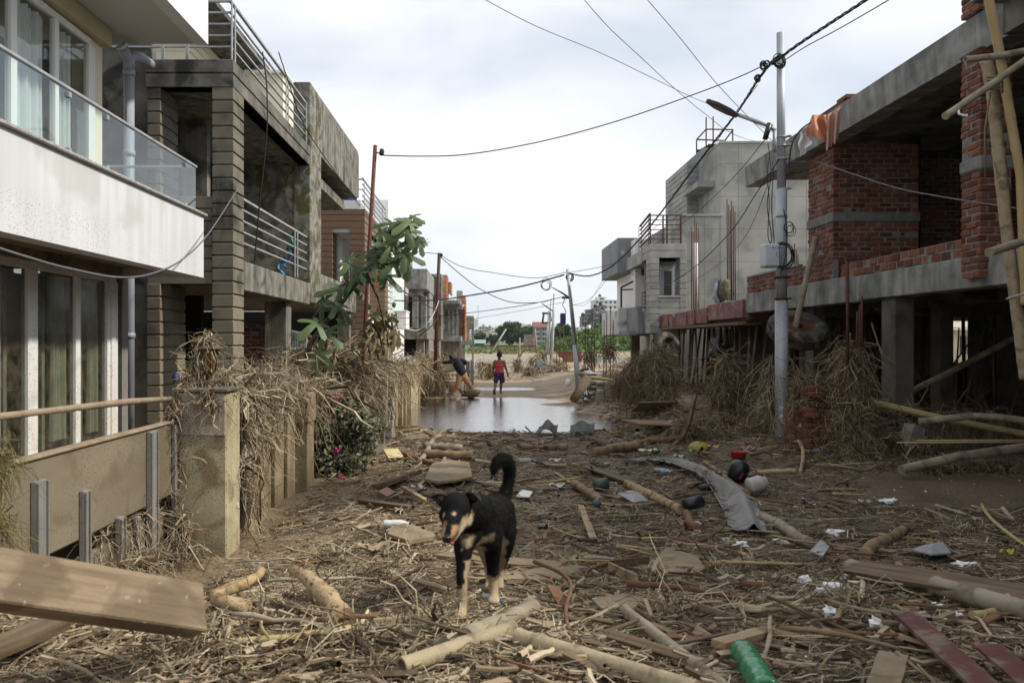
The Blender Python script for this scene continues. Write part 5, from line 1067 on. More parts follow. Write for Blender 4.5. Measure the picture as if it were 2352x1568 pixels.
cable([(1798, 142, 14.6), (1850, 108, 13.8), (1930, 65, 12.8), (2045, -2, 11.4), (2100, -40, 11)], .009, 'thin cable beside the thick bundle going to the upper right')
cable([(1775, 140, 14.6), (1740, 185, 15), (1690, 262, 16.5), (1600, 378, 19), (1505, 505, 23), (1440, 580, 27), (1395, 618, 29), (1350, 634, 30), (1306, 627, 31)], .018, 'thick twisted bundle dropping from the nearest pole to the leaning lamp post', twist=.75)
cable([(882, 357, 13.6), (960, 359, 13.8), (1060, 356, 14), (1180, 338, 14.2), (1310, 309, 14.4), (1450, 268, 14.5), (1600, 215, 14.6), (1700, 176, 14.6), (1765, 145, 14.7)], .010, 'cable strung across the street from the red pole to the nearest utility pole')
cable([(1100, -8, 12), (1230, 60, 13), (1375, 120, 14), (1500, 180, 15), (1600, 228, 16), (1690, 262, 16.5), (1790, 312, 14.7)], .006, 'fine wire from the top edge left of centre to the street lamp', m_wire)
cable([(1335, -8, 12), (1400, 65, 13), (1470, 130, 14), (1540, 195, 15), (1620, 262, 16), (1700, 315, 18), (1790, 335, 30)], .006, 'fine wire from the top edge, crossing to the roof of the grey house', m_wire)
cable([(1480, -8, 12), (1560, 85, 13), (1640, 185, 14), (1710, 260, 14.5), (1782, 332, 14.7)], .006, 'fine wire slanting from the top edge to the lamp arm of the nearest pole', m_wire)
cable([(1012, 590, 30), (1060, 632, 30.5), (1110, 668, 31), (1170, 693, 31), (1230, 695, 31), (1262, 690, 45)], .016, 'cable sagging from the dark red pole across the end of the street')
cable([(905, 690, 40), (1000, 689, 36), (1100, 675, 33), (1200, 657, 31.5), (1300, 630, 31)], .022, 'black bundle from the white row house to the leaning lamp post', twist=.6)
cable([(900, 731, 40), (1000, 727, 36), (1120, 713, 34), (1220, 698, 33), (1300, 680, 31)], .014, 'lower black cable from the left houses to the leaning lamp post')
cable([(900, 747, 40), (1040, 738, 36), (1160, 720, 34), (1300, 693, 31)], .008, 'thin wire under the lower black cable at the end of the street', m_wire)
cable([(1012, 586, 30), (1060, 612, 30), (1130, 626, 30.5), (1230, 638, 31), (1306, 624, 31)], .012, 'upper sagging cable from the dark red pole to the leaning lamp post')
cable([(925, 566, 26), (960, 578, 28), (1009, 583, 30)], .012, 'short cable from the fig tree to the top of the dark red pole')
cable([(1430, 600, 27), (1370, 615, 29), (1306, 626, 31)], .010, 'upper thin cable at the leaning lamp post, right side', m_wire)
cable([(1740, 195, 15), (1640, 335, 20), (1560, 470, 25), (1460, 560, 27), (1395, 618, 29)], .007, 'thin wire shadowing the thick dropping bundle', m_wire)
cable([(1415, 597, 28), (1395, 640, 30), (1350, 690, 33), (1306, 702, 34)], .008, 'drooping wire right of the leaning lamp post, upper loop', m_wire)
cable([(1395, 622, 29), (1375, 660, 32), (1345, 700, 35), (1308, 698, 36)], .007, 'drooping wire right of the leaning lamp post, lower loop', m_wire)
cable([(1418, 600, 28), (1470, 640, 29), (1530, 655, 29), (1600, 640, 28), (1700, 560, 20), (1780, 380, 14.7)], .007, 'thin wire looping from the grey house balcony to the nearest pole', m_wire)
cable([(1756, 322, 14.6), (1690, 402, 17), (1620, 470, 21), (1560, 520, 25), (1500, 565, 28)], .008, 'wire from the black joint box down to the red railing terrace')
cable([(1790, 365, 14.6), (1740, 440, 15.5), (1680, 530, 17), (1600, 610, 20), (1540, 650, 24)], .010, 'dark cable slanting across the grey plastered wall')
cable([(1800, 372, 14.6), (1850, 372, 14.5), (1878, 373, 14.4), (1960, 400, 13), (2060, 432, 11.6), (2180, 455, 10.2), (2360, 482, 8.6)], .009, 'grey cable running right from the nearest pole in front of the brick wall', m_wire)
cable([(-20, 565, 5.3), (60, 590, 5.9), (150, 615, 6.8), (270, 637, 8), (350, 628, 9.2), (420, 595, 10.6), (480, 535, 12.2), (545, 435, 14.2)], .011, 'grey cable sagging below the white balcony to the grooved column', m_wire)
cable([(640, 120, 17), (660, 180, 17.5), (700, 290, 19), (770, 395, 22), (840, 490, 26), (880, 530, 29)], .012, 'black cable stretched past the concrete pier and its roof parapet')
cable([(603, 120, 15.6), (612, 190, 15.6), (614, 280, 15.6), (606, 380, 15.6), (597, 460, 15.6), (585, 600, 15.6)], .014, 'black cable hanging down from the roof railing beside the grooved column')
cable([(1008, 690, 30), (1000, 712, 29.5), (985, 738, 29), (960, 758, 29), (930, 752, 28.5), (905, 730, 28)], .012, 'white cable looping down from the dark red pole', m_frame)
cable([(846, 600, 14), (900, 650, 18), (960, 690, 22), (1000, 712, 25), (1006, 724, 25.3), (992, 748, 25), (962, 772, 25)], .016, 'bent rusty bar hooked over beside the fig tree', m_rust, name='bent_bar')
for i, (a, b) in enumerate(((1764, 1771), (1769, 1763), (1774, 1776))):
    cable([(a, 330 + 20 * i, 14.5), (b, 400, 14.5), (a - 2, 470, 14.45), (b + 1, 540, 14.4), (a + 4, 565, 14.4)], .008, 'thin cable hanging down the left side of the nearest pole, %s of three' % ['leftmost', 'middle one', 'rightmost'][i], group='cables hanging along the nearest pole')
cable([(1800, 480, 14.5), (1808, 530, 14.45), (1806, 570, 14.4), (1800, 610, 14.4), (1792, 630, 14.4)], .010, 'cable hanging down the right side of the nearest pole, behind the meter box')
def coil(c, r, w, label, n=4, M=None):
    mb = MB()
    for k in range(n):
        rr = r * R.uniform(.75, 1.05); o = Vector((R.uniform(-.03, .03), R.uniform(-.03, .03), R.uniform(-.04, .04)))
        mb.tube([Vector(c) + o + Vector((rr * math.cos(t * .5236), R.uniform(-.01, .01), rr * 1.15 * math.sin(t * .5236))) for t in range(13)], w, 5, cap=False)
    return solo('cable_coil', label, 'coil', mb, m_cable)
coil(P(1815, 527, 14.5), .09, .006, 'loose coil of black cable at the right side of the nearest pole')
coil(P(1797, 585, 14.4), .22, .008, 'bundle of black cable behind the grey meter box', 6)
coil(P(1790, 140, 14.6), .1, .009, 'tangle of cables wound round the top of the nearest pole', 9)
coil(P(1758, 152, 14.6), .06, .012, 'black insulator knot left of the top of the nearest pole', 6)
coil(P(1740, 180, 14.9), .05, .012, 'small clamp knot on the dropping thick bundle', 4)
coil(P(1308, 635, 31), .13, .014, 'cable tangle at the top of the leaning lamp post', 5)
coil(P(1255, 655, 31), .2, .012, 'round loop of spare cable beside the leaning lamp post', 3)
cable([(1862, 282, 14), (1838, 300, 14), (1818, 335, 14), (1812, 390, 14)], .014, 'black hose curving down from the orange cloth')
# red pole, dark pole, leaning poles
t = thing('red_steel_pole', 'slender rust-red steel pole leaning beside the fig tree', 'pole', P(826, 1050, 13.6))
mb = MB(); mb.tube([P(826, 1060, 13.6), P(836, 800, 13.6), P(846, 600, 13.6), P(862, 334, 13.6)], .033, 8); part('shaft', mb, m_redpole, t)
mb = MB(); mb.lathe([(0, 0), (.045, .01), (.03, .04), (.048, .06), (.03, .09), (.04, .11), (0, .12)], Matrix.Translation(P(877, 358, 13.6)), 10); mb.tube([P(862, 350, 13.6), P(877, 354, 13.6)], .012, 6); part('insulator', mb, m_black, t)
t = thing('dark_red_pole', 'dark red steel pole standing in front of the grooved wing at the street end', 'pole', P(1001, 830, 30))
mb = MB(); mb.tube([P(1000, 850, 30), P(1004, 700, 30), P(1009, 581, 30)], .062, 8); part('shaft', mb, mk('dark_red_paint', [(.06, .025, .02), (.09, .035, .03)], 5, .6, .05), t)
mb = MB(); mb.lathe([(0, 0), (.06, .01), (.04, .06), (.06, .1), (0, .14)], Matrix.Translation(P(1014, 590, 30)), 8); part('insulator', mb, m_black, t)
t = thing('leaning_lamp_post', 'galvanised lamp post leaning left over the mud bank in mid-street', 'lamp post', P(1328, 882, 31))
mb = MB(); mb.tube([P(1328, 890, 31), P(1321, 792, 31)], .1, 12); mb.tube([P(1321, 792, 31), P(1311, 690, 31), P(1303, 618, 31)], [.085, .07, .05], 12); part('shaft', mb, m_galv, t)
mb = MB(); mb.tube([P(1312, 686, 31), P(1290, 672, 31)], .035, 6); mb.tube([P(1290, 672, 31), P(1268, 660, 31)], [.06, .03], 6, sq=.5); mb.tube([P(1310, 684, 31), P(1291, 684, 31)], .04, 6); part('lamp_arm', mb, m_iron, t)
mb = MB(); c = P(1293, 733, 30.9); mb.bbox(c.x - .1, c.x + .1, c.y - .1, c.y + .1, c.z - .2, c.z + .22, .02); part('blue_box', mb, colmat('navy_plastic', (.025, .03, .1), .6), t)
mb = MB(); mb.tube([P(1308, 655, 30.9), P(1314, 700, 30.8), P(1318, 760, 30.85), P(1330, 830, 30.8)], .014, 5); mb.tube([P(1300, 680, 30.9), P(1292, 700, 30.8), P(1300, 715, 30.85), P(1296, 735, 30.8)], .014, 5); part('wires', mb, m_cable, t)
def simplepole(pts, r, label, mat, name='pole', cat='pole', group=None):
    mb = MB(); mb.tube([P(*p) for p in pts], r, 8); return solo(name, label, cat, mb, mat, group=group)
t = thing('street_lamp_post', 'pale lamp post standing upright in the flood, left of the leaning one', 'lamp post', P(1266, 832, 62))
mb = MB(); mb.tube([P(1265, 840, 62), P(1270, 760, 62), P(1273, 674, 62)], [.13, .11, .08], 10); part('shaft', mb, m_galv, t); mb = MB(); mb.tube([P(1271, 715, 62), P(1252, 702, 62)], .05, 6); mb.tube([P(1252, 702, 62), P(1245, 697, 62)], .09, 6, sq=.4); part('lamp_arm', mb, m_iron, t)
t = thing('transformer_frame', 'twin-pole steel frame with crossbars beside the red-roofed house', 'frame', P(1253, 820, 90))
for a, b in (((1246, 740), (1249, 720)), ((1265, 738), (1264, 718)), ((1245, 719), (1266, 720)), ((1245, 741), (1264, 742)), ((1254, 825), (1261, 714)), ((1259, 810), (1267, 685))):
    mb = MB(); mb.tube([P(*a, 90), P(*b, 90)], .12, 6); part('bar', mb, m_rust if a[1] < 745 else m_galv, t)
simplepole([(1127, 812, 60), (1162, 756, 62)], .07, 'grey concrete pole tilted far over to the right, beyond the man in red', m_conc_new)
simplepole([(1191, 843, 62), (1194, 775, 62)], .07, 'thin upright post standing in the flood left of centre', m_bamboo_grey)
simplepole([(1234, 825, 60), (1229, 755, 60)], .06, 'dark bamboo post with straw at its foot near the upright lamp', m_bamboo_grey)
simplepole([(1182, 836, 60), (1232, 762, 66)], .05, 'dark thin pole slanting across the flood towards the red-roofed house', m_rust)
simplepole([(1372, 880, 30), (1362, 862, 30.5), (1353, 846, 31)], .02, 'shiny bent metal bar leaning on the right bank', m_galv, 'metal_bar', 'bar')

# ================================================================ bamboo scaffold at the right edge
def bamboo(pts, r, label, mat=None, group=None, hollow=0, name='bamboo_pole', nodes=.32, world=False, n=12):
    ps = [Vector(p) if world else P(*p) for p in pts]; q = []; rr = []; L = 0
    for a, b in zip(ps, ps[1:]):
        m = max(2, int((b - a).length / .04)); 
        for k in range(m):
            q.append(a.lerp(b, k / m)); d = (L + (b - a).length * k / m) % nodes
            rr.append(r * (1.09 if d < .018 else (.97 if d < .045 else 1.0)))
        L += (b - a).length
    q.append(ps[-1]); rr.append(r); mb = MB(); mb.tube(q, rr, n, cap=not hollow)
    if hollow:
        mb.tube([q[0], q[0].lerp(q[1], .99), q[0] + (q[1] - q[0]).normalized() * .12], [r * .8, r * .79, r * .75], n, cap=False); u = (q[1] - q[0]).normalized(); q2 = len(q) * n; mb.f.append(tuple(q2 + 2 * n + k for k in range(n))); mb.sm.append(False)
        A = mb.v[:n]; B = mb.v[len(q) * n:len(q) * n + n]; mb.add(A + B, [(i, n + i, n + (i + 1) % n, (i + 1) % n) for i in range(n)])
        mb.f.append(tuple(len(q) * n - n + k for k in range(n))); mb.sm.append(False)
    return solo(name, label, 'bamboo pole', mb, mat or m_bamboo, group=group)
bamboo([(2267, -20, 8.4), (2296, 121, 8.5), (2344, 403, 8.6), (2356, 700, 8.7)], .045, 'upright bamboo scaffold pole by the brick pillar, the one reaching the top edge', m_bamboo_gold)
bamboo([(2265, 139, 8.7), (2279, 205, 8.7), (2311, 517, 8.8), (2356, 870, 8.9)], .06, 'thicker upright bamboo scaffold pole starting below the top rail', m_bamboo)
bamboo([(2217, 137, 8.4), (2300, 128, 8.4), (2380, 112, 8.4)], .034, 'uppermost horizontal bamboo rail lashed to the scaffold', m_bamboo_grey, hollow=1)
bamboo([(2171, 267, 8.0), (2262, 205, 8.2), (2380, 120, 8.4)], .035, 'slanting bamboo rail with a frayed rope end', m_bamboo_grey)
bamboo([(2271, 580, 7.6), (2370, 548, 7.8)], .04, 'lowest bamboo stub pointing in from the right edge', m_bamboo_grey)
mb = MB(); mb.tube([P(2200, 247, 8.05), P(2203, 262, 8.0), P(2212, 265, 8), P(2222, 268, 8), P(2220, 262, 8)], .012, 5, jit=.3); solo('rope_end', 'frayed white rope dangling from the slanting bamboo rail', 'rope', mb, m_foam)
mb = MB(); a = P(2285, 200, 8.3); 
for k in range(5): mb.tube([a + Vector((.07 * math.cos(t) , -.07 * math.sin(t), .03 * k - .06 + .012 * t)) for t in [x * .7 for x in range(10)]], .009, 4)
mb.tube([P(2275, 210, 8.5), P(2262, 300, 8.5), P(2263, 420, 8.5)], .01, 4); solo('rope_lashing', 'brown rope lashing the bamboo scaffold poles together', 'rope', mb, mk('jute', [(.14, .09, .05), (.22, .15, .09)]))
mb = MB(); mb.tube([P(2312, 687, 7.5), P(2360, 672, 7.3)], .012, 6); solo('metal_rod', 'pale metal rod poking in from the right edge below the bamboo stub', 'rod', mb, m_galv)
# bamboo, planks and rebar under the brick shell
bamboo([(1980, 918, 12.5), (2140, 955, 12.3), (2238, 975, 12.2), (2400, 1005, 12)], .05, 'long bamboo pole lying under the brick shell, topmost of the crossed pair', m_bamboo_gold)
bamboo([(1975, 988, 12.6), (2100, 958, 13), (2232, 942, 13.4)], .04, 'purplish pole crossing behind the long bamboo under the brick shell', mk('purplish_bamboo', [(.13, .08, .08), (.2, .14, .12)], 5, .6))
bamboo([(2110, 968, 12), (2230, 955, 11.8), (2300, 958, 11.6), (2420, 975, 11.4)], .05, 'pale bent branch lying along the ground floor edge at the right', m_bamboo_grey)
bamboo([(1935, 960, 13.4), (2080, 905, 13.6), (2200, 845, 13.9), (2350, 765, 14.3)], .05, 'pole slanting up to the right between the ground floor columns', m_bamboo_grey)
bamboo([(2070, 1078, 10.6), (2200, 1048, 10.8), (2400, 1020, 11)], .06, 'dark thick pole half buried at the right mud bank', m_bamboo_grey)
for i, (y0, y1, dy) in enumerate(((1011, 1010, 0), (1016, 1014, .1))):
    mb = MB(); a = P(2060 + 45 * (1 - i), y0, 11 - dy); b = P(2420, y1, 10.6 - dy); mb.tube([a, b], .022, 4, sq=.5, roll=.785)
    solo('wood_strip', ('upper' if i == 0 else 'lower') + ' of two pale wood strips sticking out at the right edge', 'strip', mb, m_bamboo_gold)
bamboo([(1873, 545, 15.6), (1850, 650, 15.5), (1828, 748, 15.45), (1806, 830, 15.6), (1790, 900, 15.6)], .055, 'weathered pole propped through the hanging tyre against the brick shell', m_bamboo_grey)
bamboo([(1838, 985, 12.9), (1870, 935, 13.1), (1902, 885, 13.3)], .055, 'grey pole leaning on the brick stack behind the nearest pole', m_bamboo_grey)
def tyre(c, R0, w, tilt, az, label, rim=True):
    t = thing('tyre', label, 'tyre', c); M = Matrix.Translation(c) @ Matrix.Rotation(az, 4, 'Z') @ Matrix.Rotation(tilt, 4, 'X')
    pr = [(R0 * .58, -w * .42), (R0 * .7, -w * .5), (R0 * .9, -w * .47), (R0 * .985, -w * .36), (R0, -w * .18), (R0, w * .18), (R0 * .985, w * .36), (R0 * .9, w * .47), (R0 * .7, w * .5), (R0 * .58, w * .42), (R0 * .56, 0), (R0 * .58, -w * .42)]
    mb = MB(); mb.lathe(pr, M, 40)
    for k in range(48):
        a = k * 2 * math.pi / 48
        for s in (-1, 1): mb.bbox(-.02, .02, -.035, .035, -.012, .014, .004, M @ Matrix.Rotation(a + s * .04, 4, 'Z') @ Matrix.Translation((R0, 0, s * w * .2)) @ Matrix.Rotation(math.radians(90), 4, 'Y') @ Matrix.Rotation(s * .3, 4, 'Z'))
    part('tread', mb, m_rubber, t)
    if rim: mb = MB(); mb.lathe([(R0 * .6, w * .4), (R0 * .57, w * .3), (R0 * .5, w * .22), (R0 * .3, w * .18), (R0 * .22, w * .3), (R0 * .17, w * .3), (R0 * .17, w * .1), (R0 * .5, w * .12), (R0 * .57, -w * .3), (R0 * .6, -w * .4)], M, 32); part('rim', mb, m_rust, t)
    return t
tyre(P(1832, 758, 15.5), .54, .32, math.radians(31), 0, 'muddy lorry tyre hung on a pole beside the nearest utility pole')
tyre(P(1530, 800, 21.5), .42, .28, math.radians(78), .5, 'dark tyre standing among the props below the grey house', False)
mb = MB(); mb.ball(P(1648, 812, 21), (.2, .2, .42), 14, 10, .9); solo('black_sack', 'black sack hanging in the shade among the props', 'sack', mb, m_black)
# cloths on the brick shell
def cloth(fn, nu, nv, label, mat, name='cloth', cat='cloth'):
    mb = MB(); mb.grid(fn, nu, nv); return solo(name, label, cat, mb, mat)
m_orange = colmat('orange_tarpaulin', (.55, .24, .13), .7, (.48, .2, .11), .25); m_pink = colmat('faded_pink_cloth', (.5, .3, .24), .85, (.42, .24, .19), .25)
cl = cloth(lambda u, v: P(1898 - 59 * u * (.55 + .45 * v) + 10 * v, 264 + 66 * v - 10 * u * (1 - v) * 0 - 22 * u * v, 14.15 - .14 * math.sin(u * 9 + v * 4) - .18 * v), 18, 16, 'orange printed tarpaulin hanging over the corner of the brick shell roof', m_orange)
mb = MB(); 
for (px, py, dx) in ((1856, 288, 8), (1865, 308, 9), (1848, 298, 5)): c = P(px, py, 13.78); mb.box(c.x, c.x + dx * .007, c.y - .012, c.y - .002, c.z, c.z + .03)
part('print', mb, m_black, cl) if False else None
cloth(lambda u, v: P(1897 + 37 * u - 9 * v * u, 244 + 22 * (1 - u) + 78 * v + 5 * math.sin(u * 19) * v, 14.1 - .1 * math.sin(u * 11) - .12 * v), 18, 16, 'faded pink rag hanging beside the orange tarpaulin', m_pink)
cloth(lambda u, v: P(1836 + 30 * u * (1 - .7 * v) + 3 * math.sin(v * 9), 300 + 25 * u + 60 * v * (1 - .5 * u), 14.2 - .08 * math.sin(u * 8)), 8, 14, 'frayed white sacking hanging under the orange tarpaulin', m_foam)
mb = MB(); mb.bbox(6.38, 6.6, 14.6, 15.8, 6.1, 6.17, .01); mb.bbox(6.4, 6.58, 14.5, 14.9, 6.171, 6.24, .01); solo('loose_bricks', 'few loose bricks left on the roof beam above the rags', 'bricks', mb, m_brick)
for i, (px, py, c, l) in enumerate(((1650, 672, (.35, .36, .4), 'grey shirt'), (1658, 664, (.06, .09, .14), 'blue checked shirt'), (1664, 660, (.17, .16, .1), 'camouflage jacket'))):
    mb = MB(); mb.ball(P(px, py + 4, 24 - .1 * i), (.16, .12, .3), 12, 10, .5); solo('garment', '%s hung on the rebar above the red formwork' % l, 'garment', mb, colmat('cloth_' + str(i), c, .9, (tuple(x * .4 for x in c) if i else None), 0, sc=14))

# ================================================================ vegetation: fig tree, bougainvillea, straw clumps
def figleaf(mb, c, u, n, s):
    """deeply lobed leaf: tip along u, normal n"""
    v = n.cross(u).normalized(); n = u.cross(v); pts = []
    lob = [(-2.35, .5), (-1.25, .78), (0, 1.0), (1.25, .78), (2.35, .5)]
    ang = [-2.9 + 5.8 * i / 28 for i in range(29)]
    for a in ang:
        r = .2
        for la, lr in lob: r = max(r, lr * max(0, 1 - (abs(a - la) / .46) ** 2) ** .6)
        pts.append((a, r))
    vs = [c]; 
    for a, r in pts: vs.append(c + (u * math.cos(a) + v * math.sin(a)) * r * s + n * (-.45 * r * r * s))
    mid = [c + (u * math.cos(a) + v * math.sin(a)) * r * s * .5 + n * (-.06 * s) for a, r in pts]
    o = len(vs); vs += mid; k = len(pts)
    f = [(0, o + i, o + i + 1) for i in range(k - 1)] + [(o + i, 1 + i, 2 + i, o + i + 1) for i in range(k - 1)]
    mb.add(vs, f, True)
def figtree():
    t = thing('fig_tree', 'fig tree with big lobed leaves leaning over the garden wall', 'tree', P(700, 880, 12.6))
    rg = random.Random(4); st = [(690, 900, 12.6), (712, 790, 12.6), (745, 745, 12.5), (790, 690, 12.4), (840, 620, 12.3), (885, 575, 12.2), (925, 540, 12.1)]
    ps = [P(*p) for p in st]; mb = MB(); mb.tube(ps, [.05, .042, .038, .032, .027, .02, .01], 8)
    br = [((840, 620, 12.3), (870, 690, 12.5), (885, 760, 12.7)), ((790, 690, 12.4), (740, 700, 12.2), (715, 735, 12)), ((745, 745, 12.5), (750, 790, 12.2), (740, 840, 12)), ((885, 575, 12.2), (860, 570, 11.9), (815, 590, 11.8))]
    for b in br: mb.tube([P(*q) for q in b], [.022, .016, .008], 6)
    mg = MB(); md = MB()
    L = [(940, 515, .3), (900, 520, .3), (925, 535, .32), (950, 560, .3), (905, 565, .3), (880, 540, .3), (925, 590, .32), (895, 605, .33), (870, 575, .3), (850, 580, .28), (935, 505, .25), (860, 600, .3), (905, 545, .26), (888, 640, .28),
         (800, 605, .33), (830, 625, .28), (775, 660, .34), (810, 650, .27), (745, 690, .34), (770, 700, .3), (725, 745, .34), (758, 770, .34), (735, 820, .36), (705, 830, .3), (780, 745, .26)]
    for px, py, s in L:
        for k in range(2 if px > 780 else 1):
            c = P(px + rg.uniform(-12, 12), py + rg.uniform(-8, 8), 12.2 + rg.uniform(-.35, .3)); d = Vector((rg.uniform(-1, 1), -abs(rg.gauss(.3, .4)), rg.uniform(-.9, .25))); n = Vector((rg.uniform(-.5, .5), -.7, rg.uniform(.3, 1))).normalized()
            u = (d - n * d.dot(n)).normalized(); figleaf(mg, c, u, n, s * rg.uniform(.85, 1.15)); mb.tube([c, c - u * .12 + Vector((0, .1, -.02)), c - u * .16 + Vector((0, .22, .02))], .006, 4)
    for i in range(46):  # withered leaves lower down
        px, py = rg.uniform(845, 915), rg.uniform(715, 810)
        if i % 3 == 0: px, py = rg.uniform(690, 830), rg.uniform(760, 880)
        c = P(px, py, 12.9 + rg.uniform(-.5, .4)); n = Vector((rg.uniform(-1, 1), rg.uniform(-1, .2), rg.uniform(-.2, .6))).normalized(); d = Vector((rg.uniform(-.7, .7), rg.uniform(-.5, .5), -1)); u = (d - n * d.dot(n)).normalized(); figleaf(md, c, u, n, rg.uniform(.16, .28))
    part('trunk', mb, mk('fig_bark', [(.07, .055, .04), (.12, .1, .08)], 6, .85, .1), t)
    part('leaves', mg, mk('fig_leaves', [(.025, .045, .014), (.055, .09, .026), (.1, .14, .05)], 4, .55, .05, island=.7, spec=.4, stain=((.15, .13, .08), 5, .62, .5)), t); part('withered_leaves', md, mk('withered_leaves', [(.07, .055, .03), (.15, .12, .06), (.2, .17, .09), (.08, .09, .04)], 5, .85, .1, island=.8), t)
    mf = MB()
    for px, py in ((858, 640), (893, 585), (905, 700), (876, 652), (848, 705)): mf.ball(P(px, py, 12.1), (.03, .03, .042), 10, 8)
    part('figs', mf, colmat('green_fig', (.08, .15, .03), .6, None, 0), t)
figtree()
def bougainvillea():
    t = thing('bougainvillea', 'dusty green climber with a few magenta flowers hanging over the garden wall', 'shrub', (-2.1, 12, 0))
    cs = []; rs = []; rg = random.Random(6)
    for i in range(44):
        py = rg.uniform(905, 1105); a = (py - 900) / 205; px = rg.uniform(726, 790 + 62 * math.sin(min(1, .15 + a * 1.1) * 2.6)); Y = rg.uniform(11.6, 12.6)
        cs.append(P(px, py, Y)); rs.append((.2, .22, .18))
    cs = [Vector(c) for c in cs]
    part('foliage', leafcloud('foliage', cs, rs, 7500, .045, 3), mk('dusty_leaves', [(.03, .042, .022), (.075, .09, .048), (.14, .145, .088), (.23, .2, .135)], 3, .75, 0, island=.85), t)
    mb = MB()
    for i in range(16): c = cs[i]; mb.tube([Vector((-2.45, c.y + .2, .9)), (c + Vector((-2.4, c.y, 1.1))) / 2, c], .008, 4)
    part('stems', mb, m_bark, t); fc = [P(782, 905, 11.4), P(770, 915, 11.4), P(770, 1035, 11.4), P(784, 1097, 11.3), P(728, 1015, 11.5), P(735, 930, 11.5)]
    part('flowers', leafcloud('flowers', fc, [(.045, .045, .045)] * 6, 110, .028, 4), colmat('magenta_petals', (.4, .02, .14), .7, None, 0), t)
bougainvillea()
def clump(label, segs, n, L, drop, r=(.002, .006), mat=None, up=.5, K=5, name='straw_clump', wig=1.25, seed=None):
    """segs: list of (a, b, radius): tangle wrapped round the segments a-b"""
    n = int(n * .42); r = (r[0] * 1.3, r[1] * 1.45); L = (L[0], L[1] * 1.15)
    w = np.array([(Vector(b) - Vector(a)).length + .3 for a, b, q in segs]); k = NR.choice(len(segs), n, p=w / w.sum())
    A = np.array([s[0] for s in segs])[k]; B = np.array([s[1] for s in segs])[k]; Q = np.array([s[2] for s in segs])[k]
    drop = (drop[0] * .2, drop[1] * .8); t = NR.random((n, 1)); rad = rdir(n, .8); p = A + (B - A) * t; lump = np.array([noise.noise((a * 4 + 7, b * 4, c * 4.5)) for a, b, c in p + rad * .12]); p = p + rad * (Q * NR.random(n) ** .6 * np.clip(.9 + 1.5 * lump, .25, 2.0))[:, None]
    d = rdir(n, up) * .95 + rad * .25; d[:, 2] -= .1; d /= np.linalg.norm(d, axis=1, keepdims=True)
    ln = NR.uniform(L[0], L[1], n); C = hang(p, d, ln, NR.uniform(drop[0], drop[1], n), K, wig)
    # nothing may sink through the ground
    gz = np.array([H(x, y) for x, y in C[:, -1, :2]])[:, None] + .004; C[:, :, 2] = np.maximum(C[:, :, 2], np.broadcast_to(gz, C.shape[:2]))
    o = solo(name, label, 'straw', strands(C, NR.uniform(r[0], r[1], n) * np.where(NR.random(n) < .035, 3.2, 1)), mat or m_straw)
    core = MB()
    for a_, b_, q_ in segs:
        a_, b_ = Vector(a_), Vector(b_); m_ = max(4, int((b_ - a_).length / .14)); core.tube([a_.lerp(b_, i / m_) + Vector((R.uniform(-.1, .1), R.uniform(-.1, .1), R.uniform(-.15, .1))) * q_ for i in range(m_ + 1)], [q_ * (R.uniform(.3, .68) if 0 < i < m_ else .12) for i in range(m_ + 1)], 11, jit=.22)
    part('matted_core', core, mk('matted_mud_and_roots', [(.022, .015, .009), (.07, .05, .03), (.13, .098, .06)], 24, .95, .9, 55), o); return o
V = Vector
for (px, py, w, lab) in ((655, 1425, .16, 'knot of pale roots behind the fat peeled root'), (545, 1350, .14, 'knot of roots between the gatepost and the twisted stump'), (850, 1345, .15, 'heap of fine roots left of the dog forelegs'), (770, 1290, .13, 'heap of roots in front of the open mud'), (960, 1290, .08, 'small root tuft behind the dog foreleg'), (420, 1530, .12, 'roots and straw below the timber beam end'), (985, 1470, .1, 'matted straw left of the short thick log'), (760, 1500, .12, 'matted straw below the fat peeled root'), (1700, 1330, .1, 'matted straw below the golden root'), (1960, 1430, .1, 'tangle left of the red painted board'), (1440, 1200, .12, 'low tangle below the grey laminate panel'), (2230, 1230, .14, 'tangle in front of the right mud bank'), (1560, 1430, .09, 'tangle right of the slim bamboo'), (910, 1120, .16, 'tangle under the planks of the left rubbish heap'), (1130, 1060, .14, 'tangle behind the dog tail')):
    g = G(px, py); clump(lab, [((g.x - w, g.y, g.z + .0), (g.x + w, g.y + w * .6, g.z + .02), w * .75)], 900, (.05, .28), (.2, 1.4), (.001, .0034), None, .6, name='root_tangle')
clump('straw and roots matted over the cream gatepost and its lantern', [((-2.62, 7.2, 1.5), (-2.2, 7.5, 1.5), .09), ((-2.54, 7.3, 1.52), (-2.52, 7.3, 1.8), .04), ((-2.44, 7.3, 1.9), (-2.38, 7.3, 1.91), .05), ((-2.35, 7.12, 1.5), (-2.3, 7.12, 1.3), .07), ((-2.66, 7.1, 1.4), (-2.66, 7.1, .4), .06)], 3000, (.04, .2), (.3, 1.2), (.0015, .004))
clump('long straw hanging from the first stretch of garden wall, right of the gatepost', [((-2.35, 7.7, 1.38), (-2.35, 10.2, 1.35), .14), ((-2.3, 7.8, 1.1), (-2.3, 8.7, .95), .12), ((-2.27, 7.7, .8), (-2.26, 7.95, .3), .07), ((-2.5, 7.7, 1.5), (-2.5, 11, 1.45), .16)], 6800, (.1, .42), (.4, 1.5), (.0015, .005))
clump('huge heap of straw and roots burying the wall top below the fig tree', [((-2.4, 11, 1.25), (-2.3, 17, 1.25), .24), ((-2.9, 12, 1.45), (-2.5, 15.5, 1.65), .32), ((-2.25, 12.6, 1.5), (-2.05, 14.8, 1.6), .24), ((-2.15, 13.8, 1.25), (-2.05, 15, 1.1), .18)], 11000, (.2, .7), (.5, 1.7), (.002, .0065))
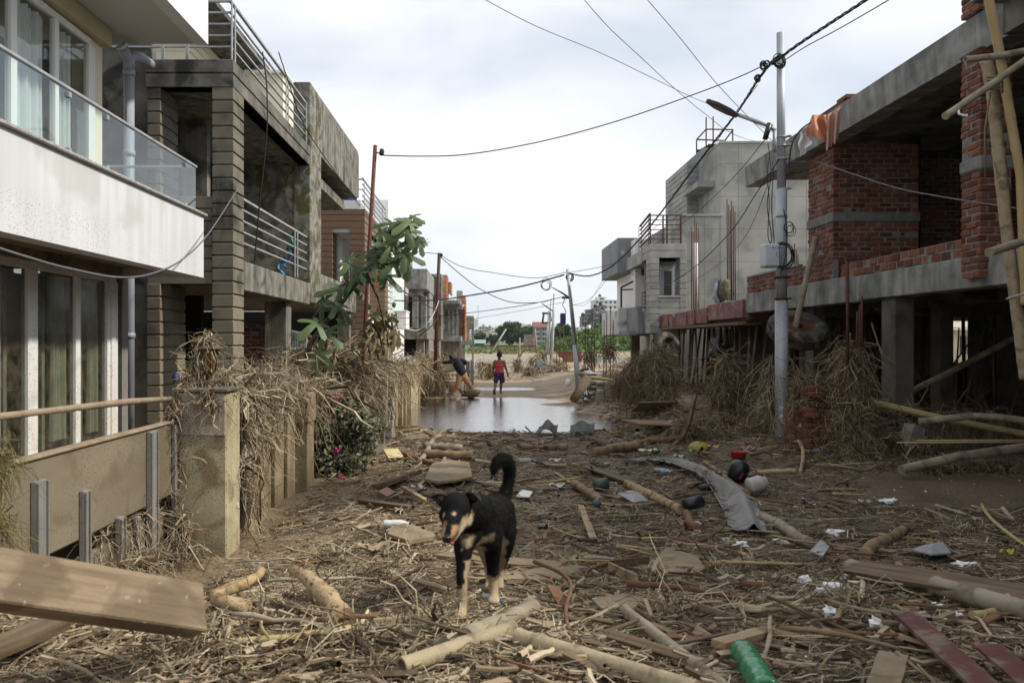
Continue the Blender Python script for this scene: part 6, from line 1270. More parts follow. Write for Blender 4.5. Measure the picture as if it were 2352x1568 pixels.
clump('straw trailing along the third stretch of garden wall by the puddle', [((-2.3, 17, 1.25), (-2.3, 34, 1.15), .13), ((-2.25, 18.2, 1.0), (-2.2, 19.0, .7), .1), ((-2.2, 29.5, 1.1), (-2.1, 33.5, 1.0), .25)], 5200, (.2, .7), (.5, 1.6), (.003, .009))
clump('rounded mound of straw beside the dark red pole', [((-1.9, 31, 1.0), (-1.7, 33, .9), .45), ((-1.8, 31, .6), (-1.7, 32.5, .2), .25)], 2600, (.25, .7), (.5, 1.5), (.004, .01))
clump('greenish mass of roots and weed snagged on the gate at the left edge', [((-2.64, 3.9, 1.32), (-2.64, 4.6, 1.25), .1), ((-2.62, 4.0, 1.1), (-2.62, 4.5, .9), .08)], 4200, (.05, .22), (.4, 1.5), (.0008, .0022), mk('weedy_roots', [(.05, .04, .02), (.14, .11, .05), (.16, .16, .05), (.26, .2, .1)], 3, .85, 0, island=.85))
clump('straw caught on the lower gate between the uprights', [((-2.58, 5.6, .35), (-2.55, 7.1, .1), .1), ((-2.55, 6.9, .5), (-2.5, 7.05, .1), .08), ((-2.68, 5.8, .5), (-2.7, 6.7, .55), .06)], 1500, (.08, .3), (.3, 1.2), (.001, .0035))
a = lambda px, py, Y: tuple(P(px, py, Y))
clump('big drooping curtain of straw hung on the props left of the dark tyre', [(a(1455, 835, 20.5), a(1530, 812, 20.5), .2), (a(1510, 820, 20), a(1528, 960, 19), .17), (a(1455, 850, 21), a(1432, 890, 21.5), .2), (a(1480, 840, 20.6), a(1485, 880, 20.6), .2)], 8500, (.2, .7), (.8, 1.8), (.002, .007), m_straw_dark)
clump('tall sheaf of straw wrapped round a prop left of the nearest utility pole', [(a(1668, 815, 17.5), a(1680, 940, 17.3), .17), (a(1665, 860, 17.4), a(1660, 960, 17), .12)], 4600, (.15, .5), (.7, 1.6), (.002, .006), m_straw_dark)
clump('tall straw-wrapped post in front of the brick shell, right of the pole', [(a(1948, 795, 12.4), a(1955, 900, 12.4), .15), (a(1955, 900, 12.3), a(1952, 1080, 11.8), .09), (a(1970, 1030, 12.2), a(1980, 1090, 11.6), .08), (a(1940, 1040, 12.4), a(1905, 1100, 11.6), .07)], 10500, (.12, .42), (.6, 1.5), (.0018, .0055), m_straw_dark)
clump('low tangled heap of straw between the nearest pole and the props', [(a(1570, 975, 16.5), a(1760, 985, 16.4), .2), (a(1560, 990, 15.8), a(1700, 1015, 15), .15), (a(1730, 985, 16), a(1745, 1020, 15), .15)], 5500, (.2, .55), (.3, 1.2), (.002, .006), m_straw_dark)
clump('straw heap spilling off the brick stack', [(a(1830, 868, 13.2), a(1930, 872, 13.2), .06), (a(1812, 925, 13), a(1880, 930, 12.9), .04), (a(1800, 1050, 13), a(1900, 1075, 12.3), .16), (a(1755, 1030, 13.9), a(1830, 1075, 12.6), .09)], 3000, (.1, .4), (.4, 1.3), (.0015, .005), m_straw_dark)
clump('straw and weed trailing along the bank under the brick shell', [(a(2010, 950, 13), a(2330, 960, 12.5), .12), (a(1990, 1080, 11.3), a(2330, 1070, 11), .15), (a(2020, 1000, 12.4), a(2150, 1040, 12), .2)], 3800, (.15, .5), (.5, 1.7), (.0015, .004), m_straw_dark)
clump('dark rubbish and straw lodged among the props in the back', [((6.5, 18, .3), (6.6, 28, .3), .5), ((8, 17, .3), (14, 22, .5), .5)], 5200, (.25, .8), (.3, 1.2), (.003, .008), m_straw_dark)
clump('straw wound round the lower part of the hanging bamboo by the tyre', [(a(1772, 820, 14.9), a(1770, 950, 15), .1)], 700, (.2, .7), (.9, 1.8), (.002, .005))
bgc = [(1355, 812, 32, 'rusty rebar column with a mop of straw, left one of the pair behind the pavers', 1), (1398, 800, 34, 'rusty rebar column with a mop of straw, right one of the pair behind the pavers', 1), (1345, 850, 33, 'loose straw bush right of the leaning lamp post', 0), (1107, 835, 48, 'straw-covered fence left of the man in red', 0), (1125, 840, 46, 'straw-hung posts just left of the man in red', 0), (1190, 830, 58, 'straw tuft round the thin upright post in the flood', 0), (1245, 815, 55, 'tall straw heap at the foot of the upright lamp post', 0), (1225, 825, 56, 'straw at the foot of the dark bamboo post', 0), (1275, 845, 50, 'straw mound behind the plastic chair', 0), (1215, 848, 50, 'small straw mound left of the plastic chair', 0), (1290, 838, 52, 'straw tuft on rebar between chair and leaning lamp post', 1)]
for i, (px, py, Y, lab, rb) in enumerate(bgc):
    s = Y / 32; c = V(P(px, py, Y)); g = H(c.x, c.y)
    o = clump(lab, [((c.x - .1 * s, c.y, c.z), (c.x + .1 * s, c.y, c.z), .12 * s)] + ([] if rb else [((c.x, c.y, c.z), (c.x + .1, c.y, g + .1), .1 * s)]), 520, (.12 * s, .42 * s), (.8, 1.8), (.008, .014), name='straw_clump')
    if rb:
        mb = MB()
        for k in range(4): x = c.x + (k - 1.5) * .13 * s; mb.tube([(x, c.y + .2 * (k % 2), g - .1), (x + .02, c.y + .2 * (k % 2), c.z + (1.1 + .25 * ((k * 7) % 3)) * s)], .016 * s, 4)
        solo('rebar_cage', 'bundle of rusty rebar standing in the ' + ['', 'mud under the left straw mop', 'mud under the right straw mop', 'flood by the leaning lamp post'][1 if i == 0 else (2 if i == 1 else 3)], 'rebar', mb, m_rust)
# ================================================================ dog and people
def ico(n=2):
    t = (1 + 5 ** .5) / 2
    v = [Vector(x).normalized() for x in [(-1, t, 0), (1, t, 0), (-1, -t, 0), (1, -t, 0), (0, -1, t), (0, 1, t), (0, -1, -t), (0, 1, -t), (t, 0, -1), (t, 0, 1), (-t, 0, -1), (-t, 0, 1)]]
    f = [(0, 11, 5), (0, 5, 1), (0, 1, 7), (0, 7, 10), (0, 10, 11), (1, 5, 9), (5, 11, 4), (11, 10, 2), (10, 7, 6), (7, 1, 8), (3, 9, 4), (3, 4, 2), (3, 2, 6), (3, 6, 8), (3, 8, 9), (4, 9, 5), (2, 4, 11), (6, 2, 10), (8, 6, 7), (9, 8, 1)]
    for _ in range(n):
        m = {}; g = []
        def mid(a, b):
            k = (min(a, b), max(a, b))
            if k not in m: m[k] = len(v); v.append((v[a] + v[b]).normalized())
            return m[k]
        for a, b, c in f: x, y, z = mid(a, b), mid(b, c), mid(c, a); g += [(a, x, z), (b, y, x), (c, z, y), (x, y, z)]
        f = g
    return np.array(v), np.array(f)
ICO = ico(2)
def blob(name, chains, vox, smooth=6, squash=None):
    """union of tapered limbs -> one continuous skin"""
    vs, fs = [], []; o = 0
    for ch in chains:
        for (p, r), (q, s) in zip(ch, ch[1:]):
            p, q = Vector(p), Vector(q); m = max(2, int((q - p).length / (min(r, s) * .35)) + 1)
            for i in range(m + 1):
                t = i / m; t2 = t; c = p.lerp(q, t); rr = r + (s - r) * t2
                vs.append(ICO[0] * rr + np.array(c)); fs.append(ICO[1] + o); o += len(ICO[0])
    me = rawmesh(name + '_src', np.concatenate(vs), np.concatenate(fs))
    ob = bpy.data.objects.new(name + '_src', me); COL.objects.link(ob)
    r = ob.modifiers.new('r', 'REMESH'); r.mode = 'VOXEL'; r.voxel_size = vox
    if smooth: s = ob.modifiers.new('s', 'SMOOTH'); s.iterations = smooth; s.factor = .5
    dg = bpy.context.evaluated_depsgraph_get(); out = bpy.data.meshes.new_from_object(ob.evaluated_get(dg)); out.name = name
    bpy.data.objects.remove(ob); bpy.data.meshes.remove(me)
    out.polygons.foreach_set('use_smooth', [True] * len(out.polygons)); return out
def verts(me): a = np.empty(len(me.vertices) * 3, dtype=np.float32); me.vertices.foreach_get('co', a); return a.reshape(-1, 3)
def paint(me, cols):
    at_ = me.color_attributes.new('tint', 'FLOAT_COLOR', 'POINT'); c = np.ones((len(cols), 4), dtype=np.float32); c[:, :3] = cols; at_.data.foreach_set('color', c.ravel())
def tintmat(name, rough=.7, spec=.3, bump=0, bscale=60):
    m = bpy.data.materials.new(name); m.use_nodes = True; t = m.node_tree; b = t.nodes['Principled BSDF']; a = t.nodes.new('ShaderNodeAttribute'); a.attribute_name = 'tint'; t.links.new(a.outputs[0], b.inputs['Base Color']); b.inputs['Roughness'].default_value = rough; b.inputs['Specular IOR Level'].default_value = spec
    if bump:
        g = t.nodes.new('ShaderNodeNewGeometry'); n = t.nodes.new('ShaderNodeTexNoise'); n.inputs['Scale'].default_value = bscale; t.links.new(g.outputs['Position'], n.inputs['Vector']); q = t.nodes.new('ShaderNodeBump'); q.inputs['Strength'].default_value = bump; q.inputs['Distance'].default_value = .01; t.links.new(n.outputs[0], q.inputs['Height']); t.links.new(q.outputs[0], b.inputs['Normal'])
    return m
def capd(v, a, b):
    a, b = np.array(a), np.array(b); ab = b - a; t = np.clip(((v - a) @ ab) / (ab @ ab + 1e-9), 0, 1)[:, None]; return np.linalg.norm(v - (a + ab * t), axis=1)
def dog():
    D = lambda px, py, Y, r: (P(px, py, Y), r)
    ch = [[D(1092, 1203, 3.93, .095), D(1100, 1196, 4.02, .112), D(1120, 1188, 4.2, .105), D(1134, 1180, 4.36, .1), D(1141, 1176, 4.5, .098)],
          [D(1104, 1215, 4.0, .1), D(1120, 1212, 4.2, .085)], [D(1080, 1205, 3.88, .07), D(1078, 1225, 3.85, .06)], [D(1112, 1215, 3.95, .07), D(1118, 1238, 3.98, .055)],
          [D(1096, 1180, 3.95, .095), D(1072, 1174, 3.78, .08), D(1054, 1168, 3.65, .068)],
          [D(1048, 1165, 3.62, .069), D(1046, 1172, 3.59, .066)], [D(1044, 1182, 3.57, .052), D(1037, 1203, 3.5, .038), D(1030, 1226, 3.45, .028), D(1027, 1233, 3.44, .024)],
          [D(1056, 1197, 3.58, .038), D(1048, 1216, 3.52, .024), D(1040, 1237, 3.47, .015)], [D(1072, 1186, 3.64, .04), D(1062, 1200, 3.6, .036)], [D(1027, 1182, 3.6, .036), D(1030, 1195, 3.57, .03)],
          [D(1068, 1225, 3.84, .055), D(1064, 1262, 3.8, .042), D(1064, 1290, 3.77, .033), D(1061, 1330, 3.73, .0255), D(1061, 1352, 3.72, .026), D(1062, 1385, 3.71, .021), D(1060, 1402, 3.69, .024), D(1057, 1410, 3.66, .019)],
          [D(1128, 1228, 4.02, .055), D(1131, 1262, 4.06, .042), D(1132, 1290, 4.08, .034), D(1132, 1325, 4.08, .027), D(1134, 1350, 4.06, .023), D(1134, 1368, 4.04, .026), D(1134, 1378, 4.01, .02)],
          [D(1148, 1190, 4.45, .085), D(1160, 1222, 4.42, .062), D(1162, 1252, 4.42, .042), D(1158, 1276, 4.52, .03), D(1152, 1300, 4.62, .022), D(1149, 1330, 4.6, .02), D(1147, 1344, 4.56, .022)],
          [D(1128, 1200, 4.42, .08), D(1116, 1238, 4.38, .05), D(1113, 1262, 4.4, .035), D(1119, 1292, 4.56, .022), D(1123, 1325, 4.54, .019), D(1124, 1345, 4.5, .022)],
          [D(1155, 1150, 4.54, .04), D(1164, 1122, 4.6, .03), D(1170, 1095, 4.62, .031), D(1170, 1074, 4.61, .034), D(1163, 1059, 4.59, .035), D(1151, 1055, 4.56, .035), D(1141, 1063, 4.54, .03), D(1135, 1077, 4.52, .022), D(1132, 1088, 4.52, .01)]]
    for (cx, cy, Y, s) in ((1057, 1411, 3.655, 1), (1134, 1379, 4.0, 1), (1147, 1346, 4.54, .9), (1124, 1347, 4.48, .9)):  # toes
        for k in (-1.5, -.5, .5, 1.5): c = P(cx, cy, Y) + V((k * .0125 * s, -.012 - .006 * (abs(k) < 1), -.002)); ch.append([(c + V((0, .03, .01)), .011 * s), (c, .0105 * s)])
    me = blob('body', ch, .0065, 4); v = verts(me); n = len(v)
    black = np.array([.005, .0048, .005]); tan = np.array([.34, .21, .11]); cream = np.array([.42, .33, .22]); c = np.tile(black, (n, 1))
    nzv = np.array([noise.noise(Vector(p) * 22) for p in v]) * .02 + np.array([noise.noise(Vector(p) * 75) for p in v]) * .008
    def patch(col, d, r, soft=.02):
        nonlocal c
        w = np.clip((r - d + nzv) / soft + .5, 0, 1)[:, None]; c = c * (1 - w) + np.array(col) * w
    q = lambda px, py, Y: tuple(P(px, py, Y))
    patch(tan, capd(v, q(1052, 1212, 3.475), q(1036, 1226, 3.42)), .024); patch(tan, capd(v, q(1026, 1205, 3.48), q(1022, 1222, 3.43)), .014)
    patch(cream, capd(v, q(1077, 1190, 3.59), q(1058, 1214, 3.5)), .022); patch(cream, capd(v, q(1055, 1220, 3.5), q(1040, 1240, 3.45)), .014)
    patch(cream, capd(v, q(1024.5, 1187, 3.54), q(1023, 1189, 3.53)), .009, .012); patch(cream, capd(v, q(1043, 1186, 3.515), q(1044, 1188, 3.51)), .009, .012)
    patch(black, capd(v, q(1031, 1195, 3.46), q(1029, 1230, 3.41)), .011, .008)
    patch(cream, capd(v, q(1062, 1246, 3.75), q(1085, 1243, 3.76)), .026); patch(cream, capd(v, q(1098, 1243, 3.86), q(1122, 1240, 3.88)), .03); patch(cream, capd(v, q(1090, 1256, 3.87), q(1104, 1262, 3.95)), .022)
    z, x, y = v[:, 2], v[:, 0], v[:, 1]
    fl = (y < 3.86) & (z < 1.05); fr = (y > 3.86) & (y < 4.24) & (z < .98); hd = y > 4.3
    zl = P(1060, 1352, 3.72).z; zr = P(1132, 1328, 4.07).z
    for msk, zz in ((fl, zl), (fr, zr)):
        w = (np.clip((zz - z + nzv) / .02 + .5, 0, 1) * msk)[:, None]; c = c * (1 - w) + np.array([.36, .265, .165]) * w
        w = (np.clip((zz - .06 - z) / .03 + .5, 0, 1) * msk)[:, None]; c = c * (1 - w) + cream * w
    w = (np.clip(((x - P(1066, 1300, 3.75).x) + nzv) / .008 + .5, 0, 1) * fl * (z < P(1060, 1285, 3.76).z))[:, None]; c = c * (1 - w) + cream * .8 * w
    # pale inner side and shank of the hind legs
    inner = hd & (z < .98); w = (np.clip((P(1163, 1200, 4.5).x - x + nzv) / .012, 0, 1) * inner * (z < P(1150, 1225, 4.4).z) * (y < 4.62))[:, None]; c = c * (1 - w) + cream * .8 * w
    w = (np.clip((P(1150, 1312, 4.6).z - z) / .03, 0, 1) * hd)[:, None]; c = c * (1 - w) + cream * .85 * w
    t = thing('dog', 'black and tan dog with a curled tail walking towards the camera over the debris', 'dog', (v[:, 0].mean(), 4.0, v[:, 2].min()))
    paint(me, c); mdog = tintmat('dog_coat', .8, .12, .25, 160); 
    # fur
    me.calc_loop_triangles(); nrm = np.empty(n * 3, dtype=np.float32); me.vertices.foreach_get('normal', nrm); nrm = nrm.reshape(-1, 3)
    k = NR.choice(n, 52000); tail = ((v[k, 1] > 4.47) & (v[k, 2] > P(1160, 1135, 4.58).z)); head = v[k, 1] < 3.66
    flow = np.array([.15, .75, -.45]); flow = flow / np.linalg.norm(flow); ff = np.where(tail[:, None], np.array([0, 0, .0]), flow); L = np.where(tail, .014, np.where(head, .006, .014)) * NR.uniform(.5, 1.2, len(k))
    leg = (z[k] < .92); L = np.where(leg & ~tail, .008, L)
    d = nrm[k] * .45 + ff * .9 + NR.normal(0, .22, (len(k), 3)); d = np.where(tail[:, None], nrm[k] * .9 + NR.normal(0, .35, (len(k), 3)), d); d /= np.linalg.norm(d, axis=1, keepdims=True)
    C = v[k][:, None, :] + d[:, None, :] * L[:, None, None] * np.linspace(-.1, 1, 3)[None, :, None]; fur = strands(C, np.full(len(k), .0007), n=3, taper=.25); paint(fur, np.repeat(c[k] * NR.uniform(.6, 1.2, (len(k), 1)), 9, axis=0))
    part('body', me, mdog, t); part('fur', fur, tintmat('dog_fur', .6, .2), t)
    # ears
    def ear(base0, base1, tip, mid, nm):
        mb = MB(); a, b, tp, md = [P(*i) for i in (base0, base1, tip, mid)]
        def fn(u, w):
            e = a.lerp(b, u); s = math.sin(math.pi * u) * .5 + .5; p = e.lerp(md, min(1, w * 1.6)) if w < .6 else md.lerp(tp, (w - .6) / .4) + (e.lerp(md, 1) - md)
            p = (1 - w) ** 2 * e + 2 * w * (1 - w) * (md + (e - a.lerp(b, .5)) * .75) + w * w * tp
            return p + V((0, -.012 * math.sin(math.pi * u) * (1 - w) * -1, 0))
        mb.grid(fn, 9, 9); o = part('ear', mb, mk('dog_ear', [(.008, .008, .008), (.012, .011, .011)], 30, .7, .2), t); s_ = o.modifiers.new('thickness', 'SOLIDIFY'); s_.thickness = .008; s_.offset = 0
        mb = MB(); mb.grid(lambda u, w: (lambda q_: V(q_) + V((0, -.007, -.002)))(fn(.4 + .4 * u, .04 + .34 * w)), 6, 6); part('inner_ear', mb, colmat('inner_ear', (.13, .065, .03), .9, None, 0), o)
    ear((1010, 1162, 3.62), (1034, 1143, 3.62), (980, 1147, 3.60), (1000, 1128, 3.62), 'l'); ear((1058, 1144, 3.64), (1090, 1158, 3.68), (1104, 1156, 3.57), (1094, 1118, 3.64), 'r')
    mb = MB(); mb.ball(P(1026, 1235.5, 3.405), (.0165, .013, .012), 12, 8); part('nose', mb, colmat('wet_nose', (.006, .006, .007), .25, None, 0), t)
    for px, py, Y in ((1025, 1194, 3.532), (1048, 1196, 3.506)): mb = MB(); mb.ball(P(px, py, Y), .008, 10, 8); part('eye', mb, colmat('eye_brown', (.02, .01, .006), .12, None, 0, spec=.7), t)
    mb = MB(); mb.ball(P(1037, 1246, 3.44), (.012, .016, .0055), 10, 6); part('tongue', mb, colmat('tongue', (.35, .06, .06), .4, None, 0), t)
    mb = MB(); mb.tube([P(1031, 1243, 3.425), P(1045, 1233, 3.455), P(1058, 1215, 3.52), P(1068, 1203, 3.565)], [.003, .004, .003, .002], 6); part('mouth', mb, colmat('lip', (.01, .008, .008), .4, None, 0), t)
dog()

SKIN = (.16, .075, .042)
def hand(px, py, Y, r, dirn, S=1):
    c = P(px, py, Y); out = [[(c, r), (c + V(dirn) * .07 * S, r * .85)]]; side = V(dirn).cross(V((0, 1, 0))).normalized()
    for k, l in ((-1.5, .055), (-.5, .07), (.5, .075), (1.5, .065)): b = c + V(dirn) * .075 * S + side * k * .018; out.append([(b, .0095), (b + V(dirn) * l * .6 + V((0, -.01, 0)), .009), (b + V(dirn) * l + V((0, -.02, 0)), .008)])
    out.append([(c + side * .03, .011), (c + side * .05 + V(dirn) * .05, .009)]); return out
def walker():
    Y = 32.2; D = lambda px, py, dy, r: (P(px, py, Y + dy), r)
    t = thing('person', 'person in a red tank top, patterned navy shorts and black cap, walking away', 'person', P(1144, 904, Y))
    head = [[D(1147, 817, 0, .085), D(1147, 812.5, .02, .098)], [D(1147, 822, 0, .06), D(1147, 829, 0, .065)]]
    ears = [[D(1141, 817, .02, .015), D(1141, 818.5, .02, .013)], [D(1153, 817, .02, .015), D(1153, 818.5, .02, .013)]]
    face = [[D(1147, 816, .1, .03), D(1147, 818, .12, .016)]]
    torso = [[D(1139, 831, 0, .075), D(1155, 831, 0, .075)], [D(1141.5, 840, 0, .09), D(1152.5, 840, 0, .09)], [D(1142.5, 850, 0, .085), D(1151.5, 850, 0, .085)], [D(1142.5, 860, 0, .095), D(1151.5, 860, 0, .095)], [D(1147, 832, 0, .085), D(1147, 860, 0, .1)]]
    la = [[D(1137, 830.5, 0, .07), D(1134.5, 842, -.02, .05), D(1133, 848, 0, .042), D(1133.2, 856, .05, .032)]]
    ra = [[D(1157, 830.5, 0, .07), D(1160.5, 842, -.02, .05), D(1163, 849, 0, .042), D(1165.5, 856.5, .03, .03)]]
    ll = [[D(1142, 862, 0, .1), D(1139.5, 872, 0, .078), D(1138, 879, -.02, .058), D(1137.5, 886, -.12, .058), D(1136.2, 896, -.3, .036)]]
    rl = [[D(1152, 862, 0, .1), D(1151.5, 872, .04, .078), D(1151, 880, .08, .06), D(1150.5, 888, .07, .06), D(1150, 899, .1, .038), D(1150.5, 902, .02, .04), D(1152, 903, .17, .035)]]
    lf = [[D(1136.2, 897, -.32, .04), D(1135.5, 902.5, -.26, .035)]]
    me = blob('body', head + ears + face + torso + la + ra + ll + rl + lf + hand(1133.3, 857, Y + .05, .034, (.12, 0, -1)) + hand(1165.8, 857.5, Y + .03, .034, (.1, 0, -1)), .011, 4)
    v = verts(me); n = len(v); paint(me, np.tile(SKIN, (n, 1)) * NR.uniform(.9, 1.1, (n, 1))); part('body', me, tintmat('skin', .55, .4), t)
    me = blob('hair', [[D(1147, 812, -.015, .107), D(1147, 815, -.03, .1)], [D(1147, 811.5, .05, .1), D(1147, 811.5, .06, .098)]], .012, 3); part('cap', me, colmat('black_cap', (.012, .012, .014), .8, None, 0), t)
    tk = [[D(1141.5, 831, -.005, .068), D(1152.5, 831, -.005, .068)], [D(1141.5, 840, -.005, .1), D(1152.5, 840, -.005, .1)], [D(1142.5, 850, 0, .096), D(1151.5, 850, 0, .096)], [D(1142.2, 853.5, 0, .102), D(1151.8, 853.5, 0, .102)], [D(1147, 833, 0, .095), D(1147, 853, 0, .11)], [D(1142, 834, 0, .08), D(1142.5, 850, 0, .09)], [D(1152, 834, 0, .08), D(1151.5, 850, 0, .09)]]
    me = blob('tank_top', tk, .013, 3); v = verts(me); z1 = P(0, 826.5, Y).z; v[:, 2] = np.minimum(v[:, 2], z1 + .01 * np.sin(v[:, 0] * 60)); me.vertices.foreach_set('co', v.ravel()); part('tank_top', me, colmat('red_jersey', (.42, .05, .07), .8, (.34, .04, .055), 0), t)
    sh = [[D(1142, 858, 0, .105), D(1152, 858, 0, .105)], [D(1142, 861, 0, .105), D(1140, 871, 0, .1), D(1139.2, 874, -.02, .1)], [D(1152, 861, 0, .105), D(1153.5, 871, .03, .1), D(1154, 873.5, .03, .105)]]
    me = blob('shorts', sh, .014, 3); part('shorts', me, mk('navy_print', [(.018, .02, .06), (.03, .03, .09)], 26, .85, 0, stain=((.35, .08, .1), 26, .62, .9)), t)
    for d_, l in ((D(1135.4, 900, -.3, .05), 0), (D(1151, 904.2, .09, .05), 1)):
        mb = MB(); c = d_[0]
        if l: mb.bbox(c.x - .05, c.x + .05, c.y - .13, c.y + .13, c.z - .012, c.z + .014, .01)
        else: mb.bbox(c.x - .05, c.x + .05, c.y - .03, c.y, c.z - .12, c.z + .1, .012)
        part('sandal', mb, colmat('sandal_pale', (.4, .33, .22)) if l else colmat('sandal_dark', (.03, .02, .018)), t)
walker()
def leaner():
    Y = 31.0; D = lambda px, py, dy, r: (P(px, py, Y + dy), r)
    t = thing('person', 'person in black puffer jacket and rolled tan trousers, leaning on the garden wall', 'person', P(1070, 906, Y))
    legs = [[D(1057, 862, 0, .13), D(1063, 862, 0, .13)], [D(1057, 864, 0, .115), D(1054, 876, -.05, .085), D(1052, 887, -.05, .062), D(1057, 897, .02, .05), D(1063, 906, .04, .035), D(1062, 908, -.08, .032)],
            [D(1064, 864, 0, .115), D(1071, 873, 0, .085), D(1077, 882, -.02, .06), D(1081, 890, .04, .05), D(1086, 898, .06, .036), D(1087, 901, -.05, .034)]]
    tor = [[D(1060, 856, 0, .13), D(1052, 842, .08, .13), D(1047, 832, .14, .12)], [D(1046, 829, .15, .06), D(1040, 824, .2, .06)], [D(1037, 822.5, .22, .085), D(1036, 820.5, .24, .09)], [D(1034, 823, .32, .03), D(1033.5, 824, .34, .016)]]
    arms = [[D(1043, 829, .12, .065), D(1030, 831, .1, .05), D(1020, 832.5, .08, .038)], [D(1055, 828, .14, .065), D(1066, 829, .1, .05), D(1068, 834, .2, .038), D(1064, 837, .3, .034)]]
    me = blob('body', legs + tor + arms + hand(1018, 832.5, Y + .08, .034, (-.9, 0, .1)) + hand(1064, 837, Y + .3, .034, (-.7, 0, -.5)), .011, 4); v = verts(me); n = len(v); paint(me, np.tile(SKIN, (n, 1)) * NR.uniform(.9, 1.1, (n, 1))); part('body', me, tintmat('skin_b', .55, .4), t)
    me = blob('hair', [[D(1037, 820.5, .2, .1), D(1036, 819, .25, .098)], [D(1039, 822.5, .16, .085), D(1038, 821, .2, .09)]], .012, 3); part('hair', me, colmat('black_hair', (.008, .008, .009), .7, None, 0), t)
    J = [[D(1060, 853, 0, .175), D(1060.5, 857, 0, .17)], [D(1058, 849, .03, .18), D(1056, 844, .06, .19)], [D(1054.5, 841, .08, .195), D(1052, 836, .11, .195)], [D(1051, 834, .12, .18), D(1049, 830, .15, .15)], [D(1045, 829, .13, .09), D(1053, 827.5, .14, .09)],
         [D(1042, 829, .12, .085), D(1037, 830, .11, .083)], [D(1035.5, 830.3, .1, .078), D(1031, 831, .1, .077)], [D(1029, 831.3, .09, .07), D(1025, 831.8, .09, .068)], [D(1023.5, 832, .09, .062), D(1020, 832.3, .08, .06)],
         [D(1057, 828, .14, .085), D(1062, 828.3, .12, .08)], [D(1064, 828.8, .1, .078), D(1068, 830, .12, .075)], [D(1069, 832, .15, .07), D(1067, 835, .22, .062)]]
    me = blob('jacket', J, .012, 2); part('puffer_jacket', me, mk('black_nylon', [(.007, .008, .012), (.012, .013, .018)], 9, .7, .1, 30, spec=.2), t)
    T = [[D(1056, 860, 0, .14), D(1065, 861, 0, .14)], [D(1057, 864, 0, .15), D(1054, 875, -.04, .125), D(1051.5, 886, -.05, .105), D(1051.5, 889, -.05, .105)], [D(1064, 864, 0, .15), D(1071, 872, 0, .125), D(1077, 880, -.02, .1), D(1078, 882.5, -.02, .1)]]
    me = blob('trousers', T, .013, 3); part('trousers', me, mk('tan_cotton', [(.25, .155, .075), (.33, .215, .11)], 12, .85, .3, 12), t)
    mb = MB(); mb.tube([P(1067, 868, Y - .2), P(1067, 906, Y - .2)], .015, 6); solo('iron_rod', 'thin dark rod standing in the water between the leaning man and his bucket', 'rod', mb, m_rust)
    mb = MB(); mb.ball(P(1082, 903, Y - .1), (.36, .22, .14), 16, 10, .9); solo('mud_clod', 'dark muddy lump in the water at the foot of the leaning man', 'clod', mb, colmat('wet_mud', (.13, .085, .045), .5))
leaner()
# ================================================================ debris on the street
def ends(p, q, r0, r1, lift=0.0):
    return G(*p, r0 * .8 + lift), G(*q, r1 * .8 + lift)
def log(p, q, r, label, mat, name='branch', cat=None, bend=.06, jit=.1, n=9, seed=0, seg=9, group=None, lift=(0, 0), knob=0):
    rg = random.Random(seed + int(p[0])); r = r if hasattr(r, '__len__') else (r, r); a, b = ends(p, q, r[0], r[1], .025); a.z += lift[0]; b.z += lift[1]
    L = (b - a).length; s = (b - a).normalized().cross(V((0, 0, 1))); o1, o2 = rg.uniform(-1, 1) * bend * L, rg.uniform(-1, 1) * bend * L * .5; pts = []; rr = []
    for i in range(seg + 1):
        t = i / seg; c = a.lerp(b, t) + s * (o1 * math.sin(math.pi * t) + o2 * math.sin(2 * math.pi * t)) + V((0, 0, rg.uniform(-.12, .2) * r[0]))
        c.z = max(c.z, H(c.x, c.y) + r[0] * .35); pts.append(c); rr.append((r[0] + (r[1] - r[0]) * t) * rg.uniform(1 - jit, 1 + jit) * (1 + knob * (abs(t - .5) > .38)))
    mb = MB(); mb.tube(pts, rr, n, jit=jit * .6); return solo(name, label, cat or name.replace('_', ' '), mb, mat, group=group)
def board(p, q, w, th, label, mat, name='plank', tilt=0, lift=0, cat=None, rise=(0, 0)):
    a, b = ends(p, q, th, th, lift + .035); a.z += rise[0]; b.z += rise[1]; u = (b - a); L = u.length; u.normalize(); v = V((0, 0, 1)).cross(u).normalized(); n = u.cross(v)
    M = Matrix(((u.x, v.x, n.x, a.x), (u.y, v.y, n.y, a.y), (u.z, v.z, n.z, a.z), (0, 0, 0, 1))) @ Matrix.Rotation(tilt, 4, 'X')
    mb = MB(); seg = 8; e0, e1 = R.uniform(.0, .06) * w, R.uniform(-.5, .5)
    top = [(L * i / seg, w / 2 * (1 + R.uniform(-.05, .03))) for i in range(seg)] + [(L + e1 * w * .5, w * .5), (L - abs(e1) * w * .3, w * .1), (L + e0, -w * .15), (L - e1 * w * .4, -w * .5)] + [(L * (seg - 1 - i) / seg, -w / 2 * (1 + R.uniform(-.05, .03))) for i in range(seg)]
    mb.prism([(x, y) for x, y in reversed(top)], 'z', -th / 2, th / 2)
    o = solo(name, label, cat or name, mb, mat, (0, 0, 0)); o.matrix_world = M; return o
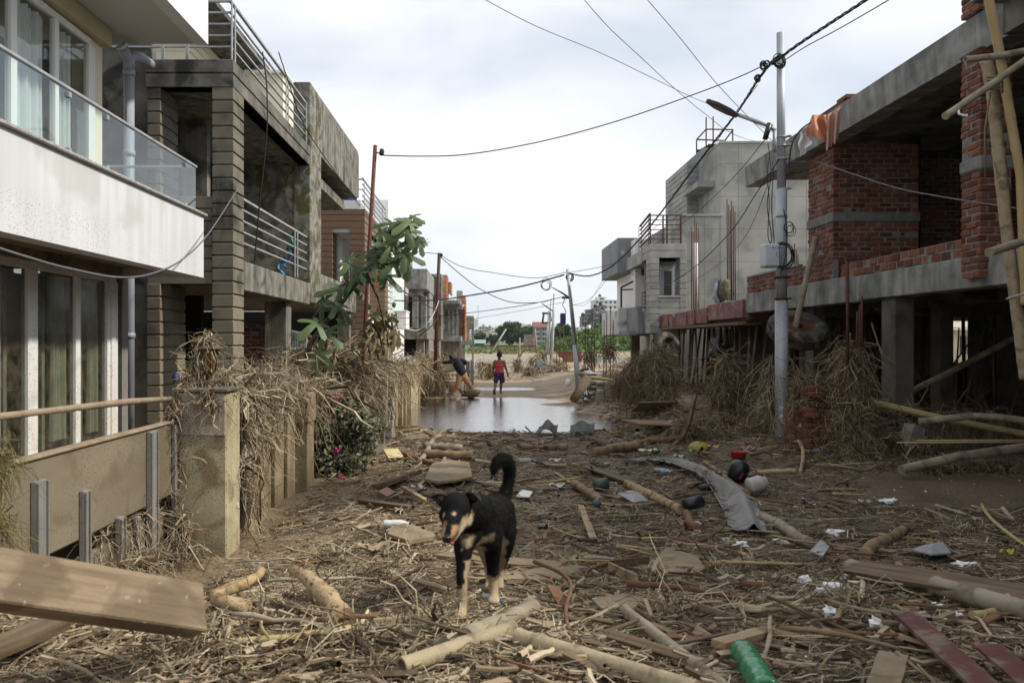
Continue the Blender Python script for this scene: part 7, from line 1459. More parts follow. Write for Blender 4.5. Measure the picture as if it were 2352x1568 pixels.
# the big squared timber, propped on rubble at the left edge
def timber():
    def B(px, py, Y): return P(px, py, Y)
    a = B(-260, 1270, 2.28); b = B(474, 1390, 2.88); u = (b - a).normalized(); L = (b - a).length
    n = V((.0, -.72, .62)); n = (n - u * n.dot(u)).normalized(); v = n.cross(u)
    M = Matrix(((u.x, v.x, n.x, a.x), (u.y, v.y, n.y, a.y), (u.z, v.z, n.z, a.z), (0, 0, 0, 1)))
    mb = MB(); mb.bbox(0, L, -.092, .082, -.075, 0, .006); k = len(mb.v)
    mb.v = [(x + (.012 * math.sin(y * 60 + z * 40) if x > L - .02 else 0), y + .003 * math.sin(x * 9), z) for x, y, z in mb.v]
    o = solo('timber_beam', 'big squared timber beam jutting in from the left edge in the foreground', 'beam', mb, m_beam, (0, 0, 0)); o.matrix_world = M
timber()
log((672, 1395), (790, 1440), (.024, .052), 'fat pale peeled root standing up at a slant, left of the dog', m_wood_pale, 'root', bend=.05, jit=.13, lift=(.17, .03), n=14)
log((598, 1380), (570, 1395), (.022, .03), 'twisted pale root stump between the timber beam and the fat root', m_wood_pale, 'root', bend=.5, lift=(.14, .0), jit=.2)
log((1068, 1462), (1222, 1395), (.030, .036), 'short thick grey log in front of the dog, behind the split bamboo', m_bamboo_grey, 'log', bend=.02, knob=.15, jit=.06, n=12)
def gb(p, q, r, label, mat=None, hollow=1, lift=(0, 0)):
    a, b = ends(p, q, r, r, .045); return bamboo([a, b], r, label, mat, hollow=hollow, world=True, nodes=.27, n=16)
gb((922, 1530), (1180, 1442), .032, 'thick bamboo length lying in the foreground, left one of the two', m_bamboo)
gb((1190, 1462), (1600, 1585), .032, 'thick bamboo length with a split open end, right one of the two', m_bamboo)
gb((1432, 1398), (1740, 1640), .024, 'long slim bamboo pole pointing towards the bottom edge right of centre', m_bamboo_grey, 0)
gb((1955, 1300), (2170, 1352), .042, 'grey bamboo length at the right, its cracked end to the left', m_bamboo_grey)
gb((2150, 1345), (2420, 1420), .046, 'grey bamboo with a dark round open end, right edge', m_bamboo_grey)
board((1960, 1300), (2420, 1375), .16, .02, 'dark wet plank lying behind the two grey bamboos', m_plank_dark, lift=.07, tilt=.3)
log((1228, 1335), (1312, 1458), (.013, .009), 'reddish crooked stick poking up beside the log in front of the dog', m_wood_red, 'stick', bend=.08, lift=(.12, 0))
log((1750, 1188), (1858, 1243), (.052, .045), 'grey log half covered by the grey underlay', m_bamboo_grey, 'log', bend=.03)
log((1440, 1112), (1562, 1172), (.055, .048), 'orange-brown debarked log left of the grey underlay', m_wood_pale, 'log', bend=.02, n=12)
log((1575, 1178), (1612, 1215), (.045, .04), 'broken end of the debarked log beyond the black pipe piece', m_wood_red, 'log')
log((1360, 1038), (1470, 1022), (.075, .09), 'stout brown log lying across, middle distance right of centre', m_wood, 'log', bend=.02, n=14, jit=.04)
log((1190, 1028), (1300, 1026), (.05, .045), 'knobbly brown log near the puddle edge, right of centre', m_wood, 'log', knob=.3)
log((925, 1044), (1012, 1068), (.045, .035), 'orange-red log lying left of centre below the puddle', m_wood_red, 'log', bend=.03)
log((972, 1024), (1062, 1028), (.07, .065), 'upper of two pale grey logs left of centre', m_bamboo_grey, 'log', bend=.01, jit=.04)
log((970, 1042), (1085, 1046), (.07, .07), 'lower of two grey logs left of centre', m_wood, 'log', bend=.01, jit=.04)
log((1010, 1000), (962, 1060), (.05, .045), 'grey branch crossing under the pair of logs', m_bamboo_grey, 'log', bend=.02)
log((1030, 1045), (1085, 1092), (.035, .022), 'curved bare branch behind the dog tail, left side', m_wood, 'branch', bend=.12)
log((1500, 1065), (1600, 1105), (.03, .02), 'long brown branch behind the grey underlay and helmet', m_wood, 'branch', bend=.02) if False else log((1618, 1062), (1720, 1132), (.035, .03), 'straight brown pole lying between the underlay and the helmet', m_wood, 'branch', bend=.02)
log((1752, 965), (1838, 1085), (.045, .025), 'pale stripped branch slanting down from the nearest pole', m_wood_pale, 'branch', bend=.04, lift=(.55, 0))
log((1180, 1110), (1275, 1090), (.018, .016), 'reddish branch just right of the dog tail', m_wood_red, 'branch', bend=.06)
log((1740, 1085), (1830, 1080), (.035, .035), 'short yellowish bamboo piece by the straw post', m_bamboo_gold, 'bamboo_piece', bend=.0)
log((2150, 1160), (2260, 1195), (.022, .016), 'straight pale stick lying at the edge of the right mud bank', m_bamboo, 'stick', bend=.0)
log((2255, 1180), (2400, 1290), (.018, .014), 'yellowish reed stalk slanting out at the right edge', m_bamboo_gold, 'reed', bend=.03, lift=(.1, .02))
log((1310, 1155), (1505, 1180), (.012, .008), 'thin dark stick right of the dog', m_wood, 'stick') if False else log((1380, 1186), (1470, 1178), (.016, .012), 'thin dark stick left of the debarked log', m_wood, 'stick', bend=.03)
log((1276, 1085), (1400, 1172), (.018, .014), 'long pale straight stick right of the dog back', m_bamboo_gold, 'stick', bend=.02)
log((1318, 1110), (1382, 1150), (.05, .05), 'brown split log beside the long pale stick', m_wood, 'log', bend=.0, jit=.05)
log((1620, 1300), (1700, 1270), (.03, .02), 'twisted golden brown root right of centre foreground', m_wood_pale, 'root', bend=.2)
log((1250, 1240), (1300, 1215), (.02, .018), 'short forked stick right of the dog legs', m_wood, 'stick', bend=.2)
log((1180, 1320), (1330, 1300), (.012, .014), 'thin grey branch beside the dog front paw', m_bamboo_grey, 'branch', bend=.04)
log((2000, 1330), (1930, 1395), (.04, .045), 'mossy round log end left of the grey bamboos', m_wood, 'log') if False else log((1985, 1275), (2080, 1215), (.05, .04), 'crumbly brown log right of the white foam, pointing away', m_wood, 'log', jit=.12)
log((840, 1515), (1010, 1385), (.006, .004), 'long thin greenish stem curving left of the dog', colmat('green_stem', (.17, .2, .06), .7, None, .3), 'stem', bend=.05)
log((540, 1540), (845, 1400), (.0055, .004), 'thin green stem stretching across the foreground straw', colmat('green_stem', (.17, .2, .06)), 'stem', bend=.05)
log((170, 1560), (545, 1400), (.007, .004), 'grey twig lying under the timber beam end', m_wood, 'twig', bend=.08)
log((-10, 1480), (230, 1435), (.009, .006), 'pale reed lying in the lower left corner', m_bamboo_gold, 'reed', bend=.02)
board((-40, 1500), (130, 1430), .12, .04, 'dark wet plank under the timber beam at the left edge', m_plank_dark, lift=.03)
board((1400, 1300), (1462, 1330), .02, .05, 'light wooden batten right of centre, part of a broken frame', m_plank, name='batten', lift=.01)
board((1402, 1295), (1490, 1285), .015, .05, 'dark inner rail of the broken wooden frame', m_plank_dark, name='batten', lift=.01)
board((1650, 1480), (1762, 1450), .06, .028, 'muddy brown wood block near the green bottle', m_plank, name='block', lift=.01)
board((2075, 1405), (2290, 1600), .1, .014, 'red painted board pointing to the bottom right corner, left one', m_redboard, name='board', lift=.06)
board((2268, 1480), (2420, 1610), .1, .012, 'red painted board cut by the bottom right corner', m_redboard, name='board', lift=.06)
board((2052, 1500), (2020, 1600), .1, .008, 'pale brown board cut by the bottom edge', m_slab, name='board', lift=.02)
board((1334, 1165), (1362, 1238), .06, .015, 'sawn wooden lath standing at a slant right of the dog', m_plank, lift=.03, rise=(.02, .01))
board((1215, 1065), (1300, 1068), .14, .02, 'mud-coloured flat board behind the long pale stick', m_plank)
board((1345, 1070), (1460, 1110), .16, .02, 'dark ragged plank beside the debarked log', m_plank_dark, lift=.02)
board((955, 1085), (870, 1115), .18, .05, 'dark brown plank lying at the left of the rubbish heap', m_plank_dark, lift=.05, tilt=.2)
board((830, 1150), (945, 1165), .1, .04, 'wet dark plank at the bottom of the left rubbish heap', m_plank_dark)
board((925, 1118), (980, 1150), .05, .03, 'sawn brown lath across the left rubbish heap', m_plank, lift=.12)
board((878, 1135), (898, 1125), .12, .02, 'small reddish brown wooden tile on the left rubbish heap', colmat('red_brown_board', (.25, .11, .06)), name='board', lift=.1, tilt=.5)
board((886, 1042), (920, 1040), .24, .02, 'pale yellow offcut board with muddy streaks by the garden wall', mk('pale_board', [(.5, .4, .2), (.56, .46, .26)], 4, .8, .1, stain=((.17, .12, .07), 7, .55, .8)), name='board', tilt=.5, lift=.08)
board((1420, 1252), (1490, 1262), .05, .02, 'thin brown board in the straw, centre right', m_plank)
board((1570, 1248), (1650, 1258), .06, .02, 'light brown board in the straw below the debarked log', m_plank)
board((1010, 1275), (1130, 1290), .1, .03, 'muddy board behind the dog left foreleg', m_slab) 
board((1150, 1290), (1290, 1300), .16, .03, 'muddy board behind the dog right legs', m_slab)
# flat mud-coated sheets
def sheet(pts, label, mat, th=.012, lift=.02, name='sheet', wavy=.02, cat=None):
    ps = []
    for p in pts: g = G(*p); ps.append(V((g.x, g.y, H(g.x, g.y) + lift + .03 + R.uniform(0, wavy))))
    n = len(ps); mb = MB(); c = sum(ps, V()) / n; c.z += wavy * .5
    vs = ps + [c] + [p - V((0, 0, th)) for p in ps]
    mb.add(vs, [(i, (i + 1) % n, n) for i in range(n)] + [(i, n + 1 + i, n + 1 + (i + 1) % n, (i + 1) % n) for i in range(n)], False); return solo(name, label, cat or name, mb, mat)
sheet([(975, 1118), (992, 1082), (1030, 1072), (1078, 1080), (1085, 1112), (1050, 1122), (1010, 1124)], 'round flat mud-covered slab above the left rubbish heap', m_slab, .03, .06, name='slab')
sheet([(1500, 1312), (1530, 1278), (1600, 1292), (1620, 1330), (1580, 1345), (1530, 1340)], 'triangular mud-coated board right of centre foreground', m_slab, name='board')
sheet([(1430, 1138), (1470, 1134), (1500, 1148), (1488, 1160), (1455, 1168), (1418, 1148)], 'flat grey laminate panel right of the split log', m_greybd, name='panel')
sheet([(1186, 1150), (1198, 1138), (1224, 1140), (1216, 1158)], 'folded pale plastic card right of the dog rump', m_foam, name='card')
sheet([(895, 1232), (930, 1226), (985, 1240), (1000, 1258), (940, 1262), (890, 1250)], 'smooth muddy hump left of the dog head', m_slab, .03, .03, name='slab', wavy=.05)
sheet([(1085, 1330), (1200, 1322), (1290, 1310), (1350, 1322), (1320, 1345), (1150, 1352)], 'sand-covered board right of the dog paws', m_slab, .03, .0, name='board')
sheet([(1360, 1405), (1430, 1395), (1490, 1410), (1450, 1430), (1380, 1430)], 'crumbling brown board beside the slim bamboo pole', m_slab, name='board')
# curved plank standing up by the props
def curved():
    pts = [P(1545, 1022, 15.3), P(1570, 1000, 15.2), P(1585, 965, 15.1), P(1592, 930, 15.0), P(1598, 905, 15.0)]; mb = MB(); mb.tube(pts, [.13, .12, .11, .09, .08], 4, smooth=False, sq=.35, roll=.785); solo('curved_plank', 'curved brown plank standing up left of the nearest pole', 'plank', mb, m_wood)
curved()
# grey underlay sheet
def underlay():
    def pt(px, py, dz): g = G(px, py); return V((g.x, g.y, H(g.x, g.y) + dz))
    L = [(1445, 1068), (1500, 1068), (1545, 1080), (1590, 1098), (1620, 1115), (1640, 1145), (1660, 1180), (1672, 1215), (1690, 1232)]
    Rr = [(1450, 1062), (1520, 1062), (1570, 1068), (1618, 1088), (1640, 1108), (1690, 1130), (1735, 1150), (1750, 1190), (1762, 1238)]
    n = len(L)
    def fn(u, v):
        i = min(n - 2, int(v * (n - 1))); f = v * (n - 1) - i
        l = (L[i][0] * (1 - f) + L[i + 1][0] * f, L[i][1] * (1 - f) + L[i + 1][1] * f); r = (Rr[i][0] * (1 - f) + Rr[i + 1][0] * f, Rr[i][1] * (1 - f) + Rr[i + 1][1] * f)
        return pt(l[0] * (1 - u) + r[0] * u, l[1] * (1 - u) + r[1] * u, .05 + .05 * math.sin(u * 7 + v * 5) * math.sin(v * 3.1) + .06 * math.exp(-((u - .6) * 6) ** 2) * (v > .3))
    mb = MB(); mb.grid(fn, 22, 46); o = solo('grey_underlay', 'crumpled grey rubbery sheet trailing across the debris, left of the helmet', 'sheet', mb, m_carpet); s = o.modifiers.new('thickness', 'SOLIDIFY'); s.thickness = .012
    for (c, w, h, lab) in (((1252, 1003), .3, .12, 'folded dark rubber mat near the puddle edge, left one'), ((1332, 1000), .38, .06, 'curled dark rubber mat near the puddle edge, right one')):
        g = G(*c); mb = MB(); mb.grid(lambda u, v: (g.x + w * (u - .5) * 1.3 + .1 * v, g.y + .7 * (v - .5), H(g.x, g.y) + .03 + h * 1.5 * math.sin(u * 3.1) ** 2 * (1 - .5 * v) + .16 * v + .03 * math.sin(u * 9 + v * 4)), 20, 8); o = solo('rubber_mat', lab, 'mat', mb, colmat('dark_mat', (.1, .1, .095), .8, (.06, .06, .055), .5)); o.modifiers.new('thickness', 'SOLIDIFY').thickness = .012
underlay()
def at(px, py, rot=0, tilt=0, lift=0, roll=0): g = G(px, py); return Matrix.Translation((g.x, g.y, H(g.x, g.y) + lift + .035)) @ Matrix.Rotation(rot, 4, 'Z') @ Matrix.Rotation(tilt, 4, 'Y') @ Matrix.Rotation(roll, 4, 'X')
def helmet(M, s, c1, c2, label):
    t = thing('helmet', label, 'helmet', M.translation); S = M @ Matrix.Scale(s, 4)
    mb = MB(); mb.lathe([(0, .27), (.045, .266), (.085, .25), (.115, .22), (.13, .17), (.132, .12), (.125, .06), (.11, .01), (.1, -.005), (.095, .02), (0, .03)], S, 24); part('shell', mb, c1, t)
    mb = MB()
    for a in (-1.9, -1.2):
        mb.grid(lambda u, v: S @ V(((.1345 if v < .99 else .134) * math.cos(a + .16 * (u - .5) + .25 * v) * math.cos(1.1 * v ** 1.5 * .9), .1345 * math.sin(a + .16 * (u - .5) + .25 * v) * math.cos(1.1 * v ** 1.5 * .9), .05 + .21 * v)), 4, 10)
    if c2: part('stripe', mb, c2, t)
    mb = MB(); mb.grid(lambda u, v: S @ V((.136 * math.cos(-2.6 + 2.0 * u), .136 * math.sin(-2.6 + 2.0 * u), .05 + .0 + .07 * v)), 12, 3)
    if s > .9 and not c2: part('visor', mb, m_black, t)
    return t
hm = helmet(at(1688, 1108, .4, .35, .0, .2), 1.0, colmat('helmet_black', (.012, .014, .018), .3, None, .35), colmat('helmet_red', (.5, .03, .02), .4, None, .2), 'black motorcycle helmet with red stripes lying near the white jar')
mb = MB(); Mh = at(1683, 1100, 0, 0, .17); 
for k, (x, w) in enumerate(((0, .008), (.012, .006), (.02, .01), (.034, .006))): mb.bbox(x - .01, x - .01 + w, -.142, -.138, 0, .022, .001, Mh)
o = part('lettering', mb, m_foam, hm)
def bottle(M, h, r, mat, cap, label, name='plastic_bottle', crush=0, band=None):
    t = thing(name, label, 'bottle', M.translation); pr = [(0, 0), (r * .9, 0), (r, .05 * h), (r, .25 * h), (r * .93, .3 * h), (r, .35 * h), (r, .62 * h), (r * .8, .75 * h), (r * .42, .87 * h), (r * .36, .95 * h), (r * .36, .96 * h), (0, .96 * h)]
    S = M @ Matrix.Rotation(math.radians(90), 4, 'Y') @ Matrix.Translation((-r, 0, -h / 2)) @ (Matrix.Diagonal((1 - crush, 1 + crush * .3, 1, 1)))
    mb = MB(); mb.lathe(pr, S, 16); part('body', mb, mat, t); mb = MB(); mb.lathe([(r * .4, .93 * h), (r * .42, 1.0 * h), (0, 1.0 * h)], S, 12); part('cap', mb, cap, t)
    if band: mb = MB(); mb.lathe([(r * 1.012, .36 * h), (r * 1.012, .6 * h)], S, 16); part('label', mb, band, t)
    return t
m_bcap = colmat('blue_cap', (.03, .1, .4), .5); m_wcap = colmat('white_cap', (.6, .6, .6), .5)
bl = colmat('bottle_label', (.2, .4, .65), .5)
bottle(at(1524, 1096, -.6), .26, .04, m_pet, m_bcap, 'clear water bottle with blue cap lying on the grey underlay', band=bl)
bottle(at(1212, 1072, .0), .3, .045, m_pet, m_bcap, 'clear bottle lying behind the dog, next to a plastic lump')

bottle(at(2240 - 60, 1155, .1), .28, .04, m_pet, m_bcap, 'clear bottle with blue cap by the mossy log at the right') if False else bottle(at(1610, 1100 + 80, .1), .2, .035, m_pet, m_wcap, 'flattened clear bottle left of the underlay fold')

bottle(at(2000, 1172, -.1), .26, .035, m_pet, m_bcap, 'clear bottle with blue cap right of centre, near the mossy log')
bottle(at(1130, 1402, -.7), .13, .022, m_pet, m_bcap, 'small clear bottle right beside the dog front paw', band=bl)
bottle(at(1178, 998, 1.3, 0, .0), .3, .05, m_pet, m_wcap, 'clear plastic jar near the puddle edge')
bottle(at(1300, 990, .3), .28, .05, m_pet, m_wcap, 'milky bottle near the puddle edge, left of the curled mat')
bottle(at(1462, 1000, 1.0), .32, .05, m_pet_green, m_wcap, 'green plastic bottle at the right end of the puddle')
bottle(at(1508, 1048, .4), .14, .05, m_pet_green, m_wcap, 'crumpled green plastic cup right of the yellow packet', crush=.3)
bottle(at(1248, 1226, .1), .1, .028, m_pet_green, m_wcap, 'broken green bottle neck right of the dog chest')
bottle(at(1395, 1075 + 10, .5), .14, .04, m_pet, m_wcap, 'dirty clear cup left of the underlay tip')

bottle(at(1590, 1050, .9), .2, .04, m_pet, m_bcap, 'clear bottle with blue cap near the red bowl')
bottle(at(1920, 1375, -.15), .12, .024, m_foam, m_wcap, 'small white bottle among the foam scraps')
bottle(at(1672, 1262, .4), .14, .035, m_pet, m_wcap, 'crushed clear bottle below the underlay', crush=.3)
bottle(at(912, 1222, .06), .25, .036, colmat('white_label_bottle', (.6, .58, .55), .5), colmat('dark_bottle', (.03, .015, .03), .2, None, 0), 'bottle with white label and dark neck left of the dog head', band=None)
# big green bottle, bottom edge
def greenbottle():
    a, b = ends((1700, 1492), (1762, 1600), .04, .04, .045); t = thing('green_bottle', 'large crumpled translucent green bottle at the bottom edge', 'bottle', a); n = 26; pts = [a.lerp(b, i / n) + V((0, 0, .012)) for i in range(n + 1)]
    rr = [.012, .03, .038, .04] + [.042 + .004 * math.sin(i * 1.9) for i in range(n - 3)]; mb = MB(); mb.tube(pts, rr, 18, jit=.08); part('body', mb, colmat('green_plastic', (.02, .13, .055), .22, (.05, .2, .1), .45, sc=14), t)
greenbottle()
t = thing('clear_jar', 'ribbed clear plastic jar beside the motorcycle helmet', 'jar', G(1738, 1140)); M = at(1736, 1138, .2, 1.35, .09); mb = MB(); mb.lathe([(0, 0), (.085, 0), (.1, .02)] + [(.1 - .004 * (i % 2), .03 + .02 * i) for i in range(8)] + [(.07, .21), (.07, .23)], M @ Matrix.Translation((0, 0, -.1)), 20); part('body', mb, colmat('milky_plastic', (.42, .39, .38), .35, (.35, .32, .3), .3), t)
mb = MB(); mb.lathe([(0, 0), (.065, 0), (.075, .06), (.07, .17), (0, .17)], at(1383, 1130, .2, 1.4, .06) @ Matrix.Translation((0, 0, -.1)), 16); solo('teal_can', 'dark teal plastic can lying left of the ragged plank', 'can', mb, colmat('teal_plastic', (.03, .075, .09), .4, (.06, .05, .03), .5))
mb = MB(); mb.lathe([(0, 0), (.035, 0), (.05, .08), (.042, .08), (.03, .01), (0, .01)], at(1362, 1175, .2, 1.3, .04), 14); solo('blue_cup', 'dull blue plastic cup lying below the split log', 'cup', mb, colmat('dull_blue', (.08, .1, .17), .6))
mb = MB(); mb.lathe([(0, .0), (.1, 0), (.125, .09), (.13, .1), (.12, .1), (.1, .015), (0, .015)], at(1696, 1058, 0, .0, .0), 20); solo('red_bowl', 'red enamel bowl standing open behind the helmet', 'bowl', mb, colmat('red_enamel', (.4, .03, .025), .4, None, .2))
mb = MB(); mb.lathe([(0, 0), (.06, 0), (.065, .2), (.055, .2), (.05, .01), (0, .01)], at(1575, 1185, .5, 1.45, .07), 14); solo('black_pipe', 'black plastic pipe stub lying on the end of the debarked log', 'pipe', mb, m_black)
mb = MB(); mb.ball(G(1606, 1034) + V((0, 0, .03)), (.19, .16, .13), 18, 12, .05); solo('melon', 'half buried striped green-yellow melon near the red bowl', 'melon', mb, mk('melon_skin', [(.06, .09, .03), (.35, .28, .06), (.08, .11, .04)], 8, .5))
mb = MB(); mb.ball(G(1622, 1128) + V((0, 0, .05)), (.11, .05, .045), 14, 10, .4); solo('shoe', 'black shoe lying on the grey underlay', 'shoe', mb, m_black)
def packet(px, py, w, h, c, c2, label, rot=0):
    M = at(px, py, rot, 0, .02); mb = MB(); mb.grid(lambda u, v: M @ V((w * (u - .5), h * (v - .5), .02 + .02 * math.sin(u * 8) * math.cos(v * 6))), 10, 8); t = solo('food_packet', label, 'packet', mb, colmat('packet_' + str(px), tuple(x * .75 for x in c), .4, tuple(x * .75 for x in c2), .6, sc=14)); return t
packet(1492, 1045, .34, .22, (.45, .55, .05), (.7, .7, .6), 'yellow-green snack packet in the debris, right of the stout log', .2)
packet(1640, 1040, .2, .12, (.6, .35, .04), (.5, .2, .03), 'small orange wrapper near the red bowl')
packet(1720, 1040, .2, .14, (.55, .12, .25), (.6, .25, .35), 'pink plastic scrap right of the red bowl', .5)
packet(1560, 1058, .16, .12, (.06, .12, .35), (.6, .6, .6), 'blue and white carton left of the red bowl')
packet(1870, 1012 + 30, .3, .08, (.2, .08, .5), (.1, .2, .35), 'blue-purple strip at the foot of the straw post', -.6)
packet(2315, 1292, .12, .03, (.65, .55, .04), (.6, .5, .1), 'yellow paper strip at the right edge', .1)
packet(1280, 1130, .2, .12, (.6, .58, .52), (.4, .38, .33), 'torn white wrapper right of the dog back')
packet(1275, 1068, .18, .12, (.5, .5, .5), (.6, .6, .6), 'crumpled clear plastic lump behind the long stick')
packet(960, 1095 + 40, .16, .1, (.6, .58, .54), (.45, .42, .36), 'white torn paper on the left rubbish heap', .7)
packet(1040, 1190 + 10, .14, .08, (.6, .6, .58), (.6, .6, .6), 'white paper scrap behind the dog head')
# foam scraps
fm = [(1917, 1240, .11, .045, 'triangular white foam chunk in the middle right'), (1850, 1356, .055, .035, 'lumpy white foam piece, left one of the lower right group'), (1885, 1378, .05, .02, 'thin white foam sliver below the lumpy piece'), (2040, 1162, .16, .035, 'long white foam bar near the right mud bank'), (1940, 1345, .045, .02, 'small white foam piece above the white bottle'), (1905, 1432, .05, .03, 'white foam fragment pair lower right'), (2010, 1460, .04, .03, 'white foam knob near the round stone'), (2215, 1312, .14, .022, 'flat white foam strip behind the dark plank'), (2150, 1415, .045, .02, 'foam bit by the red board'), (2200, 1440, .05, .02, 'dirty foam lump above the red board'), (1700, 1265, .12, .03, 'crumpled white sheet foam below the underlay'), (1790, 1255, .1, .02, 'white foam strip beside the log end'), (1600, 1195 + 20, .05, .03, 'foam lump near the black pipe stub'), (1500, 1135, .03, .02, 'tiny foam bit'), (2190, 1285, .03, .02, 'grey-white foam crumb')]
for px, py, w, h, lab in fm:
    if 'tiny' in lab or 'crumb' in lab: continue
    g = G(px, py); mb = MB(); mb.ball(g + V((0, 0, h * .5 + .04)), (w * .6, w * .34, h * .7), 9, 6, 1.2, smooth=False, M=Matrix.Rotation(R.uniform(-.6, .6), 3, 'Z').to_4x4()); solo('foam_piece', lab, 'foam', mb, m_foam)
for px, py, r, lab in ((2085, 1465, .035, 'round tan stone near the bottom right'), (1352, 888 + 12, .13, 'upper of two pale rounded rocks in the puddle'), (1362, 893 + 18, .12, 'lower of two pale rounded rocks in the puddle'), (1640, 1465, .02, 'small grey stone by the wood block')):
    g = G(px, py); mb = MB(); mb.ball(g + V((0, 0, r * .6 + .02)), (r, r * .8, r * .7), 12, 8, .3); solo('stone', lab, 'stone', mb, m_stone)
sheet([(2095, 1290), (2120, 1268), (2165, 1275), (2185, 1298), (2140, 1305)], 'crumpled grey plastic film beyond the grey bamboos', m_greybd, name='plastic_film', wavy=.06)
sheet([(1860, 1285), (1885, 1262), (1905, 1280), (1890, 1300)], 'dull grey plastic piece in the right foreground', m_greybd, name='plastic_piece', wavy=.03)
# mid-ground things on the banks
bamboo([(1352, 866, 26.8), (1400, 872, 26.4), (1412, 876, 26.2)], .06, 'yellow bamboo lying across the paver stacks', m_bamboo_gold, hollow=1)
mb = MB(); mb.tube([P(1318, 917, 26), P(1332, 895, 26.3), P(1350, 868, 26.6)], [.14, .16, .15], 12, jit=.08); solo('leaning_log', 'thick log leaning against the paver stack on the right bank', 'log', mb, mk('dark_log', [(.07, .05, .035), (.16, .115, .075)], 9, .9, .4, 40))
mb = MB(); mb.ball(P(1350, 858, 27), (.3, .25, .09), 14, 8, .9); solo('sack', 'grey-lilac cloth sack on top of the paver stack', 'sack', mb, colmat('lilac_cloth', (.3, .28, .3), .9))
mb = MB(); mb.ball(P(1337, 906, 27), (.16, .14, .13), 12, 8, .3); solo('blue_bag', 'blue plastic bag behind the leaning log', 'bag', mb, colmat('royal_blue', (.02, .06, .4), .4))
mb = MB(); mb.grid(lambda u, v: P(1410 + 28 * u - 6 * v, 890 - 6 * u + 26 * v, 22 + .03 * math.sin(u * 40) + .3 * v), 40, 3); solo('zinc_sheet', 'bent corrugated zinc piece between the paver stacks and the straw curtain', 'sheet', mb, m_zinc)
mb = MB(); mb.bbox(0, .9, 0, .5, 0, .03, .01, Matrix.Translation(P(1470, 925, 18.6)) @ Matrix.Rotation(.3, 4, 'Z') @ Matrix.Rotation(-.5, 4, 'X')); solo('board', 'grey board tipped up in the debris below the straw curtain', 'board', mb, m_slab)
mb = MB(); mb.bbox(-.6, .6, -.5, .5, -.02, .02, .01, at(1510, 985, .2, .05, .08)); solo('rusty_sheet', 'rust-brown flat sheet lying by the small right puddle', 'sheet', mb, colmat('rust_sheet', (.22, .13, .075), .8))
log((1455, 1000), (1545, 982), (.05, .045), 'grey pole lying beside the rust-brown sheet', m_bamboo_grey, 'pole', bend=.01)
log((1490, 1015), (1558, 1008), (.055, .05), 'orange-brown log end by the curved plank', m_wood_red, 'log', bend=.01)
log((1380, 915), (1445, 925), (.03, .03), 'dark stick below the paver stacks', m_wood, 'stick')
sheet([(1240, 1003), (1240, 1002), (1241, 1003)], '', m_slab) if False else None
mb = MB(); mb.bbox(-.12, .12, -.1, .1, 0, .35, .01, at(2085, 1045, .3, .4, .05)); solo('hollow_block', 'pale hollow block tipped over under the brick shell', 'block', mb, m_conc_new)
def bucket():
    M = Matrix.Translation(P(1041, 899, 31.6)) @ Matrix.Rotation(-.06, 4, 'Y'); t = thing('bucket', 'white plastic bucket with red print beside the leaning man', 'bucket', M.translation)
    mb = MB(); mb.lathe([(0, 0), (.13, 0), (.16, .38), (.168, .38), (.168, .42), (.15, .42), (.12, .02), (0, .02)], M, 18); part('body', mb, m_frame, t)
    mb = MB(); mb.lathe([(.1335, .015), (.1385, .08)], M, 18); 
    for k in range(5): mb.grid(lambda u, v: M @ V(((.14 + .012 * v) * math.cos(-2.6 + k * .42 + .28 * u), (.14 + .012 * v) * math.sin(-2.6 + k * .42 + .28 * u), .1 + .1 * v - .03 * abs(u - .5))), 4, 3)
    part('print', mb, colmat('red_print', (.55, .04, .02)), t)
    mb = MB(); mb.lathe([(.166, .3), (.172, .31), (.166, .32)], M, 18); part('rim', mb, m_frame, t)
bucket()
def chair():
    Y = 50.5; b = P(1244, 859, Y); t = thing('plastic_chair', 'grey-blue plastic armchair standing alone on the sand bar', 'chair', b); m = colmat('grey_chair', (.17, .2, .25), .5); M = Matrix.Translation(b) @ Matrix.Rotation(.5, 4, 'Z')
    mb = MB(); mb.bbox(-.24, .24, -.22, .22, .4, .43, .01, M); part('seat', mb, m, t)
    for x in (-.24, .24):
        for y in (-.22, .22): mb = MB(); mb.tube([M @ V((x * 1.1, y * 1.15, 0)), M @ V((x * .95, y, .41))], .028, 6); part('leg', mb, m, t)
        mb = MB(); mb.tube([M @ V((x, -.2, .42)), M @ V((x * 1.15, -.2, .63)), M @ V((x * 1.15, .15, .65)), M @ V((x, .24, .62))], .024, 6); part('armrest', mb, m, t)
    mb = MB()
    for k in range(5): x = -.2 + .1 * k; mb.bbox(x - .025, x + .025, .21, .235, .43, .82, .005, M)
    mb.tube([M @ V((-.24, .22, .43)), M @ V((-.25, .26, .8)), M @ V((0, .27, .88)), M @ V((.25, .26, .8)), M @ V((.24, .22, .43))], .026, 6); part('backrest', mb, m, t)
chair()
mb = MB(); mb.ball(P(1219, 853, 50), (.14, .14, .14), 14, 10); solo('blue_helmet', 'round blue helmet lying left of the plastic chair', 'helmet', mb, colmat('bright_blue', (.02, .1, .35), .4, None, .1))
mb = MB(); mb.ball(P(1305, 878, 30.5), (.11, .1, .13), 12, 8, .5); solo('white_bag', 'white plastic bag at the foot of the leaning lamp post', 'bag', mb, m_foam)
packet(1231, 877, .5, .25, (.1, .25, .55), (.2, .4, .6), 'light blue plastic scrap on the sand bar')
mb = MB(); mb.tube([P(1072, 851, 40), P(1090, 855, 40)], .09, 8); solo('log', 'pale log lying by the straw-covered fence beyond the leaning man', 'log', mb, m_wood_pale)
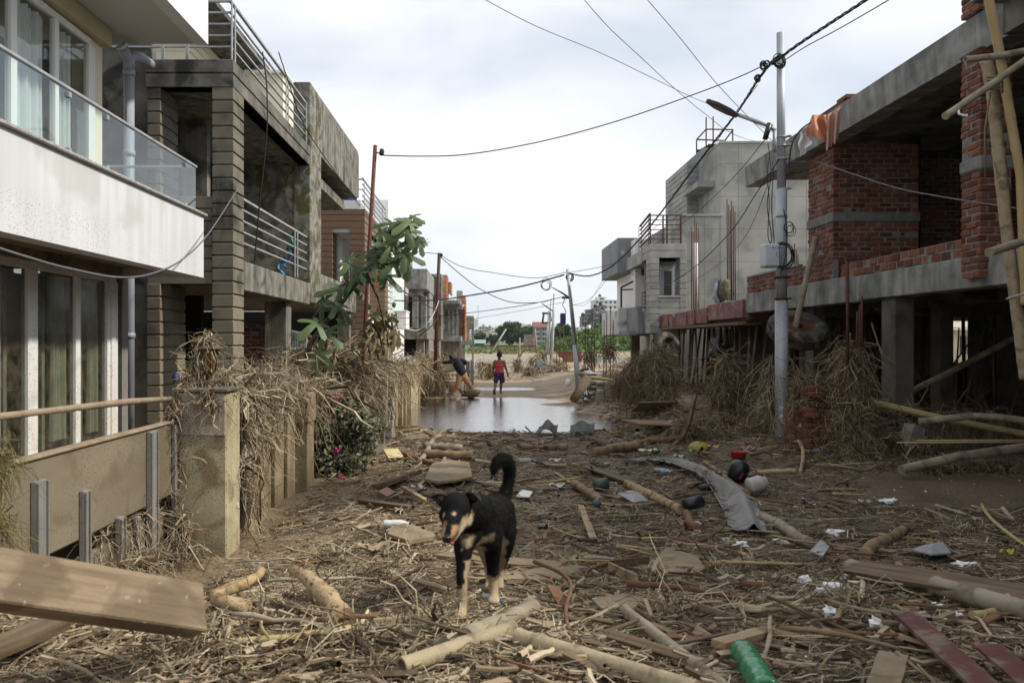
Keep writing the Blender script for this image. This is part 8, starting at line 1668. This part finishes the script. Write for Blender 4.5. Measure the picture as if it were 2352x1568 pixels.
mb = MB(); mb.ball(P(1280, 827, 75), (.5, .4, .3), 12, 8, .2); solo('boulder', 'pale boulder in the flood left of the short brick wall', 'boulder', mb, m_stone)
mb = MB(); mb.ball(P(404, 868, 13.2), (.06, .08, .09), 12, 8, .1); solo('blue_drum', 'blue drum top seen inside the dark concrete house behind the gatepost', 'drum', mb, colmat('blue_plastic_dark', (.015, .03, .13)))
mb = MB(); mb.grid(lambda u, v: (-2.24 + .05 * math.sin(v * 9 + u * 3), 7.75 + .12 * u + .05 * math.sin(v * 5), 1.3 - 1.15 * v), 4, 30); mb.grid(lambda u, v: (-2.2 + .04 * math.sin(v * 11), 7.95 + .2 * u * (1 - v), 1.0 - .35 * v + .08 * u), 6, 10); solo('torn_rag', 'long torn grey-white rag hanging in the straw right of the gatepost', 'rag', mb, colmat('dirty_rag', (.4, .35, .28), .9, (.25, .2, .14), .5))

# ------------------------------------------------ many sticks, each its own object (shared meshes)
LM = [(1060, 1410, 'the dog left forepaw'), (735, 1420, 'the fat pale root'), (585, 1385, 'the twisted pale root stump'), (470, 1440, 'the timber beam end'), (1145, 1430, 'the short thick grey log'), (1050, 1490, 'the left foreground bamboo'), (1330, 1510, 'the right foreground bamboo'), (1570, 1480, 'the slim bamboo pole'), (2060, 1325, 'the grey cracked bamboo'), (2280, 1380, 'the open-ended grey bamboo'), (1265, 1395, 'the reddish crooked stick'), (1800, 1215, 'the half covered grey log'), (1500, 1140, 'the debarked log'), (1420, 1030, 'the stout brown log'), (1245, 1027, 'the knobbly brown log'), (970, 1055, 'the orange-red log'), (1030, 1035, 'the pair of grey logs'), (1670, 1098, 'the helmet'), (1736, 1130, 'the clear ribbed jar'), (1335, 1130, 'the long pale straight stick'), (1696, 1058, 'the red bowl'), (1606, 1034, 'the melon'), (1492, 1045, 'the yellow-green packet'), (1640, 1180, 'the grey underlay'), (1730, 1520, 'the green bottle'), (2160, 1500, 'the left red board'), (2310, 1540, 'the corner red board'), (2040, 1545, 'the pale brown board'), (1917, 1240, 'the triangular foam chunk'), (1850, 1356, 'the lumpy foam piece'), (2085, 1465, 'the round tan stone'), (1705, 1465, 'the muddy wood block'), (2040, 1162, 'the long foam bar'), (2260, 1230, 'the yellowish reed stalk'), (1440, 1310, 'the broken wooden frame'), (1560, 1310, 'the triangular board'), (1348, 1200, 'the sawn lath'), (1383, 1135, 'the teal can'), (910, 1220, 'the labelled bottle'), (900, 1160, 'the left rubbish heap'), (1030, 1100, 'the round slab'), (903, 1035, 'the pale yellow board'), (700, 1250, 'the garden wall foot'), (860, 1300, 'the open mud by the dog'), (1250, 1003, 'the folded rubber mat'), (1332, 1000, 'the curled rubber mat'), (1660, 1285, 'the golden root'), (2030, 1240, 'the crumbly brown log'), (880, 1540, 'the bottom edge left of the bamboo'), (640, 1540, 'the bottom edge below the root'), (1200, 1560, 'the bottom edge in the middle'), (1450, 1560, 'the bottom edge right of the bamboo'), (1900, 1550, 'the bottom edge left of the pale board'), (1250, 1230, 'the green bottle neck'), (1150, 1175, 'the dog rump'), (1750, 1370, 'the open litter right of centre'), (1540, 1400, 'the top of the slim bamboo pole'), (2200, 1250, 'the mud bank corner'), (1800, 1300, 'the end of the log under the underlay')]
used = set()
def scatter_sticks():
    rg = random.Random(77); protos = []
    kinds = [('wood', m_wood), ('pale', m_bamboo), ('dark', m_plank_dark), ('grey', m_bamboo_grey), ('red', m_wood_red), ('gold', m_bamboo_gold)]
    for i in range(18):
        mb = MB(); seg = 7; pts = []; o = rg.uniform(-.12, .12)
        for k in range(seg + 1): t = k / seg; pts.append(V((t - .5, o * math.sin(t * 3.14) + rg.uniform(-.012, .012), rg.uniform(-.008, .012))))
        r = rg.uniform(.016, .034)
        if i % 5 == 4: mb.bbox(-.5, .5, -.05, .05, -.012, .012, .004)
        else: mb.tube(pts, [r * rg.uniform(.8, 1.15) * (1 - .4 * k / seg) for k in range(seg + 1)], 7, jit=.06)
        k, m = kinds[i % 6]; protos.append((mkmesh('stick', mb.v, mb.f, mb.sm, (0, 0, 0), m), k, i % 5 == 4))
    adj = {'wood': 'brown', 'pale': 'pale', 'dark': 'dark wet', 'grey': 'grey', 'red': 'reddish', 'gold': 'yellowish'}
    n = 0
    while n < 295:
        px = rg.uniform(560, 2352); py = 985 + 580 * rg.random() ** 1.25
        if px < 900 and py < 1230 + (900 - px) * .25: continue
        if px > 1960 and py < 1210: continue
        g = G(px, py); me, k, flat = protos[rg.randrange(18)]
        if abs(g.x) < .35 and 3.2 < g.y < 4.2: continue
        o = bpy.data.objects.new('plank_piece' if flat else 'loose_stick', me); COL.objects.link(o)
        s = rg.uniform(.18, .75) * (.6 + .07 * g.y if g.y < 9 else 1.2); az = rg.gauss(0, .75); o.location = (g.x, g.y, H(g.x, g.y) + .015 + rg.uniform(0, .05))
        o.rotation_euler = (rg.uniform(-.3, .3), rg.uniform(-.18, .18), az); o.scale = (s, s * rg.uniform(.6, 1.1), s * rg.uniform(.6, 1.1))
        kn = adj[k] + (' plank piece' if flat else ' stick'); size = 'short' if s < .4 else 'long'; lab = None
        for q, dist in sorted(((q, math.hypot(q[0] - px, (q[1] - py) * 2)) for q in LM), key=lambda t: t[1])[:6]:
            dx, dy = px - q[0], (py - q[1]) * 2
            rel = ('right of' if dx > 0 else 'left of') if abs(dx) > abs(dy) else ('in front of' if dy > 0 else 'behind')
            lab = '%s %s lying %s %s' % (size, kn, rel, q[2])
            if lab not in used: break
        used.add(lab); tag(o, lab, 'plank' if flat else 'stick', 'loose sticks and plank pieces strewn over the street'); n += 1
scatter_sticks()
# ------------------------------------------------ litter nobody could count
def gz(x, y): return np.array([H(a, b) for a, b in zip(x, y)])
def nodog(x, y): return ~((np.abs(x - .0) < .24) & (y > 3.2) & (y < 4.2) & (NR.random(len(x)) < .75))
def litter():
    # straw lying in all directions
    N = 66000; y = np.exp(NR.uniform(np.log(2.2), np.log(20.5), N)); px = NR.uniform(-200, 2500, N); x = (px - CX) / F * y
    keep = ((x > -2.1) | (y < 4.2)) & (x < 7.5) & ~((y > 9) & (x > 5.2 + .1 * (y - 9)) & (NR.random(N) < .8)) & ~((px > 1980) & (y > 9))
    keep &= nodog(x, y)
    # patches: thick in places, bare in others
    pat = np.array([noise.noise((a * .8, b * .55, 3)) for a, b in zip(x, y)]); keep &= (pat > -.2) | (NR.random(N) < .35); keep &= ~((y > 18.6) & (NR.random(N) < .5))
    keep &= ~((x < -1.0) & (y > 4.8) & (y < 8.2) & (NR.random(N) < .75))
    x, y = x[keep], y[keep]; n = len(x); z = gz(x, y)
    az = NR.normal(0, 1.2, n); L = NR.uniform(.02, .24, n) * (.6 + .045 * y) * NR.choice([1, 1, 1, 1.9], n); d = np.stack([np.cos(az), np.sin(az), NR.normal(.02, .13, n)], 1)
    p = np.stack([x, y, z + NR.random(n) ** 2 * .05 + .003], 1); t = np.linspace(-.5, .5, 4)[None, :, None]; C = p[:, None, :] + d[:, None, :] * L[:, None, None] * t; C += NR.normal(size=C.shape) * (L * .045)[:, None, None]
    C[:, :, 2] = np.maximum(C[:, :, 2], z[:, None] + .001)
    rr = NR.uniform(.001, .0036, n) * (.8 + .07 * y); dk = np.clip((x - .5) / 1.6, 0, 1) * np.clip((y - 3.4) / 1.6, 0, 1) > NR.random(n) * 1.1 + .02  # right-hand straw gets a darker copy: wet mud plus shade in its colour
    solo('straw_litter', None, None, strands(C[~dk], rr[~dk], n=3, taper=.7), m_straw, kind='stuff'); h = np.flatnonzero(dk); solo('shade_wet_litter', None, None, strands(C[h], rr[h], n=3, taper=.7), mk('shade_wet_straw', [(.02, .014, .009), (.065, .046, .029), (.13, .096, .062), (.23, .178, .118), (.4, .325, .225)], 3, .9, 0, 60, island=.85), kind='stuff')
    # broken sticks, bark and board splinters beyond the ones built singly
    N = 8200; y = np.exp(NR.uniform(np.log(2.3), np.log(19.5), N)); px = NR.uniform(-150, 2480, N); x = (px - CX) / F * y
    keep = ((x > -2.05) | (y < 4.2)) & (x < 7.5) & ~((px > 1990) & (y > 9)); pat = np.array([noise.noise((a * .7 + 9, b * .6, 3)) for a, b in zip(x, y)]); keep &= (pat > -.12) | (NR.random(N) < .3); dk = np.clip((x - .6) / 1.6, 0, 1) * np.clip((y - 3.4) / 1.6, 0, 1); keep &= NR.random(N) > dk * .5; keep &= nodog(x, y); keep &= nodog(x, y); keep &= ~((x < -1.0) & (y > 4.8) & (y < 8.2) & (NR.random(N) < .75))
    x, y = x[keep], y[keep]; n = len(x); z = gz(x, y); az = NR.normal(0, 1.0, n); L = NR.uniform(.05, .38, n) * (.55 + .055 * y); r = NR.uniform(.003, .012, n) * (.7 + .06 * y) * NR.choice([1, 1, 1.6], n)
    d = np.stack([np.cos(az), np.sin(az), NR.normal(.02, .16, n)], 1); p = np.stack([x, y, z + r * .5 + NR.random(n) ** 2 * .05], 1); t = np.linspace(-.5, .5, 4)[None, :, None]; C = p[:, None, :] + d[:, None, :] * L[:, None, None] * t; C += NR.normal(size=C.shape) * (L * .03)[:, None, None]; C[:, :, 2] = np.maximum(C[:, :, 2], z[:, None] + .002)
    h = n // 2
    solo('stick_litter', None, None, strands(C[:h], r[:h], n=6, taper=.75), mk('broken_wood', [(.035, .024, .015), (.12, .085, .053), (.23, .172, .11), (.35, .275, .18), (.48, .4, .28)], 9, .85, .3, 60, island=.75), kind='stuff')
    solo('splinter_litter', None, None, strands(C[h:], r[h:] * 1.1, n=4, taper=.9), mk('broken_board', [(.045, .031, .02), (.14, .1, .062), (.27, .2, .128), (.38, .3, .2)], 9, .85, .2, 60, island=.8), kind='stuff')
    # bark chips and splinters
    N = 26000; y = np.exp(NR.uniform(np.log(2.2), np.log(20), N)); px = NR.uniform(-100, 2500, N); x = (px - CX) / F * y; keep = ((x > -2.1) | (y < 4.2)) & ~((px > 2000) & (y > 8.6)); x, y = x[keep], y[keep]; n = len(x); z = gz(x, y)
    az = NR.uniform(0, 6.28, n); L = NR.uniform(.01, .05, n) * (.6 + .06 * y); d = np.stack([np.cos(az), np.sin(az), NR.normal(0, .15, n)], 1); p = np.stack([x, y, z + .004 + NR.random(n) * .012], 1)
    t = np.linspace(-.5, .5, 2)[None, :, None]; C = p[:, None, :] + d[:, None, :] * L[:, None, None] * t
    solo('bark_chips', None, None, strands(C, NR.uniform(.002, .007, n) * (.6 + .05 * y), n=4, taper=.8), m_chips, kind='stuff')
    # fine roots and grass standing up out of the mats in front
    n = 6500; cx = NR.choice([-.75, -.35, .2, .9, 1.7, -1.3], n) + NR.normal(0, .3, n); y = NR.uniform(2.6, 4.6, n); x = cx; z = gz(x, y); d = rdir(n, .5); d[:, 2] = np.abs(d[:, 2]) * .6 + .05; p = np.stack([x, y, z], 1)
    C = hang(p, d, NR.uniform(.06, .3, n), NR.uniform(.3, 1.1, n), 5, .25); C[:, :, 2] = np.maximum(C[:, :, 2], z[:, None] + .001)
    solo('root_mat', None, None, strands(C, NR.uniform(.001, .003, n)), m_straw, kind='stuff')
    # foam crumbs and shell-white bits
    n = 1500; y = np.exp(NR.uniform(np.log(2.5), np.log(18), n)); px = NR.uniform(700, 2352, n); x = (px - CX) / F * y; z = gz(x, y); az = NR.uniform(0, 6.28, n); L = NR.uniform(.004, .018, n) * (.7 + .05 * y); d = np.stack([np.cos(az), np.sin(az), 0 * az], 1); p = np.stack([x, y, z + .012], 1)
    C = p[:, None, :] + d[:, None, :] * L[:, None, None] * np.linspace(-.5, .5, 2)[None, :, None]; solo('foam_crumbs', None, None, strands(C, L * .35, n=5, taper=.9), m_foam, kind='stuff')
    # wet clods and dark rubbish on the banks around the puddle and beyond
    n = 6500; y = np.exp(NR.uniform(np.log(17.5), np.log(75), n)); side = NR.random(n); px = np.where(side < .35, NR.uniform(1380, 1560, n), np.where(side < .5, NR.uniform(985, 1040, n), NR.uniform(1085, 1480, n))); x = (px - CX) / F * y
    k = (y > 44) | (side < .5); x, y = x[k], y[k]; n = len(x); z = gz(x, y); az = NR.uniform(0, 6.28, n); L = NR.uniform(.1, .5, n); d = np.stack([np.cos(az), np.sin(az) * .6, NR.normal(.05, .15, n)], 1); p = np.stack([x, y, z + .02], 1)
    C = p[:, None, :] + d[:, None, :] * L[:, None, None] * np.linspace(-.5, .5, 3)[None, :, None]; solo('bank_litter', None, None, strands(C, NR.uniform(.006, .022, n), n=4), m_straw_dark, kind='stuff')
litter()
# ---------------------------------------------------------------- haze over the far plain
m = bpy.data.materials.new('haze_air'); m.use_nodes = True; m.node_tree.nodes.clear()
pv = m.node_tree.nodes.new('ShaderNodeVolumePrincipled'); pv.inputs['Color'].default_value = (.82, .9, 1, 1); pv.inputs['Density'].default_value = .00011; pv.inputs['Anisotropy'].default_value = .2
om = m.node_tree.nodes.new('ShaderNodeOutputMaterial'); m.node_tree.links.new(pv.outputs[0], om.inputs['Volume'])
mb = MB(); mb.box(-9000, 9000, -40, 7200, -90, 330); struct('haze', mb, m)['kind'] = 'stuff'
